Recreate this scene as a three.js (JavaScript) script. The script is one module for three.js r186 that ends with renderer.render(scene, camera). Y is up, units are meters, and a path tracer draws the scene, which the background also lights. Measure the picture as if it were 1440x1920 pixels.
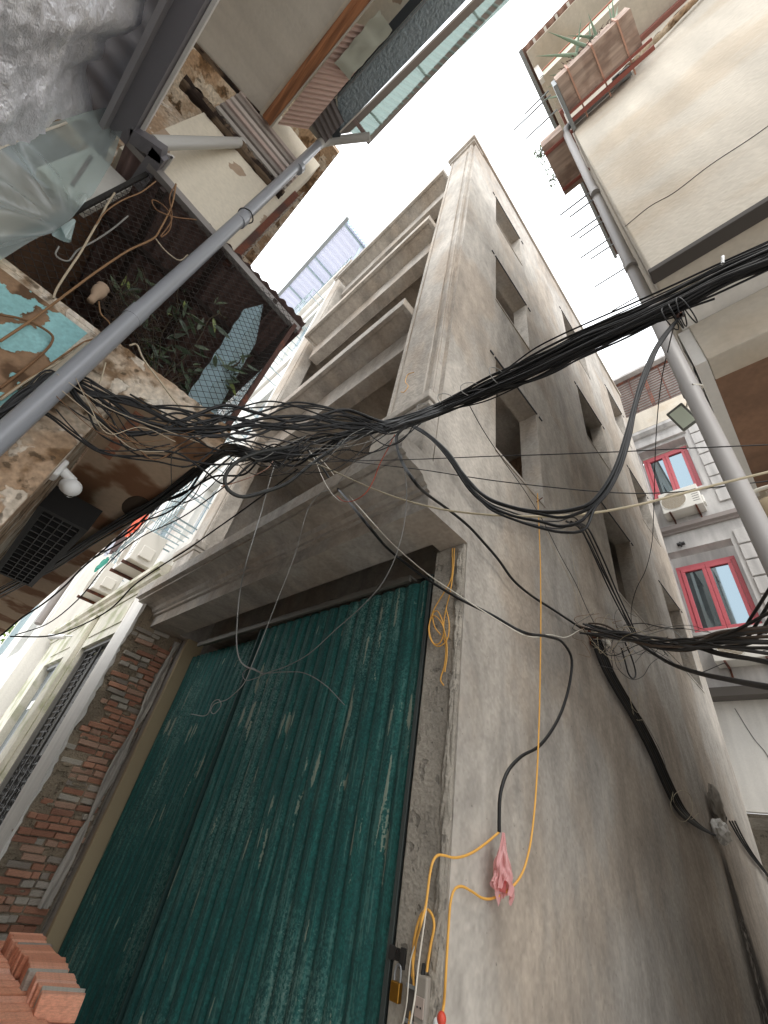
import * as THREE from 'three';
import { mergeGeometries, toCreasedNormals } from 'three/addons/utils/BufferGeometryUtils.js';
import { RoundedBoxGeometry } from 'three/addons/geometries/RoundedBoxGeometry.js';

// ---------------------------------------------------------------- camera, sky, sun, exposure
const scene = new THREE.Scene();
const camera = new THREE.PerspectiveCamera(100.79, 0.75, 0.05, 400);
camera.position.set(1.5757, 1.6, 2.1924);
camera.up.set(0.33313, 0.76530, 0.55076);
camera.lookAt(1.5757 - 0.60202, 1.6 + 0.62220, 2.1924 - 0.50044);

const renderer = new THREE.WebGLRenderer({ antialias: true });
renderer.toneMapping = THREE.LinearToneMapping;
renderer.toneMappingExposure = 1.68;
renderer.shadowMap.enabled = true;

{ // overcast sky: bright veil, brighter towards the zenith
  const w = 128, h = 64, d = new Float32Array(w * h * 4);
  for (let j = 0; j < h; j++) for (let i = 0; i < w; i++) {
    const el = ((j + 0.5) / h - 0.5) * Math.PI, s = Math.max(0, Math.sin(el));
    const L = 1.45 + 0.35 * s;
    const o = (j * w + i) * 4;
    d[o] = 0.955 * L; d[o + 1] = 0.985 * L; d[o + 2] = 1.02 * L; d[o + 3] = 1;
  }
  const t = new THREE.DataTexture(d, w, h, THREE.RGBAFormat, THREE.FloatType);
  t.mapping = THREE.EquirectangularReflectionMapping; t.magFilter = THREE.LinearFilter; t.minFilter = THREE.LinearFilter;
  t.wrapS = THREE.RepeatWrapping; t.needsUpdate = true;
  scene.background = t; scene.environment = t;
}
const sun = new THREE.DirectionalLight(new THREE.Color(1, 0.95, 0.88), 1.1);
sun.position.set(16, 34, 12); sun.target.position.set(0, 4, 0);
sun.castShadow = true; sun.shadow.radius = 26; sun.shadow.mapSize.set(2048, 2048);
Object.assign(sun.shadow.camera, { left: -22, right: 22, top: 22, bottom: -22, near: 1, far: 90 });
scene.add(sun, sun.target);

// ---------------------------------------------------------------- helpers
let seed = 12345;
const rnd = () => { seed = (seed + 0x6D2B79F5) | 0; let t = Math.imul(seed ^ (seed >>> 15), 1 | seed); t = (t + Math.imul(t ^ (t >>> 7), 61 | t)) ^ t; return ((t ^ (t >>> 14)) >>> 0) / 4294967296; };
const rr = (a, b) => a + (b - a) * rnd();
const pick = (a) => a[Math.floor(rnd() * a.length) % a.length];
const clamp = (x, a = 0, b = 1) => Math.min(b, Math.max(a, x));
const sm = (a, b, x) => { const t = clamp((x - a) / (b - a)); return t * t * (3 - 2 * t); };
const mix3 = (a, b, t) => [a[0] + (b[0] - a[0]) * t, a[1] + (b[1] - a[1]) * t, a[2] + (b[2] - a[2]) * t];
const PERM = new Float32Array(65536); for (let i = 0; i < 65536; i++) PERM[i] = rnd();
const lat = (x, y, s) => PERM[((Math.imul(x, 374761) + Math.imul(y, 668265) + Math.imul(s, 91813)) ^ (Math.imul(x, 7919) * Math.imul(y + 3, 104729) >> 5)) & 65535];
function vn(x, y, px, py, s) {             // periodic value noise
  const xi = Math.floor(x), yi = Math.floor(y), fx = x - xi, fy = y - yi;
  const u = fx * fx * (3 - 2 * fx), v = fy * fy * (3 - 2 * fy);
  const x0 = ((xi % px) + px) % px, x1 = (x0 + 1) % px, y0 = ((yi % py) + py) % py, y1 = (y0 + 1) % py;
  const a = lat(x0, y0, s), b = lat(x1, y0, s), c = lat(x0, y1, s), e = lat(x1, y1, s);
  return a + (b - a) * u + (c - a + (a - b - c + e) * u) * v;
}
function fbm(u, v, fx, fy, oct, s) {        // u,v in 0..1, fx/fy integer base frequency
  let a = 0.5, t = 0, n = 0;
  for (let o = 0; o < oct; o++) { t += a * vn(u * fx, v * fy, fx, fy, s + o); n += a; a *= 0.5; fx *= 2; fy *= 2; }
  return t / n;
}
const ridge = (n) => 1 - Math.abs(2 * n - 1);
function surf(size, metres, fn, opt = {}) {  // colour map (sRGB values) + bump map, tiled every `metres`
  const W = size, H = opt.h || size, c = new Uint8Array(W * H * 4), b = new Uint8Array(W * H * 4);
  for (let j = 0; j < H; j++) for (let i = 0; i < W; i++) {
    const q = fn((i + 0.5) / W, (j + 0.5) / H), o = (j * W + i) * 4;
    c[o] = clamp(q[0]) * 255; c[o + 1] = clamp(q[1]) * 255; c[o + 2] = clamp(q[2]) * 255; c[o + 3] = 255;
    const hh = clamp(q[3] === undefined ? 0.5 : q[3]) * 255; b[o] = b[o + 1] = b[o + 2] = hh; b[o + 3] = 255;
  }
  const mk = (d, cs) => { const t = new THREE.DataTexture(d, W, H, THREE.RGBAFormat); t.wrapS = t.wrapT = THREE.RepeatWrapping; t.magFilter = THREE.LinearFilter; t.minFilter = THREE.LinearMipmapLinearFilter; t.generateMipmaps = true; if (cs) t.colorSpace = THREE.SRGBColorSpace; t.repeat.set(1 / metres, 1 / (opt.metresV || metres)); t.needsUpdate = true; return t; };
  return { map: mk(c, true), bump: opt.noBump ? null : mk(b, false) };
}
const std = (o) => new THREE.MeshStandardMaterial(o);
const plain = (hex, rough = 0.7, metal = 0, o = {}) => std({ color: hex, roughness: rough, metalness: metal, ...o });
const surfMat = (s, rough, bump, o = {}) => std({ map: s.map, bumpMap: s.bump, bumpScale: bump, roughness: rough, ...o });

function boxUV(g) {                          // uv in metres from the dominant axis of each face
  let q = g.index ? g.toNonIndexed() : g;
  const p = q.attributes.position, uv = new Float32Array(p.count * 2), a = new THREE.Vector3(), b = new THREE.Vector3(), c = new THREE.Vector3(), n = new THREE.Vector3();
  for (let i = 0; i < p.count; i += 3) {
    a.fromBufferAttribute(p, i); b.fromBufferAttribute(p, i + 1); c.fromBufferAttribute(p, i + 2);
    n.copy(b).sub(a).cross(c.clone().sub(a)); const ax = Math.abs(n.x), ay = Math.abs(n.y), az = Math.abs(n.z);
    [a, b, c].forEach((v, k) => { const o = (i + k) * 2; if (ay >= ax && ay >= az) { uv[o] = v.x; uv[o + 1] = v.z; } else if (ax >= az) { uv[o] = v.z; uv[o + 1] = v.y; } else { uv[o] = v.x; uv[o + 1] = v.y; } });
  }
  q.setAttribute('uv', new THREE.BufferAttribute(uv, 2));
  return q;
}
const names = {};
const numbered = (n) => { const k = names[n] = (names[n] || 0) + 1; return k === 1 ? n : `${n}_${String(k - 1).padStart(3, '0')}`; };
function thing(name, label, category, [x, y, z] = [0, 0, 0], group, kind) {
  const o = new THREE.Group(); o.name = numbered(name); o.position.set(x, y, z); o.userData = { label, category };
  if (group) o.userData.group = group; if (kind) { o.userData = { kind }; }
  scene.add(o); return o;
}
function base(o) { const v = new THREE.Vector3(); let q = o; while (q && q !== scene) { v.add(q.position); q = q.parent; } return v; }
function part(parent, name, geo, mat, { uv = true, label, stuff } = {}) { // geo in world coordinates
  let g = Array.isArray(geo) ? mergeGeometries(geo.map((q) => { let k = q.index ? q.toNonIndexed() : q; if (!k.attributes.normal) k.computeVertexNormals(); return k; })) : geo;
  if (uv) g = boxUV(g);
  const b = base(parent); g.translate(-b.x, -b.y, -b.z);
  const m = new THREE.Mesh(g, mat); m.name = name; m.castShadow = m.receiveShadow = true;
  if (label) m.userData.label = label; if (stuff) m.userData.kind = 'stuff';
  parent.add(m); return m;
}
function single(name, label, category, geo, mat, group, { uv = true, kind } = {}) { // a thing that is one mesh; geo in world coordinates
  let g = Array.isArray(geo) ? mergeGeometries(geo.map((q) => (q.index ? q.toNonIndexed() : q))) : geo;
  if (uv) g = boxUV(g);
  g.computeBoundingBox(); const bb = g.boundingBox, x = (bb.min.x + bb.max.x) / 2, z = (bb.min.z + bb.max.z) / 2, y = bb.min.y;
  g.translate(-x, -y, -z);
  const m = new THREE.Mesh(g, mat); m.name = numbered(name); m.position.set(x, y, z); m.castShadow = m.receiveShadow = true;
  if (kind) m.userData.kind = kind; else m.userData = { label, category }; if (group) m.userData.group = group;
  scene.add(m); return m;
}
const bx = (x0, x1, y0, y1, z0, z1, r = 0) => {
  const w = Math.abs(x1 - x0), h = Math.abs(y1 - y0), d = Math.abs(z1 - z0); r = Math.min(r, w / 2.2, h / 2.2, d / 2.2);
  const g = r > 0 ? new RoundedBoxGeometry(w, h, d, 1, r) : new THREE.BoxGeometry(w, h, d);
  return g.translate((x0 + x1) / 2, (y0 + y1) / 2, (z0 + z1) / 2);
};
const V = (a) => new THREE.Vector3(...a);
const cyl = (a, b, r0, r1 = r0, seg = 10, open = false) => {
  const A = V(a), B = V(b), d = B.clone().sub(A), L = d.length();
  const g = new THREE.CylinderGeometry(r1, r0, L, seg, 1, open);
  g.applyQuaternion(new THREE.Quaternion().setFromUnitVectors(new THREE.Vector3(0, 1, 0), d.normalize()));
  return g.translate((A.x + B.x) / 2, (A.y + B.y) / 2, (A.z + B.z) / 2);
};
const tube = (pts, r, seg = 6, per = 6, closed = false) => new THREE.TubeGeometry(new THREE.CatmullRomCurve3(pts.map(V), closed, 'centripetal'), Math.max(8, pts.length * per), r, seg, closed);
function bar(a, b, w, h) {                   // straight bar of rectangular section
  const A = V(a), B = V(b), d = B.clone().sub(A), L = d.length(); d.normalize();
  const up = Math.abs(d.y) > 0.95 ? new THREE.Vector3(1, 0, 0) : new THREE.Vector3(0, 1, 0), s = new THREE.Vector3().crossVectors(up, d).normalize(), u = new THREE.Vector3().crossVectors(d, s);
  const g = new THREE.BoxGeometry(w, h, L); g.applyMatrix4(new THREE.Matrix4().makeBasis(s, u, d)); return g.translate((A.x + B.x) / 2, (A.y + B.y) / 2, (A.z + B.z) / 2);
}
function prism(pts, off) {                   // convex polygon pts (3-D), thickened by vector off
  const n = pts.length, P = [], o = V(off); const A = pts.map(V), B = A.map((p) => p.clone().add(o));
  const tri = (a, b, c) => P.push(a.x, a.y, a.z, b.x, b.y, b.z, c.x, c.y, c.z);
  for (let i = 1; i < n - 1; i++) { tri(A[0], A[i + 1], A[i]); tri(B[0], B[i], B[i + 1]); }
  for (let i = 0; i < n; i++) { const j = (i + 1) % n; tri(A[i], A[j], B[j]); tri(A[i], B[j], B[i]); }
  const nrm = A[1].clone().sub(A[0]).cross(A[2].clone().sub(A[0])); if (nrm.dot(o) > 0) { /* outward already */ } else for (let i = 0; i < P.length; i += 9) { for (let k = 0; k < 3; k++) { const t = P[i + 3 + k]; P[i + 3 + k] = P[i + 6 + k]; P[i + 6 + k] = t; } }
  const g = new THREE.BufferGeometry(); g.setAttribute('position', new THREE.Float32BufferAttribute(P, 3)); g.computeVertexNormals(); g.setAttribute('uv', new THREE.Float32BufferAttribute(new Float32Array(P.length / 3 * 2), 2)); return g;
}
function sheet(nu, nv, fn, uvS = [1, 1]) {   // grid surface fn(u,v) -> [x,y,z]
  const P = [], U = [], I = [];
  for (let j = 0; j <= nv; j++) for (let i = 0; i <= nu; i++) { const p = fn(i / nu, j / nv); P.push(...p); U.push(i / nu * uvS[0], j / nv * uvS[1]); }
  for (let j = 0; j < nv; j++) for (let i = 0; i < nu; i++) { const a = j * (nu + 1) + i, b = a + 1, c = a + nu + 1, d = c + 1; I.push(a, b, d, a, d, c); }
  const g = new THREE.BufferGeometry(); g.setAttribute('position', new THREE.Float32BufferAttribute(P, 3)); g.setAttribute('uv', new THREE.Float32BufferAttribute(U, 2)); g.setIndex(I); g.computeVertexNormals(); return g;
}
// profile polygon in (z, y), extruded along x from x0 to x1
function extrudeX(prof, x0, x1, holes = []) {
  const s = new THREE.Shape(prof.map(([z, y]) => new THREE.Vector2(z, y)));
  for (const h of holes) s.holes.push(new THREE.Path(h.map(([z, y]) => new THREE.Vector2(z, y))));
  const g = new THREE.ExtrudeGeometry(s, { depth: x1 - x0, bevelEnabled: false });
  g.applyMatrix4(new THREE.Matrix4().makeBasis(new THREE.Vector3(0, 0, 1), new THREE.Vector3(0, 1, 0), new THREE.Vector3(-1, 0, 0)));
  return g.translate(x1, 0, 0);
}
function extrudeZ(prof, z0, z1, holes = []) { // profile polygon in (x, y), extruded along z
  const s = new THREE.Shape(prof.map(([x, y]) => new THREE.Vector2(x, y)));
  for (const h of holes) s.holes.push(new THREE.Path(h.map(([x, y]) => new THREE.Vector2(x, y))));
  return new THREE.ExtrudeGeometry(s, { depth: z1 - z0, bevelEnabled: false }).translate(0, 0, z0);
}
const rect = (a0, a1, b0, b1) => [[a0, b0], [a1, b0], [a1, b1], [a0, b1]];
const wob = (x, y, f, s) => vn(x * f + 100, y * f + 100, 4096, 4096, s) - 0.5;
// ---------------------------------------------------------------- materials
const cementS = surf(1408, 8, (u, v) => { // troweled cement render: soft blotches, trowel sweeps, grit, pits
  const q1 = fbm(u, v, 6, 6, 2, 31) - 0.5, q2 = fbm(u, v, 6, 6, 2, 35) - 0.5, wu = u + 0.07 * q1, wv = v + 0.07 * q2;
  const big = fbm(wu, wv, 5, 5, 4, 1), warm = fbm(wu, wv, 9, 7, 4, 25), sweep = fbm(u + 0.03 * q2, v * 1 + 0.03 * q1, 90, 40, 3, 13), pal = fbm(wu, wv, 26, 18, 3, 29), fine = fbm(u, v, 330, 330, 2, 21), pit = vn(u * 660, v * 660, 660, 660, 3), dr = fbm(wu, v, 70, 5, 2, 7);
  const L = 0.645 + 0.14 * (big - 0.5) + 0.13 * (sweep - 0.5) + 0.09 * (fine - 0.5) + 0.06 * (dr - 0.5) + 0.10 * (pal - 0.5);
  const br = sm(0.42, 0.66, warm + 0.12 * (sweep - 0.5));
  let c = mix3([L, L * 0.96, L * 0.905], [L * 0.915, L * 0.83, L * 0.735], br * 0.62);
  if (pit > 0.985) c = c.map((k) => k * 0.72);
  return [...c, 0.5 + 0.5 * (sweep - 0.5) + 0.25 * (fine - 0.5) + 0.3 * (pal - 0.5) + 0.2 * (big - 0.5)];
});
const roughS = surf(1024, 1.6, (u, v) => {
  const a = fbm(u, v, 6, 6, 5, 41), b = ridge(fbm(u, v, 16, 10, 4, 47)), f = fbm(u, v, 120, 120, 2, 53), h = fbm(u, v, 30, 26, 4, 57), hole = sm(0.66, 0.74, h), dmp = sm(0.5, 0.68, fbm(u, v, 5, 4, 4, 59));
  const L = 0.635 + 0.13 * (a - 0.5) + 0.11 * (f - 0.5) - 0.10 * hole - 0.08 * dmp;
  return [L, L * 0.955, L * 0.88, 0.55 + 0.5 * (a - 0.5) + 0.25 * (b - 0.5) + 0.3 * (f - 0.5) - 0.3 * hole];
});
const beigeS = surf(768, 5, (u, v) => {
  const big = fbm(u, v, 3, 5, 4, 61), st = fbm(u, v, 22, 3, 4, 67), f = fbm(u, v, 200, 200, 2, 71), w = fbm(u, v, 5, 9, 4, 73);
  const L = 0.74 + 0.09 * (big - 0.5) + 0.14 * (st - 0.5) + 0.045 * (f - 0.5), t = sm(0.5, 0.75, w);
  return [...mix3([L, L * 0.955, L * 0.88], [L * 0.95, L * 0.87, L * 0.76], t * 0.7), 0.5 + 0.4 * (f - 0.5) + 0.2 * (st - 0.5)];
});
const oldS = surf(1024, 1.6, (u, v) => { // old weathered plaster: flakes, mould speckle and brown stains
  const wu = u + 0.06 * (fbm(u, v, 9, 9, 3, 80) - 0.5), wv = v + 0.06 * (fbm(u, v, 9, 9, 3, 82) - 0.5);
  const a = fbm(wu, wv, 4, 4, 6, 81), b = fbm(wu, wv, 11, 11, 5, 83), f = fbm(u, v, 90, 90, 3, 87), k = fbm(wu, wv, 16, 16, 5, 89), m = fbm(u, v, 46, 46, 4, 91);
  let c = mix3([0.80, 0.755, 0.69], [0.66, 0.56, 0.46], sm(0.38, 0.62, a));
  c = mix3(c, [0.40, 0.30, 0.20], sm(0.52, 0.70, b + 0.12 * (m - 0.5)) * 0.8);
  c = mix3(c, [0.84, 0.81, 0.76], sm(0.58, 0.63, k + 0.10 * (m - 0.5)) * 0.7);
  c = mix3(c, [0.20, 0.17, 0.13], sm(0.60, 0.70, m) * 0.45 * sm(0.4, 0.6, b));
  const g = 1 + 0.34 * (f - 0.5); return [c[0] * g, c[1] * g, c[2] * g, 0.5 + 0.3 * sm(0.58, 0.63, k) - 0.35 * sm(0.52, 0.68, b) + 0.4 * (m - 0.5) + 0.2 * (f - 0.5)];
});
const turqS = surf(768, 1.0, (u, v) => { // turquoise paint flaking off brown plaster
  const a = fbm(u, v, 3, 3, 5, 93), f = fbm(u, v, 80, 80, 3, 97), m = fbm(u, v, 10, 10, 4, 99);
  const paint = sm(0.445, 0.46, a + 0.22 * (m - 0.5) + 0.05 * (f - 0.5));
  let under = mix3([0.56, 0.45, 0.35], [0.36, 0.27, 0.19], sm(0.42, 0.62, m));
  let c = mix3(under, mix3([0.60, 0.79, 0.80], [0.52, 0.71, 0.72], m), paint); const g = 1 + 0.16 * (f - 0.5);
  return [c[0] * g, c[1] * g, c[2] * g, 0.3 + 0.4 * paint + 0.25 * (f - 0.5)];
});
const creamS = surf(768, 2.4, (u, v) => { // cream wall with flaked patches
  const a = fbm(u, v, 5, 4, 5, 103), f = fbm(u, v, 120, 120, 2, 107), st = fbm(u, v, 18, 3, 4, 109), m = fbm(u, v, 24, 24, 3, 111);
  const flake = sm(0.615, 0.625, a + 0.16 * (m - 0.5));
  const L = 1 + 0.10 * (st - 0.5) + 0.06 * (f - 0.5); let c = [0.85 * L, 0.815 * L, 0.745 * L];
  c = mix3(c, [0.66 * L, 0.58 * L, 0.50 * L], flake); return [...c, 0.55 - 0.35 * flake + 0.2 * (f - 0.5)];
});
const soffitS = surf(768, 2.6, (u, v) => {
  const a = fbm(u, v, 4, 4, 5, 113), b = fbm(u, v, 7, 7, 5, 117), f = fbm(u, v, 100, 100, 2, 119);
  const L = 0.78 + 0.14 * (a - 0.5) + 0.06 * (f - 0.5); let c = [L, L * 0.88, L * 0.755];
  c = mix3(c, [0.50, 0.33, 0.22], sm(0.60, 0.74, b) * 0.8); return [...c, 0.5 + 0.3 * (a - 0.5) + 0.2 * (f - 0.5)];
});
const brownS = surf(512, 2, (u, v) => { const a = fbm(u, v, 3, 9, 5, 121), f = fbm(u, v, 90, 90, 2, 123), L = 1 + 0.35 * (a - 0.5) + 0.12 * (f - 0.5); return [0.50 * L, 0.385 * L, 0.305 * L, 0.5 + 0.2 * (a - 0.5)]; });
const whiteS = surf(768, 3, (u, v) => {
  const a = fbm(u, v, 4, 3, 4, 127), st = fbm(u, v, 28, 3, 4, 131), f = fbm(u, v, 140, 140, 2, 133);
  const L = 0.845 + 0.07 * (a - 0.5) + 0.09 * (st - 0.5) + 0.03 * (f - 0.5); return [L, L * 0.985, L * 0.955, 0.5 + 0.3 * (f - 0.5)];
});
const greyS = surf(768, 3, (u, v) => {
  const a = fbm(u, v, 4, 3, 4, 137), st = fbm(u, v, 22, 3, 4, 139), f = fbm(u, v, 140, 140, 2, 141);
  const L = 0.69 + 0.09 * (a - 0.5) + 0.20 * (st - 0.5) + 0.03 * (f - 0.5); return [L, L * 0.985, L * 0.97, 0.5 + 0.3 * (f - 0.5)];
});
const mossS = surf(512, 1.6, (u, v) => { // pale lime wash with green algae
  const a = fbm(u, v, 5, 5, 5, 143), st = fbm(u, v, 20, 3, 3, 147), f = fbm(u, v, 80, 80, 2, 149); const L = 1 + 0.14 * (st - 0.5) + 0.08 * (f - 0.5);
  const c = mix3([0.78, 0.765, 0.71], [0.64, 0.645, 0.54], sm(0.45, 0.7, a)); return [c[0] * L, c[1] * L, c[2] * L, 0.5 + 0.3 * (f - 0.5)];
});
const doorS = surf(1280, 2.4, (u, v) => { // dark green coating with cement dust, splashes and scratches (v runs up)
  const f = fbm(u, v, 260, 220, 2, 151), wv = v + 0.08 * fbm(u, v, 60, 5, 2, 155), dash = fbm(u, wv, 210, 13, 3, 153), dens = fbm(u, v, 4, 3, 4, 157), sp = vn(u * 520, v * 380, 520, 380, 159), sp2 = vn(u * 260, wv * 90, 260, 90, 160), str = fbm(u, v, 70, 3, 3, 161), big = fbm(u, wv, 44, 6, 4, 163);
  let c = [0.09 + 0.04 * (str - 0.5), 0.315 + 0.12 * (str - 0.5), 0.30 + 0.11 * (str - 0.5)];
  c = c.map((k) => k * (1 + 0.45 * (f - 0.5)));
  const dq = sm(0.36, 0.66, dens);
  c = mix3(c, [0.40, 0.50, 0.47], dq * 0.6 * sm(0.35, 0.75, f));
  const s1 = sm(0.57, 0.70, dash + 0.12 * (dens - 0.5) + 0.12 * (f - 0.5)), s2 = sm(0.80, 0.88, sp) * (0.25 + 0.75 * dq), s4 = sm(0.90, 0.95, sp2) * dq, s3 = sm(0.725, 0.75, big + 0.07 * (f - 0.5));
  c = mix3(c, [0.52, 0.58, 0.54], Math.max(s1 * 0.34, s2 * 0.75, s4 * 0.3)); c = mix3(c, [0.62, 0.61, 0.54], s3 * 0.75);
  return [...c, 0.45 + 0.3 * Math.max(s1, s2, s3) + 0.25 * (f - 0.5)];
});
const tarpS = surf(768, 1.4, (u, v) => { // silver woven tarpaulin, scuffed
  const w = (Math.sin(u * 700) * Math.sin(v * 700)) * 0.5, a = fbm(u, v, 6, 6, 5, 167), b = ridge(fbm(u, v, 14, 10, 4, 169)), f = fbm(u, v, 180, 180, 2, 171);
  const L = 0.92 + 0.16 * (a - 0.5) + 0.04 * w + 0.08 * (f - 0.5) + 0.05 * (b - 0.5); return [L, L * 1.005, L * 1.03, 0.5 + 0.5 * (b - 0.6) + 0.35 * (a - 0.5) + 0.15 * (f - 0.5)];
});
const rustS = surf(512, 0.8, (u, v) => { const a = fbm(u, v, 6, 6, 5, 173), f = fbm(u, v, 80, 80, 2, 175), L = 1 + 0.3 * (f - 0.5); const c = mix3([0.42, 0.24, 0.17], [0.30, 0.20, 0.17], sm(0.4, 0.6, a)); return [c[0] * L, c[1] * L, c[2] * L, 0.5 + 0.4 * (f - 0.5)]; });
const woodS = surf(512, 1.2, (u, v) => { const a = fbm(u, v, 3, 40, 4, 177), f = fbm(u, v, 8, 160, 2, 179), L = 0.8 + 0.5 * (a - 0.5) + 0.2 * (f - 0.5); return [0.78 * L, 0.53 * L, 0.36 * L, 0.5 + 0.4 * (a - 0.5)]; });
const rottenS = surf(512, 0.9, (u, v) => { const a = fbm(u, v, 40, 4, 4, 181), b = fbm(u, v, 8, 6, 4, 183), L = 0.75 + 0.5 * (a - 0.5); const c = mix3([0.46, 0.39, 0.32], [0.20, 0.15, 0.12], sm(0.45, 0.6, b)); return [c[0] * L * 1.2, c[1] * L * 1.2, c[2] * L * 1.2, a]; });
const brickS = surf(512, 0.5, (u, v) => { const a = fbm(u, v, 6, 6, 4, 187), f = fbm(u, v, 60, 60, 2, 189), l = fbm(u, v, 4, 40, 3, 191), L = 1 + 0.2 * (a - 0.5) + 0.16 * (f - 0.5) + 0.14 * (l - 0.5); return [0.93 * L, 0.93 * L, 0.93 * L, 0.5 + 0.4 * (f - 0.5) + 0.3 * (l - 0.5)]; });
const planterS = surf(512, 0.9, (u, v) => { const a = fbm(u, v, 3, 30, 4, 193), b = fbm(u, v, 6, 6, 4, 197), L = 0.9 + 0.3 * (a - 0.5); const c = mix3([0.76, 0.67, 0.61], [0.65, 0.555, 0.50], sm(0.4, 0.65, b)); return [c[0] * L, c[1] * L, c[2] * L, a]; });
const glassyS = surf(512, 0.7, (u, v) => { const a = fbm(u, v, 34, 34, 3, 199); return [1, 1, 1, a]; });

const M = {
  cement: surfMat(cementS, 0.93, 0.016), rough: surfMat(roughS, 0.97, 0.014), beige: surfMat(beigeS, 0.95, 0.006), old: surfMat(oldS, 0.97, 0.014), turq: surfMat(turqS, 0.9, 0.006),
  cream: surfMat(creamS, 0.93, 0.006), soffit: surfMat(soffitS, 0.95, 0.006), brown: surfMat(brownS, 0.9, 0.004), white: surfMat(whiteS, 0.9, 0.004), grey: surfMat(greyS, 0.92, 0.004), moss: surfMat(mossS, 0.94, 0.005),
  door: surfMat(doorS, 0.78, 0.0015, { side: THREE.DoubleSide }), tarp: surfMat(tarpS, 0.4, 0.02, { side: THREE.DoubleSide, metalness: 0.35 }), rust: surfMat(rustS, 0.9, 0.003), wood: surfMat(woodS, 0.75, 0.003), rotten: surfMat(rottenS, 0.97, 0.012),
  planter: surfMat(planterS, 0.92, 0.006),
  brick: ['#f4b090', '#e8a07c', '#f7bb9f', '#dd9472', '#efa886'].map((c) => surfMat(brickS, 0.92, 0.003, { color: c })), brickGrey: ['#c4bbad', '#aba194', '#d0c7b8'].map((c) => surfMat(brickS, 0.95, 0.004, { color: c })),
  oldBrick: ['#d39c80', '#dda588', '#c48d73', '#d4ad95', '#b98871'].map((c) => surfMat(brickS, 0.96, 0.006, { color: c })),
  mortar: surfMat(roughS, 0.98, 0.03, { color: '#ede2d2' }), mud: plain('#4a3d31', 0.98),
  black: plain('#0b0b0c', 0.5), black2: plain('#151414', 0.62), darkgrey: plain('#3a3a3b', 0.6), wireGrey: plain('#8c8b86', 0.55), wireWhite: plain('#d3cdbf', 0.6), wireCream: plain('#b5a88d', 0.7), wireYellow: plain('#d9a24a', 0.55), wireOrange: plain('#a8452a', 0.6), wireBrown: plain('#7b5a3d', 0.75), wirePale: plain('#b9ab94', 0.7), copper: plain('#8f5a3c', 0.5),
  pvc: plain('#8f9298', 0.3), pvcPale: plain('#b4b3af', 0.45), pvcDirty: plain('#77706b', 0.6), whitePlastic: plain('#dcdcda', 0.4), lens: plain('#08090b', 0.15), steel: plain('#9a9c9d', 0.4, 0.8), galv: plain('#8e9293', 0.5, 0.4), darkSteel: plain('#33312f', 0.6, 0.3),
  navy: plain('#18242e', 0.8), inside: plain('#2c2723', 0.95), teal: std({ color: '#a9bdb8', roughness: 0.6 }), redPaint: plain('#b4525a', 0.5), cage: plain('#9fb0b5', 0.5, 0.3), brass: plain('#a2762f', 0.38, 0.85),
  blueSheet: plain('#a5bec6', 0.55, 0, { side: THREE.DoubleSide }), acWhite: plain('#cfccc4', 0.55), acGrille: plain('#8a7b63', 0.6), rubber: plain('#232323', 0.8),
};
// ---------------------------------------------------------------- ground
single('alley_ground', '', '', sheet(2, 2, (u, v) => [-90 + 180 * u, 0, 90 - 180 * v]), surfMat(greyS, 0.95, 0.008, { color: '#fbfbfb' }), null, { kind: 'structure' });

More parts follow.
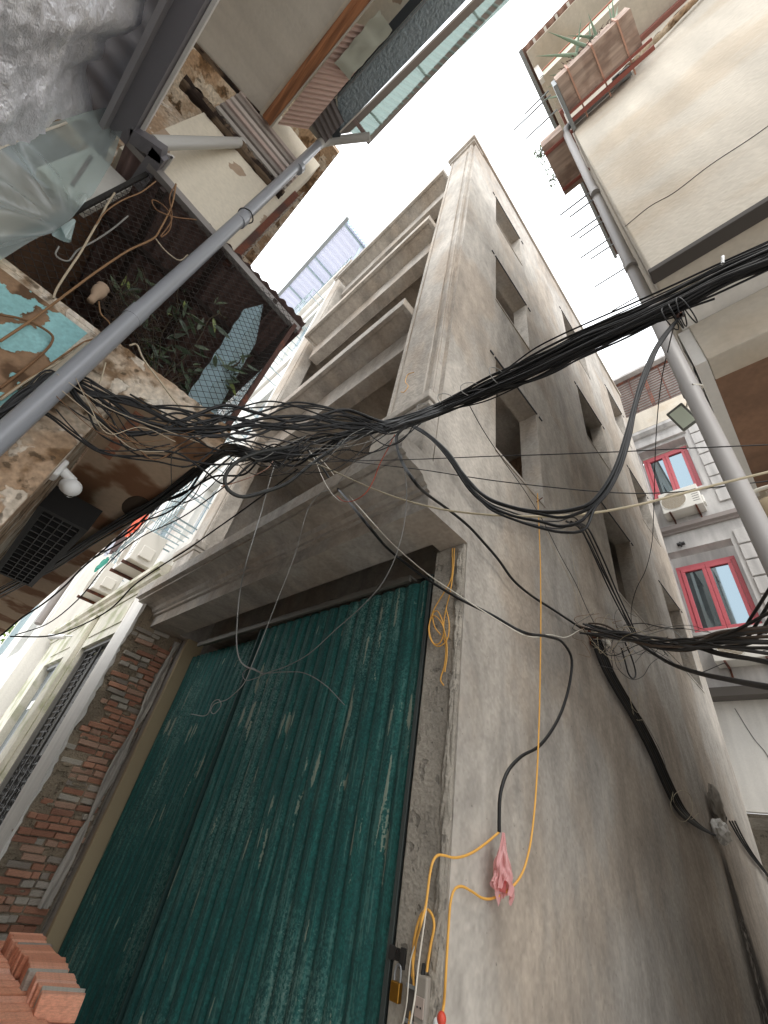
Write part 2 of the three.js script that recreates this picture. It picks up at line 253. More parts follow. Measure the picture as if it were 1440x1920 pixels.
// ---------------------------------------------------------------- unfinished concrete building
{
  const B = thing('unfinished_building', 'tall unfinished grey cement building with open balconies and empty window openings', 'building', [-2.5, 0, -4]);
  const holes = [], cols = [[-1.45, -0.4], [-4.92, -3.66], [-7.78, -6.6]], rows = [[5.0, 6.7], [8.4, 10.02], [11.9, 13.48]];
  for (const [z0, z1] of cols) for (const [y0, y1] of rows) holes.push(rect(z0, z1, y0, y1));
  const side = part(B, 'side_wall', extrudeX([[-8.4, 0], [0, 0], [0, 3.55], [0.5, 3.55], [0.5, 15.15], [-8.4, 15.15]], -0.25, 0, holes), M.cement);
  for (const [z0, z1] of cols) for (const [y0, y1] of rows) {
    part(side, 'lintel_bar', bx(-0.02, 0.018, y1 + 0.005, y1 + 0.024, z0 - 0.02, z1 + 0.03, 0.003), M.darkgrey);
    part(side, 'lintel_bar', bx(-0.02, 0.016, y1 + 0.012, y1 + 0.03, z0 - 0.17, z0 - 0.08), M.darkgrey);
    part(side, 'lintel_bar', bx(-0.02, 0.016, y1 + 0.012, y1 + 0.03, z1 + 0.06, z1 + 0.14), M.darkgrey);
    part(side, 'window_sill', bx(-0.26, 0.012, y0 - 0.03, y0 + 0.01, z0 - 0.012, z1 + 0.012, 0.006), M.cement);
  }
  part(B, 'coping', bx(-0.3, 0.045, 15.15, 15.27, -8.45, 0.44, 0.012), M.cement);
  part(B, 'back_wall', bx(-5.05, -0.252, 0, 15.1, -8.4, -8.2), M.cement);
  part(B, 'party_wall', bx(-5.05, -4.85, 3.56, 15.1, -8.19, 0.3), M.cement); part(B, 'party_wall', bx(-5.02, -4.85, 0, 3.559, -8.19, -0.02), M.cement);
  part(B, 'floor_slab', bx(-4.848, -0.252, 3.6, 3.75, -8.19, -0.4), M.cement);
  part(B, 'floor_upstand', bx(-4.848, -0.252, 3.6, 3.94, -0.398, -0.30), M.cement); part(B, 'floor_slab', bx(-4.848, -0.252, 3.945, 4.0, -0.398, 0.298), M.cement);
  [6.95, 10.3, 13.6].forEach((y) => part(B, 'floor_slab', bx(-4.848, -0.252, y, y + 0.15, -8.19, 0.3), M.cement));
  [[4.002, 6.948], [7.102, 10.298], [10.452, 13.598]].forEach(([a, b], k) => {
    part(B, 'inner_wall', extrudeZ(rect(-4.846, -0.254, a, b), -2.4, -2.25, [rect(-4.2, -3.2, a + 0.002, a + 2.2)]), surfMat(roughS, 0.97, 0.02, { color: '#c9ae97' }));
    part(B, 'inner_wall', bx(-2.1, -1.95, a, b, -2.24, -0.6), surfMat(roughS, 0.97, 0.02, { color: '#c9ae97' }));
  });
  part(B, 'ground_floor_wall', bx(-4.846, -0.254, 0.0, 3.598, -2.6, -2.45), M.rough);
  // door column with rough unfinished edge
  part(B, 'door_column', bx(-0.285, -0.012, 0, 3.548, -0.32, 0.022, 0.012), M.rough);
  const ridgeG = sheet(14, 160, (u, v) => { const y = v * 3.5, t = u * Math.PI; const w = 0.026 + 0.03 * wob(0, y, 5, 3) + 0.02 * wob(3, y, 21, 9); const d = (0.016 + 0.03 * Math.abs(wob(1, y, 9, 4)) + 0.016 * wob(u * 4, y, 38, 6)); return [-0.045 + 0.02 * wob(4, y, 3, 8) - Math.cos(t) * w, y, 0.012 + Math.sin(t) * d]; });
  part(B, 'mortar_ridge', ridgeG, M.rough);
  part(B, 'door_jamb', bx(-4.848, -4.78, 0, 3.55, -0.25, 0.0, 0.006), plain('#a8987a', 0.9));
  // cornice over the door
  const corn = part(B, 'cornice', extrudeX([[0.12, 3.552], [0.5, 3.552], [0.5, 3.70], [0.535, 3.705], [0.54, 3.735], [0.575, 3.75], [0.60, 3.79], [0.66, 3.81], [0.80, 3.815], [0.80, 3.845], [0.855, 3.85], [0.86, 3.99], [0.3, 4.01], [0.3, 3.752], [0.12, 3.752]].filter((p) => p), -5.07, -0.252), M.cement);
  part(B, 'cornice', extrudeX([[0.502, 3.70], [0.535, 3.705], [0.54, 3.735], [0.575, 3.75], [0.60, 3.79], [0.66, 3.81], [0.80, 3.815], [0.80, 3.845], [0.855, 3.85], [0.86, 3.99], [0.502, 4.01]], -0.2515, 0.004), M.cement);
  // pilasters
  for (const [x0, x1, inner] of [[-0.655, 0, -1], [-5.02, -4.36, 1]]) {
    const top = 15.1, P = part(B, 'pilaster', bx(x0 + 0.02, x1 - 0.055, 4.0, top, 0.302, 0.555, 0.01), M.cement);
    part(P, 'raised_panel', bx(x0 + 0.1, x1 - 0.17, 4.8, top - 0.5, 0.552, 0.585, 0.012), M.cement);
    part(P, 'edge_strip', bx(x0, x0 + 0.055, 4.0, top - 0.15, 0.305, 0.572, 0.008), M.cement);
    part(P, 'edge_strip', bx(x1 - 0.115, x1 - 0.07, 4.0, top - 0.15, 0.305, 0.572, 0.008), M.cement);
    part(P, 'plinth', bx(x0 - 0.03, x1 - 0.0, 4.005, 4.58, 0.505, 0.645, 0.012), M.cement);
    part(P, 'plinth_moulding', bx(x0 - 0.045, x1 + 0.012, 4.58, 4.64, 0.504, 0.665, 0.012), M.cement);
    part(P, 'plinth_cap', bx(x0 - 0.065, x1 + 0.03, 4.64, 4.745, 0.503, 0.695, 0.012), M.cement);
    part(P, 'cap_moulding', bx(x0 - 0.03, x1 + 0.02, top - 0.12, top, 0.2, 0.60, 0.012), M.cement);
    part(P, 'cap', bx(x0 - 0.07, x1 + 0.055, top, top + 0.17, 0.0, 0.655, 0.014), M.cement);
  }
  // balcony slabs and beams
  for (const y of [7.15, 10.5, 13.75]) {
    const S = part(B, 'balcony_slab', bx(-4.30, -0.675, y + 0.02, y + 0.15, 0.302, 0.735, 0.008), M.cement);
    part(S, 'fascia', bx(-4.315, -0.66, y - 0.005, y + 0.175, 0.70, 0.76, 0.008), M.cement);
    part(S, 'fascia', bx(-0.72, -0.66, y - 0.003, y + 0.173, 0.40, 0.70, 0.008), M.cement);
    part(S, 'fascia', bx(-4.315, -4.255, y - 0.003, y + 0.173, 0.40, 0.70, 0.008), M.cement);
    part(B, 'beam', bx(-4.355, -0.66, y - 0.45, y + 0.018, 0.18, 0.425, 0.01), M.cement);
    part(B, 'ceiling_fin', bx(-4.84, -0.256, y - 0.19, y - 0.05, -0.45, 0.178), M.cement);
  }
  // stair head on the roof
  const H = part(B, 'roof_parapet', bx(-1.4, -0.08, 15.28, 16.0, -4.7, -3.7, 0.01), surfMat(beigeS, 0.95, 0.006));
  for (let k = 0; k < 4; k++) part(H, 'step', bx(-1.2, -0.3, 16.0 + k * 0.12, 16.11 + k * 0.12, -4.5 + k * 0.1, -3.95 + k * 0.03), M.oldBrick[1]);
  { // dark run-off stain below the taped cable joint
    const w = 192, h = 384, d = new Uint8Array(w * h * 4); for (let j = 0; j < h; j++) for (let i = 0; i < w; i++) { const u = i / w, v = j / h, n = fbm(u, v, 9, 4, 4, 301), g = fbm(u, v, 60, 60, 2, 305), x = (u - 0.5 - 0.12 * (1 - v) - 0.15 * (n - 0.5)) / (0.12 + 0.26 * (1 - v)); const a = 255 * clamp(0.85 * sm(1, 0.35, Math.abs(x)) * sm(1, 0.8, v) * sm(0, 0.12, v) * sm(0.25, 0.6, n * 0.6 + g * 0.5)); const o = (j * w + i) * 4; d[o] = d[o + 1] = d[o + 2] = a; d[o + 3] = 255; }
    const t = new THREE.DataTexture(d, w, h, THREE.RGBAFormat); t.magFilter = THREE.LinearFilter; t.needsUpdate = true;
    const st = part(B, 'runoff_stain', sheet(2, 2, (u, v) => [0.004, 0.05 + 2.5 * v, -4.9 - 1.7 * u]), std({ color: '#3a332b', roughness: 0.95, alphaMap: t, transparent: true }), { uv: false });
  }
  part(B, 'wall_hook', [cyl([-0.02, 4.9, -1.25], [0.08, 4.93, -1.24], 0.006)], M.rust);
}

// ---------------------------------------------------------------- green corrugated gate
{
  const G = thing('corrugated_gate', 'dark green corrugated metal gate splashed with cement under the cornice', 'gate', [-2.6, 0, -0.05]);
  const panel = (x0, x1, y0, y1, z, pitch, depth) => {
    const n = Math.round((x1 - x0) / pitch), per = 8, prof = [];
    const shape = [0, 0.1, 0.75, 1, 1.06, 1.06, 1, 0.75];
    for (let i = 0; i <= n * per; i++) prof.push([x0 + (x1 - x0) * i / (n * per), shape[i % per] * depth]);
    const rows = 26;
    return sheet(prof.length - 1, rows, (u, v) => { const [x, d] = prof[Math.round(u * (prof.length - 1))]; const y = y0 + (y1 - y0) * v; return [x + 0.003 * wob(x, y, 1.3, 4), y, z + d + 0.012 * wob(x, y, 1.1, 7) + 0.004 * wob(x, y, 6, 8)]; }, [x1 - x0, y1 - y0]);
  };
  part(G, 'front_panel', panel(-2.74, -0.335, 0.06, 3.335, -0.035, 0.138, 0.02), M.door, { uv: false });
  part(G, 'rear_panel', panel(-4.78, -2.62, 0.06, 3.33, -0.17, 0.118, 0.018), M.door, { uv: false });
  part(G, 'edge_frame', [bx(-0.338, -0.308, 0.04, 3.36, -0.06, 0.012, 0.004)], plain('#4c5351', 0.55, 0.4));
  part(G, 'edge_frame', bx(-2.752, -2.735, 0.04, 3.34, -0.05, 0.004, 0.003), plain('#1e3a36', 0.55, 0.2));
  part(G, 'top_track', [bx(-4.25, -0.52, 3.335, 3.375, 0.015, 0.045, 0.004), bx(-4.25, -0.52, 3.375, 3.39, -0.05, 0.04)], plain('#6e6a62', 0.6, 0.4));
  part(G, 'bottom_rail', bx(-4.74, -0.34, 0.0, 0.06, -0.16, 0.0, 0.005), plain('#3d4442', 0.6, 0.4));
  for (const y of [0.9, 1.9, 2.9]) part(G, 'cross_rail', bx(-4.7, -0.345, y, y + 0.045, -0.25, -0.2), plain('#3d4442', 0.6, 0.4));
  part(G, 'lock_hasp', [bx(-0.315, -0.2, 1.235, 1.285, 0.014, 0.022, 0.003), bx(-0.235, -0.205, 1.22, 1.29, 0.02, 0.034, 0.003)], M.darkSteel);
  // burlap strip hung down the brick reveal beside the gate
  single('cloth_strip', 'pale twisted cloth strip hanging between the brick reveal and the gate', 'cloth', sheet(10, 90, (u, v) => {
    const y = 0.62 + 2.85 * v, w = 0.015 + 0.045 * Math.pow(Math.abs(Math.sin(v * 3 * Math.PI + 0.6)), 0.7) + 0.012 * wob(2, y, 5, 3), cz = 0.13 - 0.04 * v + 0.03 * wob(1, y, 1.6, 5);
    return [-4.93 + 0.05 * Math.sin(u * 9 + y * 3) * w * 4 + 0.03 * wob(u * 3, y, 8, 6) + 0.05, y, cz + (u - 0.5) * 2 * w];
  }), surfMat(greyS, 0.95, 0.01, { color: '#f3eee4', side: THREE.DoubleSide }));
}

// ---------------------------------------------------------------- padlock, sockets, bag
{
  const L = thing('padlock', 'small brass padlock hanging on the hasp of the green gate', 'padlock', [-0.222, 1.12, 0.05]);
  part(L, 'body', bx(-0.25, -0.196, 1.118, 1.182, 0.035, 0.062, 0.006), M.brass);
  part(L, 'shackle', tube([[-0.24, 1.175, 0.048], [-0.24, 1.21, 0.048], [-0.233, 1.229, 0.048], [-0.222, 1.234, 0.048], [-0.211, 1.229, 0.048], [-0.205, 1.21, 0.048], [-0.205, 1.175, 0.048]], 0.0048, 8), M.steel);
  const S = thing('power_strip', 'worn pale power strip with sockets fixed on the door column', 'power strip', [-0.1, 0.8, 0.04]);
  part(S, 'body', bx(-0.108, -0.045, 0.86, 1.235, 0.025, 0.062, 0.012), plain('#8d867c', 0.6));
  part(S, 'side_box', bx(-0.158, -0.112, 0.84, 1.22, 0.024, 0.05, 0.006), plain('#514c46', 0.7));
  part(S, 'cable_gland', cyl([-0.085, 1.23, 0.045], [-0.083, 1.268, 0.045], 0.011, 0.008), M.rubber);
  for (let k = 0; k < 4; k++) {
    const y = 1.14 - k * 0.075, f = part(S, 'socket', bx(-0.1, -0.053, y - 0.03, y + 0.03, 0.06, 0.0655, 0.008), plain('#a3948a', 0.6));
    for (const s of [-1, 1]) part(f, 'socket_hole', cyl([-0.0765 + s * 0.0085, y, 0.064], [-0.0765 + s * 0.0085, y, 0.0675], 0.0035), M.rubber);
  }
  for (const y of [1.18, 1.08, 0.96]) part(S, 'clip', bx(-0.162, -0.1, y, y + 0.012, 0.05, 0.058), M.galv);
  const T = thing('cable_end', 'red and white taped end of the yellow cable by the power strip', 'tape', [0.03, 1.1, 0.06]);
  part(T, 'red_tape', new THREE.IcosahedronGeometry(0.021, 2).scale(0.9, 1.1, 0.9).translate(0.03, 1.135, 0.05), plain('#c4432f', 0.5), { uv: false });
  part(T, 'white_tape', new THREE.IcosahedronGeometry(0.016, 1).scale(1, 1.2, 0.8).translate(0.012, 1.118, 0.056), M.whitePlastic, { uv: false });
  const bagG = sheet(64, 60, (u, v) => { // crumpled plastic bag, hanging from its tied neck
    const a = u * Math.PI * 2, prof = 0.008 + 0.056 * Math.pow(sm(0.0, 0.85, v), 0.8) * (1 - 0.15 * sm(0.85, 1, v));
    const pleat = 1 + 0.22 * Math.sin(a * 5 + v * 2.5) * (1 - 0.4 * v) + 0.14 * Math.sin(a * 11 - v * 5), q = prof * pleat * (1 + 0.8 * wob(Math.cos(a) * 1.6 + 3, Math.sin(a) * 1.6 + v * 3, 1.6, 5));
    const drop = v > 0.6 ? (0.03 * Math.sin(a + 0.6) + 0.022 * Math.sin(a * 3 + 1) + 0.01 * Math.sin(a * 7)) * (v - 0.6) / 0.4 : 0;
    return [0.088 + Math.cos(a) * q * 0.55, 1.805 - 0.25 * v + drop, -0.34 + Math.sin(a) * q + 0.02 * v + 0.012 * wob(v * 5, 1, 1.5, 7)];
  });
  const P = thing('plastic_bag', 'crumpled pink plastic bag tied round the end of the black cable', 'plastic bag', [0.085, 1.53, -0.34]);
  part(P, 'film', bagG, new THREE.MeshPhysicalMaterial({ color: '#e8b0ae', roughness: 0.3, transmission: 0.4, thickness: 0, side: THREE.DoubleSide }));
  part(P, 'inner_fold', sheet(6, 12, (u, v) => [0.085 + 0.03 * (u - 0.5), 1.76 - 0.2 * v, -0.34 + 0.03 * (u - 0.5) * Math.sin(v * 6) + 0.012 * Math.sin(v * 9)]), new THREE.MeshPhysicalMaterial({ color: '#c0605c', roughness: 0.4, side: THREE.DoubleSide }));
}
// ---------------------------------------------------------------- taped cable joint on the side wall
{
  const J = thing('cable_joint', 'ragged taped cable joint with white rag on the cement side wall', 'cable joint', [0.06, 2.5, -5.6]);
  const lump = (x, y, z, r, sx, sy, sz, s) => { const g = new THREE.IcosahedronGeometry(r, 3), p = g.attributes.position; for (let i = 0; i < p.count; i++) { const k = 1 + 0.5 * wob(p.getX(i) * 40 + s, p.getY(i) * 40 + p.getZ(i) * 30, 0.9, s); p.setXYZ(i, p.getX(i) * k * sx, p.getY(i) * k * sy, p.getZ(i) * k * sz); } g.computeVertexNormals(); return g.translate(x, y, z); };
  part(J, 'white_rag', lump(0.09, 2.55, -5.6, 0.15, 0.6, 0.9, 1.1, 3), plain('#cfccc6', 0.9), { uv: false });
  part(J, 'tape_core', lump(0.09, 2.86, -5.74, 0.12, 0.6, 1.9, 0.9, 5), plain('#7d766c', 0.95), { uv: false });
  part(J, 'dark_tape', lump(0.075, 2.74, -5.88, 0.105, 0.6, 1.4, 0.9, 8), M.black2, { uv: false });
  part(J, 'bracket', bx(0.0, 0.09, 2.6, 2.66, -5.75, -5.7), M.rust);
  const N = thing('cable_bracket', 'rusty bracket and grey insulators where the cables meet the side wall', 'bracket', [0.05, 3.7, -2.25]);
  part(N, 'arm', [bx(0, 0.1, 3.74, 3.78, -2.3, -2.26), bx(0.004, 0.02, 3.66, 3.86, -2.32, -2.24)], M.rust);
  for (let k = 0; k < 3; k++) part(N, 'insulator', lump(0.08 + k * 0.02, 3.8 - k * 0.03, -2.2 - k * 0.12, 0.035, 1, 1.1, 1, 11 + k), plain(['#b9b2a6', '#6d5b4c', '#c6c0b2'][k], 0.7), { uv: false });
}
// ---------------------------------------------------------------- neighbouring house with the exposed brick reveal
{
  const N = thing('lime_washed_house', 'old lime washed house with moulded cornice, barred window and exposed brick edge', 'house', [-7, 0, 0]);
  const wx = [-11.5, -5.055], z = 0.68, hole1 = rect(-7.7, -5.78, 0.9, 3.55), hole2 = rect(-10.4, -8.35, 1.3, 3.55);
  part(N, 'front_wall', extrudeZ(rect(wx[0], wx[1], 0, 4.2), 0.45, z, [hole1, hole2]), M.moss);
  part(N, 'side_wall', bx(-5.25, -5.056, 0, 4.2, -4, 0.449), M.rough);
  part(N, 'room_wall', bx(-11.4, -5.26, 0, 4.2, -0.6, -0.45), M.grey);
  part(N, 'roof_slab', bx(-11.5, -5.056, 4.2, 4.32, -4, 0.66), M.moss);
  part(N, 'cornice', extrudeX([[0.662, 4.21], [0.70, 4.21], [0.71, 4.28], [0.76, 4.30], [0.77, 4.36], [0.83, 4.38], [0.83, 4.47], [0.5, 4.5], [0.5, 4.322], [0.662, 4.322]], -11.6, -5.0), M.moss);
  part(N, 'frieze_panel', bx(-7.6, -5.9, 3.72, 4.08, 0.675, 0.70, 0.008), M.moss);
  part(N, 'frieze_panel', bx(-10.3, -8.5, 3.72, 4.08, 0.675, 0.70, 0.008), M.moss);
  part(N, 'window_pilaster', bx(-8.3, -7.78, 0, 4.19, 0.681, 0.76, 0.01), M.moss);
  part(N, 'window_pilaster', bx(-5.72, -5.08, 0, 4.19, 0.681, 0.725, 0.01), M.white);
  // first barred window with ornamental lower panel
  const W = part(N, 'window_frame', [bx(-7.7, -5.78, 3.49, 3.549, 0.5, 0.62), bx(-7.7, -7.62, 0.9, 3.488, 0.5, 0.62), bx(-5.86, -5.78, 0.9, 3.488, 0.5, 0.62)], plain('#6c6a66', 0.6));
  part(W, 'window_panel', bx(-7.62, -5.86, 0.9, 3.488, 0.45, 0.47), plain('#8a8a87', 0.5));
  for (let k = 0; k < 5; k++) part(W, 'upright_bar', bx(-7.5 + k * 0.37, -7.46 + k * 0.37, 0.92, 3.48, 0.56, 0.59), M.darkSteel);
  for (let k = 0; k < 16; k++) for (let j = 0; j < 2; j++) part(W, 'cross_bar', bx(-7.42 + j * 0.95 + (k % 2) * 0.04, -6.98 + j * 0.95, 2.0 + k * 0.095, 2.022 + k * 0.095, 0.565, 0.585), M.darkSteel);
  const orn = []; for (let a = 0; a < 13; a++) for (let b = 0; b < 9; b++) orn.push(new THREE.TorusGeometry(0.045, 0.009, 4, 9, Math.PI * 1.5).rotateZ(rr(0, 6)).translate(-7.42 + a * 0.115 + (b % 2) * 0.05, 1.0 + b * 0.105, 0.575));
  part(W, 'scrollwork', orn, M.darkgrey, { stuff: true });
  const W2 = part(N, 'window_frame', [bx(-10.4, -8.35, 3.47, 3.549, 0.5, 0.6), bx(-8.45, -8.35, 1.3, 3.469, 0.5, 0.6), bx(-9.5, -9.38, 1.3, 3.469, 0.5, 0.6)], plain('#7b7d7c', 0.5));
  part(W2, 'pane', bx(-10.3, -8.46, 1.3, 3.469, 0.53, 0.54), plain('#59646a', 0.2));
  part(W2, 'shutter', bx(-9.3, -8.5, 2.6, 2.75, 0.56, 0.66), M.whitePlastic);
  // exposed bricks of the reveal: each brick its own piece
  part(N, 'mortar_bed', bx(-5.053, -5.03, 0.0, 3.84, 0.0, 0.72), M.mortar);
  const b3 = [0.115, 0.225, 0.075].map((l) => new RoundedBoxGeometry(0.07, 0.052, l, 1, 0.007));
  let y = 0.08, row = 0;
  while (y < 3.52) {
    let zz = 0.015 + rr(0, 0.05);
    while (zz < 0.66) {
      const t = rnd() < 0.62 ? 1 : rnd() < 0.6 ? 0 : 2, l = [0.115, 0.225, 0.075][t]; if (zz + l > 0.715) break;
      if (rnd() > 0.1) {
        const m = new THREE.Mesh(b3[t], rnd() < 0.66 ? pick(M.oldBrick) : pick(M.brickGrey)); m.name = 'brick'; m.castShadow = m.receiveShadow = true;
        m.position.set(-5.045 + rr(-0.012, 0.045), y + 0.03, zz + l / 2).sub(base(N)); m.rotation.set(rr(-0.05, 0.05), rr(-0.1, 0.1), rr(-0.12, 0.12)); N.add(m);
      }
      zz += l + rr(0.008, 0.02);
    }
    y += 0.067; row++;
  }
  const blob = []; for (let k = 0; k < 90; k++) { const g = new THREE.IcosahedronGeometry(rr(0.015, 0.05), 1); g.scale(0.35, 0.5, 1.3); g.translate(-5.02, rr(0.1, 3.4), rr(0.05, 0.7)); blob.push(g); }
  part(N, 'mortar_smears', blob, M.mortar, { stuff: true });
  part(N, 'plaster_edge', sheet(8, 80, (u, v) => { const yy = 3.84 * v; return [-5.0 + 0.02 * wob(u * 2, yy, 5, 3), yy, 0.70 + u * 0.035 + 0.03 * (1 - u) * (wob(1, yy, 6, 9) + wob(4, yy, 17, 2))]; }), M.white);
  part(N, 'plaster_edge', bx(-5.055, -5.005, 0, 3.84, 0.72, 0.734), M.white);
}
// ---------------------------------------------------------------- brick pile in front of the gate
{
  const chip = (w, h, d) => [0, 1, 2, 3].map((k) => { const g = new RoundedBoxGeometry(w, h, d, 2, 0.006), p = g.attributes.position; for (let i = 0; i < p.count; i++) { const x = p.getX(i), y = p.getY(i), z = p.getZ(i), n = wob(x * 30 + k * 9, y * 30 + z * 22, 1.1, 20 + k), e = (Math.abs(z) > d * 0.45 ? 0.012 : 0.003); p.setXYZ(i, x + n * 0.006, y + wob(z * 20, x * 30 + k, 1, 33) * 0.006, z + n * e * Math.sign(z) * 1.5); } g.computeVertexNormals(); return g; });
  const geos = chip(0.058, 0.105, 0.225), flats = chip(0.105, 0.058, 0.225), geo = null, flat = 1;
  const put = (g, x, y, z, ry, rz, m, grey) => { const o = new THREE.Mesh(pick(g ? flats : geos), m); o.name = numbered('brick'); o.position.set(x, y, z); o.rotation.set(0, ry, rz); o.castShadow = o.receiveShadow = true; scene.add(o);
    o.userData = grey ? { label: 'grey cement smeared brick in the pile before the green gate', category: 'brick', group: 'grey bricks in the pile' } : { label: 'orange clay brick stacked in the pile before the green gate', category: 'brick', group: 'orange bricks in the pile' }; };
  for (let layer = 0; layer < 3; layer++) for (let i = 0; i < 26; i++) {
    if (layer === 2 && (i < 5 || i > 24)) continue;
    const x = -3.62 + i * 0.066, fan = Math.max(0, i - 13) * 0.022, top = layer === 2;
    const grey = top && (i === 9 || i === 18 || i === 23);
    put(geo, x + rr(-0.004, 0.004), 0.455 + layer * 0.108, 0.665 + rr(-0.02, 0.02) + (i > 14 ? (i - 14) * 0.006 : 0), -fan + rr(-0.03, 0.03), rr(-0.03, 0.03) + (top ? -0.05 : 0), grey ? pick(M.brickGrey) : pick(M.brick), grey);
  }
  for (let layer = 0; layer < 3; layer++) for (let i = 0; i < 14; i++) { const grey = false; put(flat, -3.4 + i * 0.122 + rr(-0.01, 0.01), 0.49 + layer * 0.061, 0.91 + rr(-0.02, 0.02), rr(-0.05, 0.05), 0, grey ? pick(M.brickGrey) : pick(M.brick), grey); }
  for (let layer = 0; layer < 6; layer++) for (let i = 0; i < 14; i++) { const grey = false; put(flat, -3.42 + i * 0.122 + (layer % 2) * 0.03, 0.034 + layer * 0.0605 + 0.01, 0.91 + rr(-0.01, 0.01), rr(-0.02, 0.02), 0, pick(M.brick), grey); }
  for (let layer = 0; layer < 6; layer++) for (let i = 0; i < 14; i++) put(flat, -3.42 + i * 0.122, 0.034 + layer * 0.0605 + 0.01, 0.67 + rr(-0.01, 0.01), rr(-0.02, 0.02), 0, pick(M.brick), false);
}
// ---------------------------------------------------------------- white house further along the alley
{
  const W = thing('white_house', 'tall white painted house with steel window cages and a rooftop canopy', 'house', [-8, 0, -1]);
  const z = 0.42, wins = [[-6.6, -5.5, 5.6, 7.1], [-6.7, -5.6, 8.3, 10.2], [-6.8, -5.6, 12.2, 14.4], [-9.4, -7.6, 5.6, 7.2], [-9.4, -7.6, 8.4, 10.2], [-9.4, -7.6, 12.2, 14.2]];
  part(W, 'front_wall', extrudeZ(rect(-10.9, -5.075, 4.51, 16.2), 0.2, z, wins.map(([a, b, c, d]) => rect(a, b, c, d))), M.white);
  part(W, 'side_wall', bx(-5.28, -5.076, 15.3, 16.2, -6, 0.199), M.white); part(W, 'side_wall', bx(-10.9, -10.7, 4.51, 16.2, -6, 0.199), M.white);
  part(W, 'back_wall', bx(-10.69, -5.3, 4.51, 16.2, -1.2, -1.05), M.white);
  for (const y of [7.7, 11.2, 14.9]) part(W, 'string_course', bx(-10.9, -5.08, y, y + 0.12, 0.421, 0.5, 0.01), M.white);
  part(W, 'parapet_moulding', bx(-10.95, -5.08, 16.2, 16.34, 0.1, 0.56, 0.012), M.white);
  part(W, 'corner_pilaster', bx(-5.5, -5.09, 4.52, 16.19, 0.421, 0.49, 0.01), M.white);
  wins.forEach(([x0, x1, y0, y1]) => {
    const w = part(W, 'window', [bx(x0, x1, y1 - 0.06, y1, 0.24, 0.3), bx(x0, x0 + 0.06, y0, y1 - 0.061, 0.24, 0.3), bx(x1 - 0.06, x1, y0, y1 - 0.061, 0.24, 0.3), bx((x0 + x1) / 2 - 0.03, (x0 + x1) / 2 + 0.03, y0, y1 - 0.061, 0.24, 0.3)], M.whitePlastic);
    part(w, 'pane', bx(x0 + 0.06, x1 - 0.06, y0, y1 - 0.061, 0.255, 0.262), plain('#7f98a4', 0.12));
    const cz = 0.92, c = [];
    for (let k = 0; k <= 6; k++) { const x = x0 - 0.1 + (x1 - x0 + 0.2) * k / 6; c.push(bx(x - 0.009, x + 0.009, y0 - 0.15, y1 + 0.1, cz - 0.018, cz)); c.push(bx(x - 0.009, x + 0.009, y0 - 0.15, y0 - 0.132, 0.43, cz)); }
    for (const y of [y0 - 0.15, y0 + 0.35, y0 + 0.46, y1 - 0.3, y1 + 0.1]) { c.push(bx(x0 - 0.1, x1 + 0.1, y - 0.01, y + 0.01, cz - 0.019, cz + 0.003)); for (const x of [x0 - 0.1, x1 + 0.1]) c.push(bx(x - 0.009, x + 0.009, y - 0.009, y + 0.009, 0.43, cz)); }
    part(w, 'cage', c, M.cage);
  });
  // rooftop canopy
  const C = part(W, 'canopy_roof', sheet(140, 6, (u, v) => [-10.4 + 5.35 * u, 18.9 + 0.03 * Math.sin(u * 5.35 / 0.09 * Math.PI * 2 / 1), 1.2 - 1.6 * v]), new THREE.MeshPhysicalMaterial({ color: '#cdd0e2', roughness: 0.7, transmission: 0.2, thickness: 0, side: THREE.DoubleSide }));
  part(C, 'gutter', bx(-10.5, -4.98, 18.86, 19.0, 1.2, 1.32, 0.01), M.galv);
  part(C, 'edge_sheet', sheet(70, 2, (u, v) => [-5.06 + 0.02 * Math.sin(u * 90), 18.98 - 0.25 * v, 1.2 - 1.6 * u]), plain('#a9c3ca', 0.5, 0, { side: THREE.DoubleSide }));
  for (const x of [-10.3, -8.6, -7.4, -6.9, -5.2]) { part(C, 'post', bx(x - 0.03, x + 0.03, 16.35, 18.85, 0.3, 0.36), M.cage); part(C, 'rafter', bx(x - 0.025, x + 0.025, 18.78, 18.85, -0.4, 1.2), M.cage); }
  part(C, 'railing', (() => { const g = [bx(-10.4, -5.1, 17.3, 17.34, 0.45, 0.48)]; for (let k = 0; k < 26; k++) g.push(bx(-10.35 + k * 0.205, -10.33 + k * 0.205, 16.35, 17.3, 0.455, 0.475)); return g; })(), M.cage);
  part(C, 'room_wall', bx(-6.4, -5.3, 16.35, 18.8, -0.45, -0.3), M.white);

  // far pale house and trees
  const F = thing('pale_house', 'pale distant house at the alley end with a grey drain', 'house', [-16, 0, 0]);
  part(F, 'front_wall', extrudeZ(rect(-22, -11.7, 0, 8.6), 0.3, 1.0, [rect(-15.5, -13.5, 4.2, 6.2)]), M.white);
  part(F, 'window_glass', bx(-15.5, -13.5, 4.2, 6.2, 0.5, 0.52), plain('#7c9096', 0.15));
  part(F, 'roof_edge', bx(-22.1, -11.65, 8.6, 8.8, 0.2, 1.15), M.white);
  part(F, 'drain', cyl([-12.6, 7.7, 1.14], [-11.9, 4.6, 1.14], 0.085, 0.085, 10), M.pvcDirty);
  part(F, 'cage', (() => { const g = []; for (let k = 0; k < 9; k++) g.push(bx(-15.6 + k * 0.27, -15.57 + k * 0.27, 4.0, 6.4, 1.28, 1.3)); for (const y of [4.0, 5.2, 6.4]) g.push(bx(-15.6, -13.4, y, y + 0.03, 1.28, 1.3)); return g; })(), M.cage);
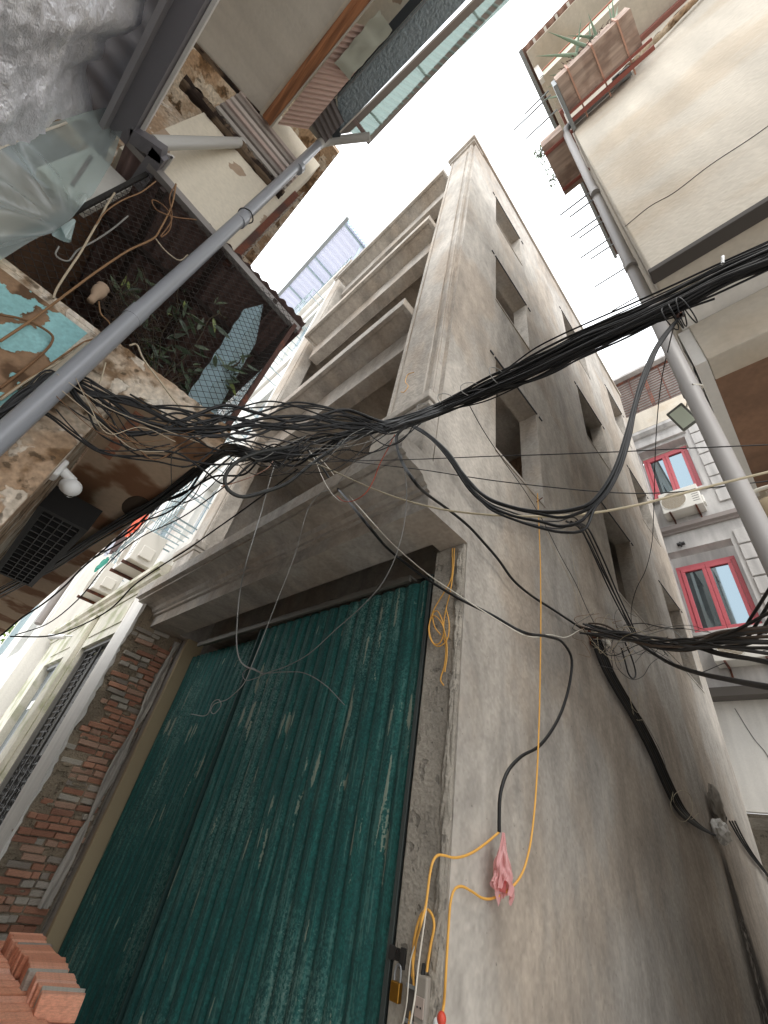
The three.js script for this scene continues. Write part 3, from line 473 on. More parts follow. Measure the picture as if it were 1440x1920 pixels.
  const leafG = new THREE.PlaneGeometry(0.34, 0.2, 2, 1), lp = leafG.attributes.position; for (let i = 0; i < lp.count; i++) lp.setZ(i, -Math.abs(lp.getX(i)) * 0.3);
  const leafM = [new THREE.MeshPhysicalMaterial({ color: new THREE.Color().setRGB(0.13, 0.2, 0.045), roughness: 0.8, transmission: 0.35, thickness: 0, side: THREE.DoubleSide }), new THREE.MeshPhysicalMaterial({ color: new THREE.Color().setRGB(0.2, 0.27, 0.06), roughness: 0.8, transmission: 0.4, thickness: 0, side: THREE.DoubleSide })];
  [[-25, 8.6, 1.9, 2.4, 'leafy green tree standing behind the pale distant house'], [-24, 4.2, 2.6, 1.9, 'low bushy tree at the far end of the alley'], [-30, 7, 3.2, 3.2, 'broad green tree closing the end of the alley']].forEach(([x, y, zz, R, label]) => {
    const T = thing('tree', label, 'tree', [x, 0, zz]);
    part(T, 'trunk', [cyl([x, 0, zz], [x + 0.1, y, zz], 0.16, 0.07, 8), cyl([x, y * 0.7, zz], [x + R * 0.6, y + R * 0.4, zz + 0.3], 0.06, 0.02, 6), cyl([x, y * 0.75, zz], [x - R * 0.5, y + R * 0.5, zz - 0.4], 0.06, 0.02, 6)], M.brown);
    [0, 1].forEach((q) => { const gs = []; for (let k = 0; k < 420; k++) { const c = k % 9, a = c * 2.4, cx = Math.cos(a) * R * 0.55, cy = ((c * 0.37) % 1 - 0.4) * R * 1.1, cz = Math.sin(a) * R * 0.55, g = leafG.clone(); g.rotateX(rr(-1, 1)); g.rotateY(rr(0, 6.28)); g.rotateZ(rr(-0.8, 0.8)); g.translate(x + cx + rr(-1, 1) * R * 0.45, y + cy + rr(-1, 1) * R * 0.45, zz + cz + rr(-1, 1) * R * 0.45); gs.push(g); } part(T, 'crown', gs, leafM[q], { stuff: true }); });
  });
}
// ---------------------------------------------------------------- air conditioners, laundry and small things on the white house
function airConditioner(x, y, z, label, turn = 0, w = 0.84, h = 0.58, d = 0.3, group) {  // (x,z): centre of the back face; front faces local +z
  const A = thing('air_conditioner', label, 'air conditioner', [x, y, z], group); A.rotation.y = turn; const at = new THREE.Vector3(x, y, z), o = (g) => g.translate(at.x, at.y, at.z);
  part(A, 'casing', o(bx(-w / 2, w / 2, 0, h, 0, d, 0.02)), M.acWhite);
  const f = part(A, 'fan_grille', o(new THREE.TorusGeometry(h * 0.42, 0.012, 6, 32).translate(-w * 0.16, h / 2, d)), M.acWhite);
  part(f, 'fan_disc', o(new THREE.CylinderGeometry(h * 0.41, h * 0.41, 0.012, 32).rotateX(Math.PI / 2).translate(-w * 0.16, h / 2, d - 0.002)), M.acGrille);
  const s = []; for (let k = -8; k <= 8; k++) { const yy = k * h * 0.048, l = Math.sqrt(Math.max(0, (h * 0.41) ** 2 - yy * yy)); s.push(bx(-w * 0.16 - l, -w * 0.16 + l, h / 2 + yy - 0.003, h / 2 + yy + 0.003, d + 0.004, d + 0.01)); }
  part(f, 'grille_wires', o(mergeGeometries(s)), M.acWhite, { stuff: true });
  for (let k = 0; k < 6; k++) part(A, 'vent_slot', o(bx(w * 0.3, w * 0.46, h * 0.2 + k * h * 0.11, h * 0.22 + k * h * 0.11, d - 0.002, d + 0.004)), M.darkgrey);
  for (const sx of [-0.35, 0.3]) part(A, 'bracket', o(mergeGeometries([bx(w * sx, w * sx + 0.04, -0.05, -0.002, -0.02, d + 0.04), bx(w * sx, w * sx + 0.04, -0.28, -0.051, -0.02, 0.02)])), M.rust);
  part(A, 'valve_cover', o(bx(w / 2, w / 2 + 0.05, h * 0.15, h * 0.5, d * 0.2, d * 0.75, 0.015)), M.acWhite);
  return A;
}
airConditioner(-6.5, 4.72, 0.68, 'white air conditioner on the wall of the white house above the cornice', 0, 0.9, 0.62, 0.4);
airConditioner(-8.3, 4.62, 0.68, 'second white air conditioner further along above the moulded cornice', 0, 0.9, 0.6, 0.4);
{
  const cloth = (name, label, x, y, z, w, h, col) => single(name, label, 'laundry', sheet(8, 10, (u, v) => [x + w * (u - 0.5), y - h * v + 0.03 * Math.sin(u * 5), z + 0.05 * Math.sin(u * 9 + v * 3) + 0.04 * v]), plain(col, 0.9, 0, { side: THREE.DoubleSide }), 'laundry on the white house');
  cloth('shirt', 'bright orange shirt hanging among the cables on the white house', -8.0, 6.75, 1.0, 0.55, 0.75, '#cf5a3f'); cloth('towel', 'orange towel drying beside the orange shirt', -7.55, 6.5, 1.02, 0.4, 0.6, '#c75a43');
  cloth('trousers', 'dark trousers drying on the white house', -8.7, 6.6, 1.0, 0.4, 0.85, '#4a3a38'); cloth('grey_shirt', 'pale grey shirt drying on the white house', -9.3, 6.7, 1.0, 0.5, 0.8, '#a9abb5'); cloth('green_cloth', 'green cloth lying over the far air conditioner', -9.2, 5.75, 0.98, 0.5, 0.3, '#2f7d6d'); cloth('dark_shirt', 'black shirt drying beside the orange towel', -7.0, 6.9, 1.0, 0.45, 0.7, '#26262a');
  single('laundry_pole', 'thin steel pole carrying the laundry on the white house', 'pole', cyl([-9.9, 6.8, 1.0], [-6.5, 6.95, 1.0], 0.014), M.steel);
  const sc = thing('bullet_camera', 'small white bullet camera under the end of the moulded cornice', 'security camera', [-9.4, 3.9, 0.8]); part(sc, 'body', cyl([-9.3, 3.98, 0.8], [-9.5, 3.92, 1.02], 0.05, 0.055, 12), M.whitePlastic); part(sc, 'lens', cyl([-9.5, 3.92, 1.02], [-9.505, 3.918, 1.028], 0.035, 0.035, 12), M.lens); part(sc, 'mount', cyl([-9.2, 4.02, 0.7], [-9.35, 3.99, 0.85], 0.018), M.whitePlastic);
}

// ---------------------------------------------------------------- old house with the caged balcony
{
  const H = thing('old_house', 'old flaking house with turquoise paint, stained balcony slab and brown corrugated balcony roof', 'house', [-2.5, 0, 3.2]);
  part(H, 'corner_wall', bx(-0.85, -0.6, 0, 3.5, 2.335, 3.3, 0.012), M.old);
  part(H, 'painted_wall', bx(-0.62, -0.596, 2.2, 3.46, 2.64, 3.29), M.turq);
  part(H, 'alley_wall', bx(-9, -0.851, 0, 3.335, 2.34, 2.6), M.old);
  part(H, 'end_wall', bx(-0.85, -0.62, 0, 3.5, 3.301, 5.0), M.white);
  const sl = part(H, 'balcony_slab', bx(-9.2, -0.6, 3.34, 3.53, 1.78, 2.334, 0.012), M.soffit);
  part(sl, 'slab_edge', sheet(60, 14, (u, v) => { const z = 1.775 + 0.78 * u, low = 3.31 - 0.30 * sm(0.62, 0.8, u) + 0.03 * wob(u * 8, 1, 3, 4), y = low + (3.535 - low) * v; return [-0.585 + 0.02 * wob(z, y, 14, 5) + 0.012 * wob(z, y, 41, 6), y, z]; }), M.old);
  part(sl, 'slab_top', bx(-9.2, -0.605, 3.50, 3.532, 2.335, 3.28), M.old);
  for (const [a, b] of [[-0.9, -0.75], [-1.02, -0.93], [-1.2, -1.08], [-1.34, -1.25]]) part(sl, 'broken_brick', bx(a, b, 3.322, 3.339, 2.19, 2.25), M.oldBrick[2]);
  part(sl, 'spalled_patch', new THREE.IcosahedronGeometry(0.16, 2).scale(1.2, 0.1, 0.55).translate(-1.75, 3.338, 1.86), M.mud, { uv: false });
  // balcony roof: corrugated sheets, seen from below
  const R = part(H, 'balcony_roof', sheet(90, 8, (u, v) => [-0.6 - 3.2 * v, 5.06 + 0.22 * v + 0.018 * Math.sin(u * 1.62 / 0.09 * Math.PI * 2), 3.32 - 1.62 * u]), plain('#7d6864', 0.85, 0, { side: THREE.DoubleSide }));
  part(R, 'edge_trim', bar([-0.585, 5.06, 3.35], [-0.66, 4.98, 1.72], 0.045, 0.07), plain('#8c8784', 0.5, 0.2));
  part(R, 'edge_trim', bar([-0.66, 5.0, 1.71], [-3.9, 5.2, 1.71], 0.03, 0.09), plain('#5d4340', 0.6, 0.2));
  for (const z of [2.0, 2.5, 3.0]) part(R, 'purlin', bar([-0.62, 4.99, z], [-3.8, 5.2, z], 0.04, 0.05), plain('#3b302c', 0.8));
  for (const x of [-1.2, -2.0, -2.9]) part(R, 'rafter', bar([x, 5.0, 1.74], [x, 5.02, 3.3], 0.035, 0.045), plain('#3b302c', 0.8));
  part(H, 'cage_post', bar([-0.63, 3.52, 1.805], [-0.65, 4.98, 1.765], 0.035, 0.035), M.rust);
  part(H, 'cage_post', bar([-0.65, 3.52, 3.13], [-0.65, 5.04, 3.13], 0.025, 0.025), M.darkSteel);
  part(H, 'inner_wall', bx(-3.9, -3.7, 3.54, 5.3, 1.8, 3.3), M.brown); part(H, 'inner_wall', bx(-3.7, -0.9, 3.54, 5.2, 3.28, 3.4), M.brown);
  const mesh = [], wire = (a, b) => mesh.push(cyl(a, b, 0.0019, 0.0019, 3, true)), st = 0.062;
  const clipLine = (s, u0, u1, v0, v1, dir) => { // u - dir*v = s
    const P = []; for (const v of [v0, v1]) { const u = s + dir * v; if (u >= u0 && u <= u1) P.push([u, v]); } for (const u of [u0, u1]) { const v = (u - s) / dir; if (v > v0 && v < v1) P.push([u, v]); } return P.length >= 2 ? P : null; };
  for (const dir of [1.05, -1.05]) {
    for (let s = -9; s < 12; s += st) { const P = clipLine(s, 1.8, 3.12, 3.54, 5.0, dir); if (P) wire([-0.615 + 0.008 * Math.sin(s * 9), P[0][1], P[0][0]], [-0.615 + 0.008 * Math.cos(s * 5), P[1][1], P[1][0]]); }
    for (let s = -12; s < 9; s += st) { const P = clipLine(s, -3.6, -0.63, 3.54, 5.0, dir); if (P) wire([P[0][0], P[0][1], 1.80], [P[1][0], P[1][1], 1.80]); }
  }
  part(H, 'wire_mesh', mesh, plain('#37322f', 0.6, 0.4), { stuff: true });
  // upper wall
  const U = part(H, 'upper_wall', bx(-0.95, -0.72, 5.12, 8.0, 2.46, 3.36), M.cream);
  part(U, 'upper_wall_edge', bx(-0.74, -0.70, 5.0, 6.9, 2.40, 2.455), M.rust);
  part(U, 'corrugated_edge', sheet(3, 160, (u, v) => [-0.715 + 0.05 * u, 5.0 + 2.0 * v, 2.385 + 0.006 * Math.sin(v * 150)]), plain('#c9c5c0', 0.5, 0.2, { side: THREE.DoubleSide }));
  part(U, 'rotten_beam', sheet(40, 8, (u, v) => { const a = v * Math.PI * 2, z = 2.5 + 1.1 * u, r = 0.06 + 0.03 * wob(u * 9, v * 3, 3, 4); return [-0.70 + Math.cos(a) * r, 6.56 + Math.sin(a) * r + 0.03 * wob(z, 1, 5, 5), z]; }), M.rotten);
  for (let k = 0; k < 6; k++) part(U, 'siding_board', bx(-0.70 + k * 0.012, -0.665 + k * 0.014, 6.66 + k * 0.098, 6.735 + k * 0.098, 2.52, 3.34, 0.004), plain(['#a8a29c', '#8f8781', '#b9a79f', '#c3b9b2', '#9c938c', '#b8aaa2'][k], 0.8));
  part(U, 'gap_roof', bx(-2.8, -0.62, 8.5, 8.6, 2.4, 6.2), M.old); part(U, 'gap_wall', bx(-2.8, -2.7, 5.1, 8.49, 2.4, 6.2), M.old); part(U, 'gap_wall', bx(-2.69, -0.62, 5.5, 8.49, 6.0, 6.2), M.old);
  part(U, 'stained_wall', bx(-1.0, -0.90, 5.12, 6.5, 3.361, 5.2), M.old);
  // roof and gutter of the lean-to behind
  const gut = [[-0.6, 3.31], [2.8, 3.06]], gy = 5.06;
  const Gt = thing('lean_to_roof', 'grey metal lean-to roof edge with box gutter above the silver tarpaulin', 'roof', [1, 4.9, 3.5]);
  const dirx = [0.9973, -0.0733];
  part(Gt, 'gutter', bar([-0.6, gy + 0.0, 3.36], [2.9, gy, 3.10], 0.12, 0.09), plain('#77757a', 0.5, 0.35));
  part(Gt, 'gutter_lip', bar([-0.61, gy + 0.045, 3.285], [2.9, gy + 0.045, 3.03], 0.022, 0.03), plain('#dedbd6', 0.5));
  part(Gt, 'gutter', bar([-0.53, gy, 3.30], [-0.47, gy, 3.10], 0.09, 0.09), plain('#77757a', 0.5, 0.35)); part(Gt, 'gutter_lip', bar([-0.575, gy + 0.045, 3.28], [-0.455, gy + 0.045, 3.06], 0.016, 0.022), plain('#c9c6c2', 0.5));
  part(Gt, 'gutter', bar([-0.47, gy, 3.12], [-0.80, gy, 3.16], 0.09, 0.09), plain('#77757a', 0.5, 0.35)); part(Gt, 'gutter_lip', bar([-0.45, gy + 0.045, 3.065], [-0.82, gy + 0.045, 3.105], 0.016, 0.022), plain('#c9c6c2', 0.5));
  part(Gt, 'roof_sheet', sheet(120, 4, (u, v) => [-1.7 + 4.9 * u, gy + 0.05 + 0.4 * v + 0.016 * Math.sin(u * 4.9 / 0.08 * Math.PI), 3.46 + 2.2 * v - 0.3 * u]), plain('#808087', 0.5, 0.3, { side: THREE.DoubleSide }));
  part(Gt, 'fascia_strip', bar([-0.62, gy - 0.06, 3.43], [2.9, gy - 0.06, 3.17], 0.03, 0.12), plain('#8f8d90', 0.6, 0.2));
  part(Gt, 'white_panel', bx(-0.86, -0.80, 4.45, 5.0, 3.17, 3.46), M.white);
  part(Gt, 'inner_wall', bx(-1.5, -1.4, 0, 5.05, 3.4, 6.0), M.brown); part(Gt, 'inner_wall', bx(-1.5, 3.2, 0, 5.05, 5.5, 5.6), M.cream);
  part(Gt, 'pipe_stub', cyl([-0.66, 4.72, 3.34], [-0.72, 4.45, 3.28], 0.012), M.rust);
}
// ---------------------------------------------------------------- tarpaulin and plastic film
single('silver_tarpaulin', 'crinkled silver tarpaulin hanging from the lean-to gutter', 'tarpaulin', sheet(150, 110, (u, v) => { // slopes out towards the alley as it hangs
  const v1 = v; v *= 1.55; const left = -0.68 + 0.60 * v, x = left + (3.0 - left) * u, y = 5.07 - 2.1 * v, d = x - left;
  const fold = Math.exp(-Math.pow((d - 0.26 - 0.1 * v) * 8, 2)) * 0.09 * Math.max(0, 1 - v) + Math.exp(-Math.pow((d - 0.46) * 11, 2)) * 0.06 * Math.max(0, 1 - v) + 0.03 * Math.abs(Math.sin(d * 9 + v * 2)) * Math.max(0, 1 - v);
  const cr = Math.abs(wob(x * 5, y * 5, 1.7, 8)) + 0.5 * Math.abs(wob(x * 9, y * 9, 2.1, 9)) + 0.25 * Math.abs(wob(x * 17, y * 17, 2.3, 11));
  return [x, y, 3.49 - 0.074 * x - 0.35 * v + fold + 0.07 * wob(x * 2, y * 2, 1.2, 5) + 0.045 * cr * sm(0, 0.1, v)];
}, [3.2, 3.4]), M.tarp, null, { uv: false });
single('tarpaulin_hem', 'stitched pale hem edging the silver tarpaulin', 'tarpaulin', tube([[-0.66, 5.02, 3.55], [-0.53, 4.55, 3.46], [-0.39, 4.05, 3.37], [-0.25, 3.55, 3.27], [-0.09, 3.0, 3.17], [0.1, 2.3, 3.04]], 0.007), M.wireWhite);
{
  const edge = [[5.34, 3.47], [5.0, 3.34], [4.68, 3.22], [4.31, 3.12], [4.05, 3.085], [3.95, 3.075], [3.84, 3.06], [3.48, 3.05], [3.1, 3.06], [2.6, 3.08]];
  const zr = (y) => { for (let i = 0; i < edge.length - 1; i++) if (y <= edge[i][0] && y >= edge[i + 1][0]) { const t = (edge[i][0] - y) / (edge[i][0] - edge[i + 1][0]); return edge[i][1] + (edge[i + 1][1] - edge[i][1]) * t; } return edge[edge.length - 1][1]; };
  single('plastic_film', 'translucent bluish plastic sheet gathered in a knot beside the silver tarpaulin', 'plastic sheet', sheet(70, 110, (u, v) => {
    const y = 5.32 - 2.7 * v, z0 = 3.49, z1 = zr(y), z = z1 + (z0 - z1) * (1 - u), dz = z - 3.075, dy = y - 4.0, a = Math.atan2(dy, dz + 0.02), r = Math.hypot(dy, dz);
    const fold = Math.sin(a * 11 + 2 * wob(a * 3, 1, 1, 3)) * 0.05 * Math.exp(-r * 1.6) * sm(0.03, 0.3, r) * (dy < 0.25 ? 1 : 0.3);
    return [-0.545 - 0.045 * sm(0.4, 0.0, r) + fold - 0.06 * Math.sin(u * 3.14) * sm(0.0, 0.5, dy) + 0.02 * wob(y * 3, z * 3, 1.3, 5), y, z];
  }), new THREE.MeshPhysicalMaterial({ color: '#dcebea', roughness: 0.2, transmission: 0.72, thickness: 0, side: THREE.DoubleSide }));
  single('film_knot', 'knotted tail of the bluish plastic sheet', 'plastic sheet', sheet(24, 16, (u, v) => { const a = u * Math.PI * 2, r = (0.018 + 0.045 * v * (1 - 0.3 * Math.sin(a * 3))) * (0.7 + 0.3 * Math.cos(a * 2)); return [-0.56 + Math.cos(a) * r * 0.5, 4.03 - 0.16 * v + 0.03 * Math.sin(a * 2) * v, 3.06 - 0.03 * v + Math.sin(a) * r]; }), new THREE.MeshPhysicalMaterial({ color: '#c3d6d6', roughness: 0.28, transmission: 0.4, thickness: 0, side: THREE.DoubleSide }));
}

// ---------------------------------------------------------------- things on and in the caged balcony
{
  const D = thing('drain_pipe', 'grey plastic drain pipe running up the corner of the old house', 'pipe', [-0.45, 0, 2.53]);
  part(D, 'pipe', tube([[-0.45, 0, 2.53], [-0.45, 2, 2.53], [-0.45, 4, 2.535], [-0.455, 6, 2.55], [-0.46, 7.3, 2.57], [-0.46, 7.62, 2.575]], 0.045, 16, 8), M.pvc, { uv: false });
  part(D, 'elbow', tube([[-0.46, 7.6, 2.575], [-0.455, 7.72, 2.57], [-0.40, 7.8, 2.53], [-0.28, 7.82, 2.44]], 0.048, 14, 6), M.pvcPale, { uv: false });
  part(D, 'inlet_pipe', cyl([-0.30, 7.82, 2.45], [-0.02, 7.84, 2.24], 0.043, 0.043, 14), M.pvcPale, { uv: false });
  for (const y of [3.6, 5.15, 6.7]) part(D, 'collar', cyl([-0.452, y, 2.535], [-0.452, y + 0.1, 2.535], 0.049, 0.049, 16), M.pvc, { uv: false });
  part(D, 'strap', tube([[-0.50, 5.3, 2.5], [-0.45, 5.31, 2.478], [-0.40, 5.3, 2.53], [-0.44, 5.29, 2.59], [-0.6, 5.29, 2.55]], 0.005), M.darkSteel);
  const D2 = thing('overflow_pipe', 'short pale plastic pipe jutting from the gutter to the cream wall', 'pipe', [-0.55, 5.2, 3.2]);
  part(D2, 'pipe', cyl([-0.5, 5.12, 3.2], [-0.68, 6.62, 3.02], 0.045, 0.042, 14), M.pvcPale, { uv: false }); part(D2, 'mouth', cyl([-0.68, 6.62, 3.02], [-0.682, 6.64, 3.018], 0.034, 0.034, 12), M.rubber, { uv: false });
  const D3 = thing('dirty_pipe', 'dirty pale pipe tied beside the grey drain pipe', 'pipe', [-0.5, 2.2, 2.62]); part(D3, 'pipe', cyl([-0.55, 2.2, 2.60], [-0.55, 3.35, 2.58], 0.03, 0.03, 12), plain('#b4aa99', 0.8), { uv: false }); for (const y of [2.5, 2.72]) part(D3, 'cable_tie', cyl([-0.55, y, 2.595], [-0.55, y + 0.008, 2.595], 0.034, 0.034, 12), M.black, { uv: false });
  // blue metal sheet
  const Bs = thing('blue_metal_sheet', 'pale blue corrugated metal sheet standing inside the balcony cage', 'metal sheet', [-1, 3.54, 1.95]);
  part(Bs, 'narrow_face', sheet(6, 30, (u, v) => [-0.70 - 0.10 * u, 3.55 + (1.40 - 0.1 * u) * v, 1.99 + 0.06 * v + 0.085 * u + 0.004 * Math.sin(v * 40)]), M.blueSheet);
  part(Bs, 'broad_face', sheet(30, 30, (u, v) => [-0.70 - 0.22 * u, 3.55 + 1.40 * v * (1 - 0.12 * u), 1.99 + 0.06 * v - 0.14 * u + 0.003 * Math.sin(u * 60)]), M.blueSheet);
  // climbing plant: every leaf a mesh
  const Pl = thing('balcony_plant', 'dark leafy plant growing behind the balcony wire mesh', 'plant', [-0.95, 3.54, 2.25]);
  const pot = part(Pl, 'pot', new THREE.LatheGeometry([[0.0, 0], [0.1, 0], [0.14, 0.2], [0.15, 0.2], [0.13, 0.19], [0, 0.17]].map((p) => new THREE.Vector2(...p)), 18).translate(-0.98, 3.54, 2.25), plain('#74492f', 0.9), { uv: false });
  const lf = new THREE.Shape(); lf.moveTo(0, 0); lf.quadraticCurveTo(0.022, 0.035, 0, 0.095); lf.quadraticCurveTo(-0.022, 0.035, 0, 0);
  const lg = new THREE.ShapeGeometry(lf, 5), lpp = lg.attributes.position; for (let i = 0; i < lpp.count; i++) lpp.setZ(i, 0.35 * Math.abs(lpp.getX(i)) - 1.6 * lpp.getY(i) * lpp.getY(i)); lg.computeVertexNormals();
  const lm = [[0.08, 0.12, 0.06], [0.12, 0.16, 0.09], [0.06, 0.095, 0.05], [0.24, 0.30, 0.08]].map((c) => new THREE.MeshPhysicalMaterial({ color: new THREE.Color().setRGB(...c), roughness: 0.45, transmission: 0.2, thickness: 0, side: THREE.DoubleSide }));
  for (let s = 0; s < 15; s++) {
    const a = rr(0, 6.28), P = [[-0.98, 3.72, 2.25]]; let x = -0.98, y = 3.72, z = 2.25, dx = Math.cos(a) * 0.06, dz = Math.sin(a) * 0.09;
    for (let k = 0; k < 7; k++) { x = clamp(x + dx + rr(-0.03, 0.03), -1.4, -0.66); z = clamp(z + dz + rr(-0.04, 0.04), 1.95, 2.75); y += rr(0.06, 0.17) - k * 0.012; P.push([x, y, z]); }
    part(Pl, 'stem', tube(P, 0.004, 4, 4), plain('#4b4030', 0.9), { uv: false });
    const cv = new THREE.CatmullRomCurve3(P.map(V));
    for (let k = 0; k < 15; k++) { const p = cv.getPoint(0.25 + 0.75 * k / 14), m = new THREE.Mesh(lg, rnd() < 0.07 ? lm[3] : lm[Math.floor(rnd() * 3)]); m.name = 'leaf'; m.position.copy(p).add(V([rr(-0.04, 0.04), rr(-0.03, 0.03), rr(-0.04, 0.04)])).sub(base(Pl)); m.rotation.set(rr(-2, 0.6), rr(0, 6.28), rr(-1, 1)); m.scale.setScalar(rr(0.8, 1.6)); m.castShadow = m.receiveShadow = true; Pl.add(m); }
  }
  // nest of dry twigs, sack on the cage, security camera, louvre
  const tw = []; for (let k = 0; k < 260; k++) { const a = rr(0, 6.28), r = 0.17 * Math.sqrt(rnd()), x = -0.78 + rr(-0.12, 0.12), y = 3.95 + Math.sin(a) * r, z = 2.62 + Math.cos(a) * r * 1.1, b = rr(0, 6.28), l = rr(0.03, 0.09); tw.push(cyl([x, y, z], [x + rr(-0.03, 0.03), y + Math.sin(b) * l, z + Math.cos(b) * l], 0.0022, 0.0014, 3, true)); }
  single('twig_bundle', 'tangled bundle of dry twigs inside the balcony cage', 'twigs', tw, plain('#57493c', 0.95));
  const knob = new THREE.LatheGeometry([[0, 0], [0.018, 0.002], [0.02, 0.05], [0.032, 0.075], [0.036, 0.11], [0.03, 0.13], [0.034, 0.145], [0.02, 0.16], [0, 0.155]].map((p) => new THREE.Vector2(...p)), 14); knob.rotateX(0.1); knob.translate(-0.56, 3.62, 2.73);
  single('wrapped_bulb', 'dirty wrapped lamp fitting tied to the balcony mesh', 'lamp', knob, plain('#a8917b', 0.95));
  const Sc = thing('dome_camera', 'white dome security camera on the corner of the old house', 'security camera', [-0.72, 2.7, 2.26]);
  part(Sc, 'mount', bx(-0.69, -0.61, 2.77, 2.87, 2.30, 2.335, 0.012), M.whitePlastic); part(Sc, 'arm', cyl([-0.65, 2.83, 2.31], [-0.66, 2.81, 2.24], 0.022, 0.022, 12), M.whitePlastic, { uv: false });
  part(Sc, 'head', new THREE.CapsuleGeometry(0.042, 0.035, 8, 18).rotateZ(1.1).rotateY(0.5).translate(-0.67, 2.785, 2.235), M.whitePlastic, { uv: false }); part(Sc, 'lens', new THREE.SphereGeometry(0.03, 16, 12).scale(1.1, 0.6, 0.8).translate(-0.672, 2.755, 2.222), M.lens, { uv: false }); Sc.position.x -= 0.06; Sc.position.y -= 0.06; Sc.position.z += 0.012;
  const Lv = thing('louvre_grille', 'dark louvred grille hanging under the stained balcony slab', 'grille', [-2.6, 2.8, 2.2]);
  part(Lv, 'frame', [bx(-3.5, -1.75, 3.0, 3.18, 2.30, 2.34), bx(-3.5, -1.75, 3.0, 3.18, 2.02, 2.06), bx(-1.8, -1.75, 3.0, 3.18, 2.06, 2.3), bx(-3.5, -3.45, 3.0, 3.18, 2.06, 2.3)], M.black2);
  part(Lv, 'back_plate', bx(-3.45, -1.8, 3.14, 3.17, 2.06, 2.3), M.black2);
  for (let k = 0; k < 14; k++) part(Lv, 'slat', bx(-3.42 + k * 0.117, -3.40 + k * 0.117, 3.01, 3.08, 2.06, 2.3), M.darkgrey); for (let k = 0; k < 3; k++) part(Lv, 'slat', bx(-3.45, -1.8, 3.0, 3.02, 2.11 + k * 0.06, 2.118 + k * 0.06), M.darkgrey);
}
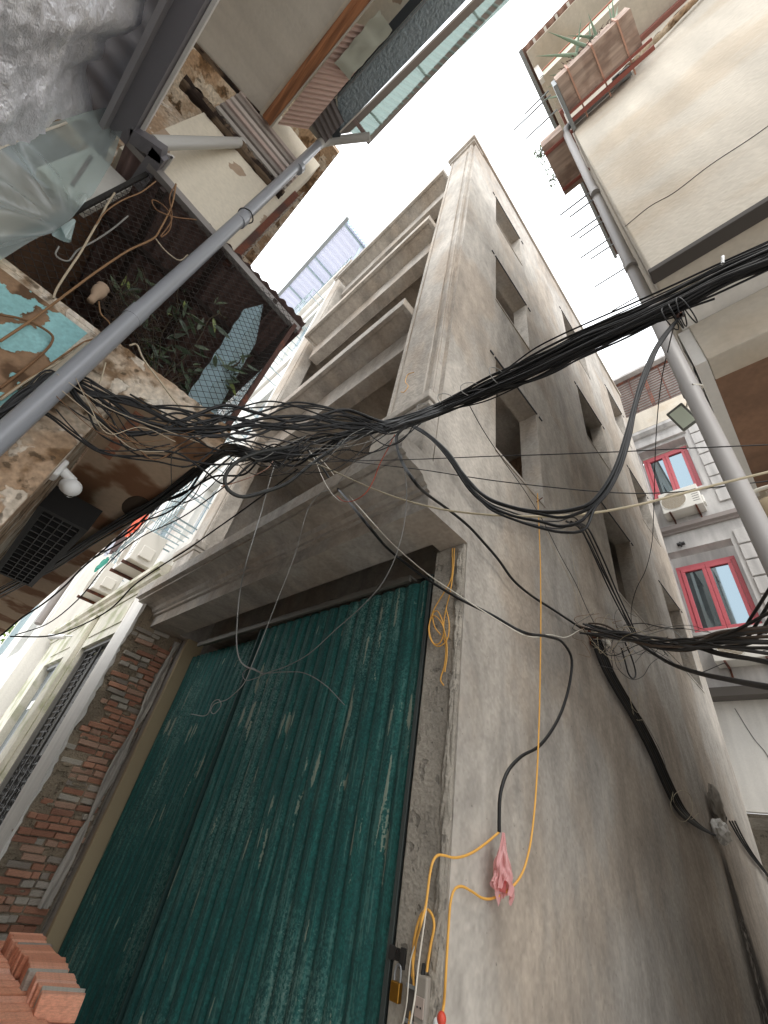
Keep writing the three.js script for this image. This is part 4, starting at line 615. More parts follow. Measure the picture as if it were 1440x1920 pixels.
// ---------------------------------------------------------------- house above and behind: soffit, beam, canopies
{
  const H = thing('overhanging_house', 'cream house whose upper floor overhangs the alley on a brown wooden beam', 'house', [1.5, 7, 4]);
  const k = -0.088, zf = (x) => 2.99 + k * (x + 0.55);    // alley edge, slightly askew
  part(H, 'soffit_slab', prism([[-0.60, 7.2, 3.10], [3.6, 7.2, 3.08 + k * 4.2], [3.6, 7.2, 6], [-0.85, 7.2, 6]], [0, 0.22, 0]), surfMat(whiteS, 0.93, 0.004, { color: '#f6f2ea' }));
  part(H, 'soffit_batten', bar([-0.60, 7.19, 3.115], [-0.68, 7.19, 4.0], 0.04, 0.03), M.rotten);
  part(H, 'soffit_batten', bar([-0.58, 7.188, 3.10], [3.6, 7.188, 3.10 + k * 4.18], 0.035, 0.03), M.cream);
  const bm = part(H, 'wooden_beam', bar([-0.55, 7.17, 3.025], [3.6, 7.17, 3.025 + k * 4.15], 0.10, 0.14), M.wood);
  part(bm, 'beam_bead', bar([-0.55, 7.10, 3.05], [3.6, 7.10, 3.05 + k * 4.15], 0.03, 0.03), M.wood); part(bm, 'beam_lip', bar([-0.555, 7.12, 2.965], [3.6, 7.12, 2.965 + k * 4.15], 0.012, 0.05), plain('#b9b0a4', 0.7));
  part(H, 'wall', bx(-0.5, 3.6, 7.43, 8.7, 3.25, 3.45), M.cream);
  part(H, 'eave_roof', bx(-0.5, 3.6, 8.0, 8.1, 2.62, 3.4), M.cream);
  part(H, 'back_room', bx(-0.85, 4.2, 5.3, 7.19, 5.8, 6.0), M.cream);
  // pink and grey corrugated sheets under the eave
  part(H, 'pink_sheet', sheet(120, 3, (u, v) => [-0.62 + 1.15 * u + 0.18 * v, 7.46 + 0.14 * v + 0.014 * Math.sin(u * 1.15 / 0.055 * Math.PI * 2), 2.98 - 0.08 * u - 0.24 * v]), plain('#d3b9ae', 0.7, 0, { side: THREE.DoubleSide }));
  part(H, 'bent_sheet', sheet(16, 8, (u, v) => [0.20 + 0.55 * u, 7.44 + 0.10 * v + 0.05 * wob(u * 4, v * 2, 2, 3), 2.86 - 0.05 * u - 0.17 * v + 0.02 * wob(u * 5, v, 2, 4)]), plain('#aeb2a6', 0.7, 0, { side: THREE.DoubleSide }));
  part(H, 'grey_sheet', sheet(60, 4, (u, v) => [-0.40 + 0.34 * u - 0.06 * v, 7.72 + 0.012 * Math.sin(u * 34), 2.80 - 0.26 * v - 0.02 * u]), plain('#6d6766', 0.75, 0, { side: THREE.DoubleSide }));
  part(H, 'dark_rail', bar([-0.1, 7.78, 2.76], [3.2, 7.78, 2.42], 0.07, 0.06), plain('#2c3338', 0.6)); part(H, 'dark_rail', bar([-0.12, 7.80, 2.74], [-0.30, 7.80, 2.49], 0.09, 0.05), plain('#343a3e', 0.6));
  part(H, 'light_rail', bar([-0.06, 7.79, 2.70], [3.2, 7.79, 2.36], 0.012, 0.03), M.galv);
  part(H, 'glass_panel', prism([[-0.05, 7.83, 2.72], [3.2, 7.83, 2.38], [3.2, 7.83, 2.14], [-0.28, 7.83, 2.50]], [0, 0.012, 0]), std({ color: '#93a0a6', roughness: 0.3, bumpMap: glassyS.bump, bumpScale: 0.02 }));
  part(H, 'light_rail', bar([-0.32, 7.80, 2.505], [3.2, 7.80, 2.06], 0.014, 0.035), plain('#d2cdc4', 0.5));
  part(H, 'rafter', bar([-0.36, 7.78, 2.92], [-0.36, 7.80, 2.52], 0.05, 0.06), plain('#8d8a80', 0.7)); part(H, 'rafter', bar([-0.45, 7.70, 2.95], [-0.44, 7.76, 2.56], 0.045, 0.05), plain('#7d7a72', 0.7)); part(H, 'rafter', bar([-0.06, 7.86, 2.5], [-0.05, 7.86, 2.24], 0.04, 0.03), plain('#8f7d78', 0.7));
  part(H, 'eave_board', prism([[-0.30, 7.86, 2.50], [3.2, 7.86, 2.06], [3.2, 7.86, 2.00], [-0.18, 7.86, 2.42]], [0, 0.02, 0]), plain('#8b8078', 0.8));
  part(H, 'clear_sheet', sheet(240, 3, (u, v) => { const x = -0.2 + 3.4 * u; return [x + 0.1 * v, 7.9 + 0.02 * Math.sin(x / 0.07 * Math.PI * 2), 2.45 - 0.118 * (x + 0.2) - v * (0.20 - 0.03 * u)]; }), new THREE.MeshPhysicalMaterial({ color: '#b3c6c0', roughness: 0.5, transmission: 0.3, thickness: 0, side: THREE.DoubleSide }));
  part(H, 'eave_gutter', bar([-0.10, 7.93, 2.225], [3.3, 7.93, 2.01], 0.05, 0.07), plain('#a39b93', 0.6));
  for (let q = 0; q < 5; q++) part(H, 'clear_batten', bar([0.1 + q * 0.62, 7.94, 2.42 - q * 0.07], [0.13 + q * 0.62, 7.94, 2.2 - q * 0.04], 0.02, 0.02), plain('#7f8a88', 0.7));
}
// ---------------------------------------------------------------- beige house across the side alley
{
  const R = thing('beige_house', 'beige rendered house with a blank wall overhanging the side alley', 'house', [3.5, 0, -2]);
  part(R, 'overhang_wall', bx(1.70, 6.5, 5.0, 11.15, 0.15, 0.4, 0.02), M.beige);
  part(R, 'side_wall', bx(1.70, 1.95, 5.0, 11.15, -6.5, 0.149), M.beige);
  part(R, 'overhang_soffit', bx(1.74, 6.5, 4.98, 5.06, -1.9, 0.148), M.white);
  part(R, 'overhang_lip', bx(1.692, 6.5, 4.972, 5.03, 0.32, 0.42, 0.008), plain('#46413c', 0.9));
  const bm = part(R, 'beam', bx(1.78, 6.5, 4.53, 4.979, -0.33, -0.13, 0.008), M.beige);
  part(R, 'lower_soffit', bx(1.78, 6.5, 4.535, 4.60, -1.7, -0.331), M.brown);
  part(R, 'slab_edge', sheet(40, 6, (u, v) => [1.695 + 0.012 * wob(u * 30, v * 2, 1.2, 5), 4.5 + 0.47 * v + 0.035 * (1 - v) * wob(u * 26, 1, 1, 8), -0.12 - 1.65 * u]), M.white);
  part(R, 'slab_edge', bx(1.706, 1.779, 4.532, 4.97, -1.75, -0.14), M.white);
  part(R, 'lower_wall', bx(1.82, 6.5, 0, 4.534, -7, -1.71), M.beige);
  part(R, 'upper_wall', bx(1.78, 6.5, 11.15, 13.0, -0.2, 0.0), surfMat(whiteS, 0.9, 0.004, { color: '#dfe3d2' }));
  part(R, 'sill_band', bx(1.66, 6.5, 11.15, 11.25, -0.2, 0.46, 0.01), plain('#8a5a50', 0.8));
  part(R, 'roof_slab', bx(1.6, 6.5, 12.85, 12.95, -3, 1.24), surfMat(beigeS, 0.95, 0.006));
  const roof = part(R, 'roof_sheet', sheet(160, 3, (u, v) => [1.53 + 4.8 * u, 12.99 + 0.03 * Math.sin(u * 4.8 / 0.075 * Math.PI), 1.32 - 4.3 * v]), plain('#9a7a6c', 0.7, 0, { side: THREE.DoubleSide }));
  part(roof, 'verge', bx(1.5, 1.56, 12.93, 13.03, -3, 1.33), M.galv);
  for (let k = 0; k < 9; k++) part(roof, 'rafter_end', bx(1.75 + k * 0.2, 1.79 + k * 0.2, 12.955, 12.985, 1.0, 1.3), M.white);
  part(R, 'corner_post', bx(1.60, 1.68, 11.26, 12.84, 0.9, 0.98, 0.005), plain('#c9c4bb', 0.7)); part(R, 'parapet_rail', bx(1.62, 6.5, 11.9, 11.96, 0.92, 0.97), plain('#a8644a', 0.7)); part(R, 'parapet_rail', bx(1.62, 6.5, 11.32, 11.40, 0.92, 0.98), plain('#cfc9b4', 0.7));
  part(R, 'balcony_panel', bx(1.66, 6.5, 11.42, 11.88, 0.935, 0.955), surfMat(whiteS, 0.9, 0.004, { color: '#cdd6c6' }));
  part(R, 'balcony_floor', bx(1.66, 6.5, 11.255, 11.31, 0.0, 0.98), M.beige);
  part(R, 'crack', tube([[1.70, 5.93, 0.402], [1.9, 5.98, 0.402], [2.05, 5.93, 0.402], [2.3, 5.97, 0.402], [2.6, 5.95, 0.402], [3.1, 6.05, 0.402]], 0.0028, 4, 10), M.darkgrey, { uv: false });
  // rainwater pipe
  const D = thing('rainwater_pipe', 'stained brown grey rainwater pipe on the corner of the beige house', 'pipe', [1.62, 2.6, 0.2]);
  part(D, 'pipe', tube([[1.625, 2.6, 0.16], [1.625, 5, 0.18], [1.625, 7.5, 0.25], [1.622, 9.6, 0.42], [1.625, 9.85, 0.445], [1.66, 9.95, 0.45], [1.75, 9.955, 0.45], [2.40, 9.955, 0.45]], 0.043, 14, 8), plain('#a09c99', 0.55), { uv: false });
  for (const y of [3.95, 5.6, 7.4, 9.2]) part(D, 'collar', cyl([1.624, y, 0.19 + (y - 5) * 0.04], [1.624, y + 0.09, 0.19 + (y - 4.9) * 0.04], 0.048, 0.048, 14), plain('#999592', 0.55), { uv: false });
  part(D, 'end_bracket', [bx(2.38, 2.5, 9.91, 10.0, 0.41, 0.52, 0.01), bx(2.30, 2.42, 10.0, 10.06, 0.42, 0.52, 0.01)], M.galv);
  const rope = thing('hanging_rag', 'twisted weathered rag stretched along the beige wall', 'rag', [2.7, 10.2, 0.5]); part(rope, 'cloth', sheet(10, 60, (u, v) => { const a = u * Math.PI * 2, r = 0.035 + 0.03 * Math.abs(wob(v * 9, u * 3, 1.5, 4)); return [2.42 + 1.05 * v + 0.0, 10.08 + 0.42 * v + Math.sin(a) * r + 0.06 * wob(v * 6, 1, 1, 3), 0.47 + Math.cos(a) * r]; }), surfMat(oldS, 0.95, 0.01, { color: '#d9cfc2' }));
  // planters with plants
  const trough = (T, x0, x1, y0, y1, z0, z1) => { const s = part(T, 'trough', [bx(x0, x1, y0, y0 + 0.05, z0, z1), bx(x0, x1, y0 + 0.051, y1, z1 - 0.05, z1), bx(x0, x1, y0 + 0.051, y1, z0, z0 + 0.05), bx(x0, x0 + 0.05, y0 + 0.051, y1, z0 + 0.051, z1 - 0.051), bx(x1 - 0.05, x1, y0 + 0.051, y1, z0 + 0.051, z1 - 0.051)], M.planter); part(T, 'soil', bx(x0 + 0.05, x1 - 0.05, y1 - 0.08, y1 - 0.03, z0 + 0.05, z1 - 0.05), M.mud); return s; };
  const A = thing('aloe_planter', 'long weathered planter with spiky aloe on the beige house wall', 'planter', [2.2, 9.7, 0.8]);
  trough(A, 1.75, 2.66, 9.76, 10.12, 0.60, 1.02);
  part(A, 'support_rail', [bx(1.70, 2.75, 9.70, 9.735, 0.5, 0.55), bx(1.70, 2.75, 9.70, 9.735, 0.60, 0.63)], plain('#8a4d42', 0.7));
  for (const x of [1.9, 2.2, 2.5]) part(A, 'strap', [bx(x, x + 0.018, 9.742, 9.757, 0.42, 1.03), bx(x, x + 0.018, 9.757, 10.14, 1.021, 1.034)], plain('#b98e7a', 0.6));
  part(A, 'end_bracket', bx(1.70, 1.745, 9.68, 10.1, 0.42, 1.0), M.galv);
  const aloeM = [0, 1].map((k) => plain(['#7d9079', '#6d8069'][k], 0.6));
  for (let k = 0; k < 26; k++) { const cx = 1.85 + 0.75 * ((k * 0.618) % 1), cz = rr(0.72, 0.98), a = rr(0, 6.28), L = rr(0.35, 0.62), up = rr(0.25, 0.9);
    const tip = [cx + Math.cos(a) * L * (1 - up * 0.6) - 0.1, 10.08 + L * up, cz + Math.sin(a) * L * (1 - up * 0.6) + 0.12], mid = [(cx + tip[0]) / 2, 10.06 + L * up * 0.65, (cz + tip[2]) / 2];
    const cv = new THREE.CatmullRomCurve3([V([cx, 10.04, cz]), V(mid), V(tip)]), g = new THREE.TubeGeometry(cv, 8, 0.028, 6), p = g.attributes.position; for (let i = 0; i <= 8; i++) { const c = cv.getPointAt(i / 8), s = 1 - Math.pow(i / 8, 1.4) * 0.95; for (let j = 0; j <= 6; j++) { const q = i * 7 + j; p.setXYZ(q, c.x + (p.getX(q) - c.x) * s, c.y + (p.getY(q) - c.y) * s * 0.7, c.z + (p.getZ(q) - c.z) * s); } } g.computeVertexNormals(); part(A, 'aloe_leaf', g, aloeM[k % 2], { uv: false }); }
  const roots = []; for (let k = 0; k < 60; k++) { const x = rr(1.85, 2.5), y = rr(9.98, 10.12), z = rr(0.98, 1.05); roots.push(cyl([x, y, z], [x + rr(-0.05, 0.05), y + rr(-0.05, 0.05), z + rr(0, 0.04)], 0.006, 0.003, 3, true)); } part(A, 'dead_stalks', roots, plain('#5b4a44', 0.95), { stuff: true });
  const Bq = thing('trailing_planter', 'small weathered planter with trailing weeds facing the side alley', 'planter', [1.45, 9.7, 0.15]);
  trough(Bq, 1.30, 1.60, 9.74, 10.1, -0.22, 0.52); part(Bq, 'support_rail', bx(1.30, 1.70, 9.70, 9.735, -0.15, -0.11), plain('#8a4d42', 0.7)); part(Bq, 'support_rail', bx(1.30, 1.70, 9.70, 9.735, 0.40, 0.44), plain('#8a4d42', 0.7));
  for (let s = 0; s < 16; s++) { const z0 = rr(-0.18, 0.5), P = [[1.36, 10.06, z0]]; for (let k = 1; k < 5; k++) P.push([1.36 - 0.045 * k + rr(-0.02, 0.02), 10.06 + 0.05 * k - 0.012 * k * k + rr(-0.02, 0.02), z0 + rr(-0.03, 0.03) * k]); part(Bq, 'stem', tube(P, 0.004, 4, 3), plain('#6d6a58', 0.9), { uv: false }); const cv = new THREE.CatmullRomCurve3(P.map(V)); const g = []; for (let k = 0; k < 9; k++) { const p = cv.getPoint(rnd()); const d = new THREE.CircleGeometry(rr(0.012, 0.022), 5).rotateX(rr(-1, 1)).rotateY(rr(0, 6)); d.translate(p.x + rr(-0.03, 0.03), p.y + rr(-0.03, 0.03), p.z + rr(-0.03, 0.03)); g.push(d); } part(Bq, 'leaflets', g, new THREE.MeshPhysicalMaterial({ color: '#93a38c', roughness: 0.7, transmission: 0.45, thickness: 0, side: THREE.DoubleSide }), { stuff: true }); }
  // drying rods
  const rods = [[-0.5, 1.11], [-0.62, 1.22], [-0.9, 1.1], [-1.0, 1.2], [-1.3, 1.1], [-1.42, 1.22], [-1.9, 1.08], [-2.5, 1.15], [-3.1, 1.1]];
  rods.forEach(([z, x]) => single('drying_rod', 'thin steel drying rod jutting from the beige house over the side alley', 'rod', cyl([1.70, 10.0, z], [x, 10.02, z], 0.014, 0.012, 6), M.galv, 'steel drying rods on the beige house'));
  [[0.55, 0.95], [0.62, 1.2], [0.3, 1.05]].forEach(([z, x]) => single('roof_rod', 'thin steel rod jutting from the beige house below its corrugated roof', 'rod', cyl([1.66, 12.3, z], [x, 12.32, z], 0.014, 0.012, 6), M.galv, 'steel rods below the corrugated roof'));
  // floodlight on the pipe
  const F = thing('floodlight', 'small flat floodlight clamped to the rainwater pipe', 'lamp', [1.56, 3.85, 0.1]);
  const tl = (g) => g.rotateX(0.7).rotateY(-0.25).rotateZ(0.2).translate(1.535, 3.92, 0.03);
  part(F, 'housing', tl(new RoundedBoxGeometry(0.10, 0.145, 0.03, 1, 0.006)), plain('#6e7068', 0.5)); part(F, 'glass', tl(bx(-0.038, 0.038, -0.058, 0.058, 0.0152, 0.018)), plain('#dbe5d2', 0.3)); part(F, 'clamp', tube([[1.56, 3.93, 0.05], [1.60, 3.97, 0.10], [1.64, 3.97, 0.11], [1.68, 3.96, 0.16], [1.64, 3.95, 0.21]], 0.005), M.wireWhite, { uv: false });
  const T = thing('meter_cover', 'beige rounded plastic meter cover beside the rainwater pipe', 'box', [1.9, 2.8, -0.3]);
  part(T, 'cover', new RoundedBoxGeometry(0.5, 0.52, 0.4, 5, 0.09).translate(1.885, 3.1, -0.33), surfMat(beigeS, 0.7, 0.002, { color: '#e3d6bd' })); part(T, 'rim', tube([[1.64, 3.34, -0.14], [1.68, 3.37, -0.14], [1.8, 3.37, -0.135], [2.1, 3.37, -0.135]], 0.011), M.wireWhite, { uv: false }); part(T, 'loop_wire', tube([[1.75, 3.02, -0.128], [1.70, 3.0, -0.125], [1.68, 2.95, -0.125], [1.72, 2.9, -0.128]], 0.006), M.wireCream, { uv: false });
}
// ---------------------------------------------------------------- grey house closing the side alley
{
  const G = thing('grey_house', 'light grey house with red framed windows and quoins at the end of the side alley', 'house', [1.5, 0, -10]);
  const z = -9.5;
  part(G, 'front_wall', extrudeZ(rect(-2.5, 7, 5.65, 15.0), z - 0.35, z, [rect(-0.18, 1.26, 6.88, 9.28), rect(-0.14, 1.2, 11.1, 13.3)]), M.grey);
  part(G, 'ground_wall', extrudeZ(rect(-2.5, 7, 3.43, 5.649), z - 0.5, z - 0.30), M.white); part(G, 'lintel', bx(-2.5, 7, 5.45, 5.648, z - 0.29, z + 0.05, 0.01), plain('#5d5853', 0.9));
  part(G, 'shop_opening', bx(-2.5, 7, 0, 3.42, z - 2.2, z - 2.0), M.rough); part(G, 'shop_ceiling', bx(-2.5, 7, 3.36, 3.429, z - 2.0, z - 0.51), M.rough); part(G, 'shop_pier', bx(2.3, 7, 0, 3.36, z - 0.5, z - 0.31), M.grey);
  part(G, 'inner_room', bx(-2.4, 6.9, 5.7, 15, z - 2.6, z - 2.4), M.grey);
  part(G, 'cornice', extrudeX([[z + 0.002, 9.82], [z + 0.06, 9.82], [z + 0.07, 9.88], [z + 0.16, 9.9], [z + 0.17, 10.02], [z + 0.002, 10.06]], -2.5, 7), plain('#8b837f', 0.9));
  part(G, 'cornice', extrudeX([[z + 0.002, 13.9], [z + 0.07, 13.92], [z + 0.16, 14.02], [z + 0.16, 14.14], [z + 0.002, 14.16]], -2.5, 7), M.grey);
  part(G, 'window_band', bx(-0.4, 1.28, 13.42, 13.62, z + 0.002, z + 0.1, 0.01), M.grey);
  part(G, 'crack', tube([[0.15, 5.3, z - 0.297], [0.3, 4.7, z - 0.297], [0.42, 4.4, z - 0.297], [0.4, 3.5, z - 0.297]], 0.006, 4), M.darkgrey, { uv: false });
  for (let k = 0; k < 17; k++) { const y = 5.75 + k * 0.47; if (y > 9.5 && y < 10.1) continue; if (y > 13.5) continue; part(G, 'quoin', bx(1.36, 1.82, y, y + 0.43, z - 0.002, z + 0.05, 0.018), M.grey); }
  const win = (x0, x1, y0, y1) => {
    const f = part(G, 'window', [bx(x0, x1, y1 - 0.09, y1, z - 0.3, z - 0.2, 0.008), bx(x0, x1, y0, y0 + 0.09, z - 0.3, z - 0.2, 0.008), bx(x0, x0 + 0.09, y0 + 0.091, y1 - 0.091, z - 0.3, z - 0.2, 0.008), bx(x1 - 0.09, x1, y0 + 0.091, y1 - 0.091, z - 0.3, z - 0.2, 0.008)], M.redPaint);
    const mx = (x0 + x1) / 2;
    for (const [a, b] of [[x0 + 0.095, mx - 0.003], [mx + 0.003, x1 - 0.095]]) {
      const s = part(f, 'sash', [bx(a, b, y1 - 0.19, y1 - 0.095, z - 0.27, z - 0.18, 0.008), bx(a, b, y0 + 0.095, y0 + 0.19, z - 0.27, z - 0.18, 0.008), bx(a, a + 0.085, y0 + 0.191, y1 - 0.191, z - 0.27, z - 0.18, 0.008), bx(b - 0.085, b, y0 + 0.191, y1 - 0.191, z - 0.27, z - 0.18, 0.008)], M.redPaint);
      part(f, 'pane', bx(a + 0.085, b - 0.085, y0 + 0.19, y1 - 0.19, z - 0.235, z - 0.228), plain('#7d8c94', 0.03, 0.9));
    }
    part(G, 'sill', bx(x0 - 0.12, x1 + 0.12, y0 - 0.1, y0 - 0.012, z - 0.2, z + 0.1, 0.01), M.grey);
  };
  win(-0.12, 1.18, 6.92, 8.9); win(-0.1, 1.14, 11.14, 13.1);
  part(G, 'parapet', bx(-2.5, 1.72, 14.16, 15.05, z - 0.1, z + 0.15, 0.01), M.beige);
  part(G, 'veranda_roof', bx(-2.6, 1.95, 17.2, 17.32, z - 2.5, z + 0.3), M.grey); part(G, 'veranda_wall', bx(-2.5, 1.7, 15.06, 17.19, z - 2.4, z - 2.2), M.rough);
  const gr = part(G, 'veranda_grille', [bx(-2.4, 1.72, 17.1, 17.18, z + 0.05, z + 0.1), bx(-2.4, 1.72, 15.06, 15.12, z + 0.05, z + 0.1)], M.rust);
  for (let k = 0; k < 14; k++) part(gr, 'grille_bar', bx(-2.4, 1.72, 15.22 + k * 0.14, 15.245 + k * 0.14, z + 0.06, z + 0.085), plain('#6b5148', 0.85));
  for (const x of [-1.2, -0.2, 0.25, 0.72, 0.78, 1.25, 1.70]) part(gr, 'grille_post', bx(x, x + 0.04, 15.121, 17.099, z + 0.05, z + 0.1), M.rust);
}
airConditioner(0.56, 10.28, -9.5, 'white air conditioner on brackets under the upper red window', 0, 0.95, 0.72, 0.42);
airConditioner(0.7, 6.05, -9.5, 'grimy air conditioner under the lower red window', 0, 1.1, 0.62, 0.42);
single('wall_bird', 'small dark bird shaped stain of a broken bracket above the lower red window', 'bracket', [bx(0.12, 0.3, 9.42, 9.46, -9.5, -9.4), bx(0.18, 0.22, 9.38, 9.5, -9.5, -9.42)], M.darkgrey);
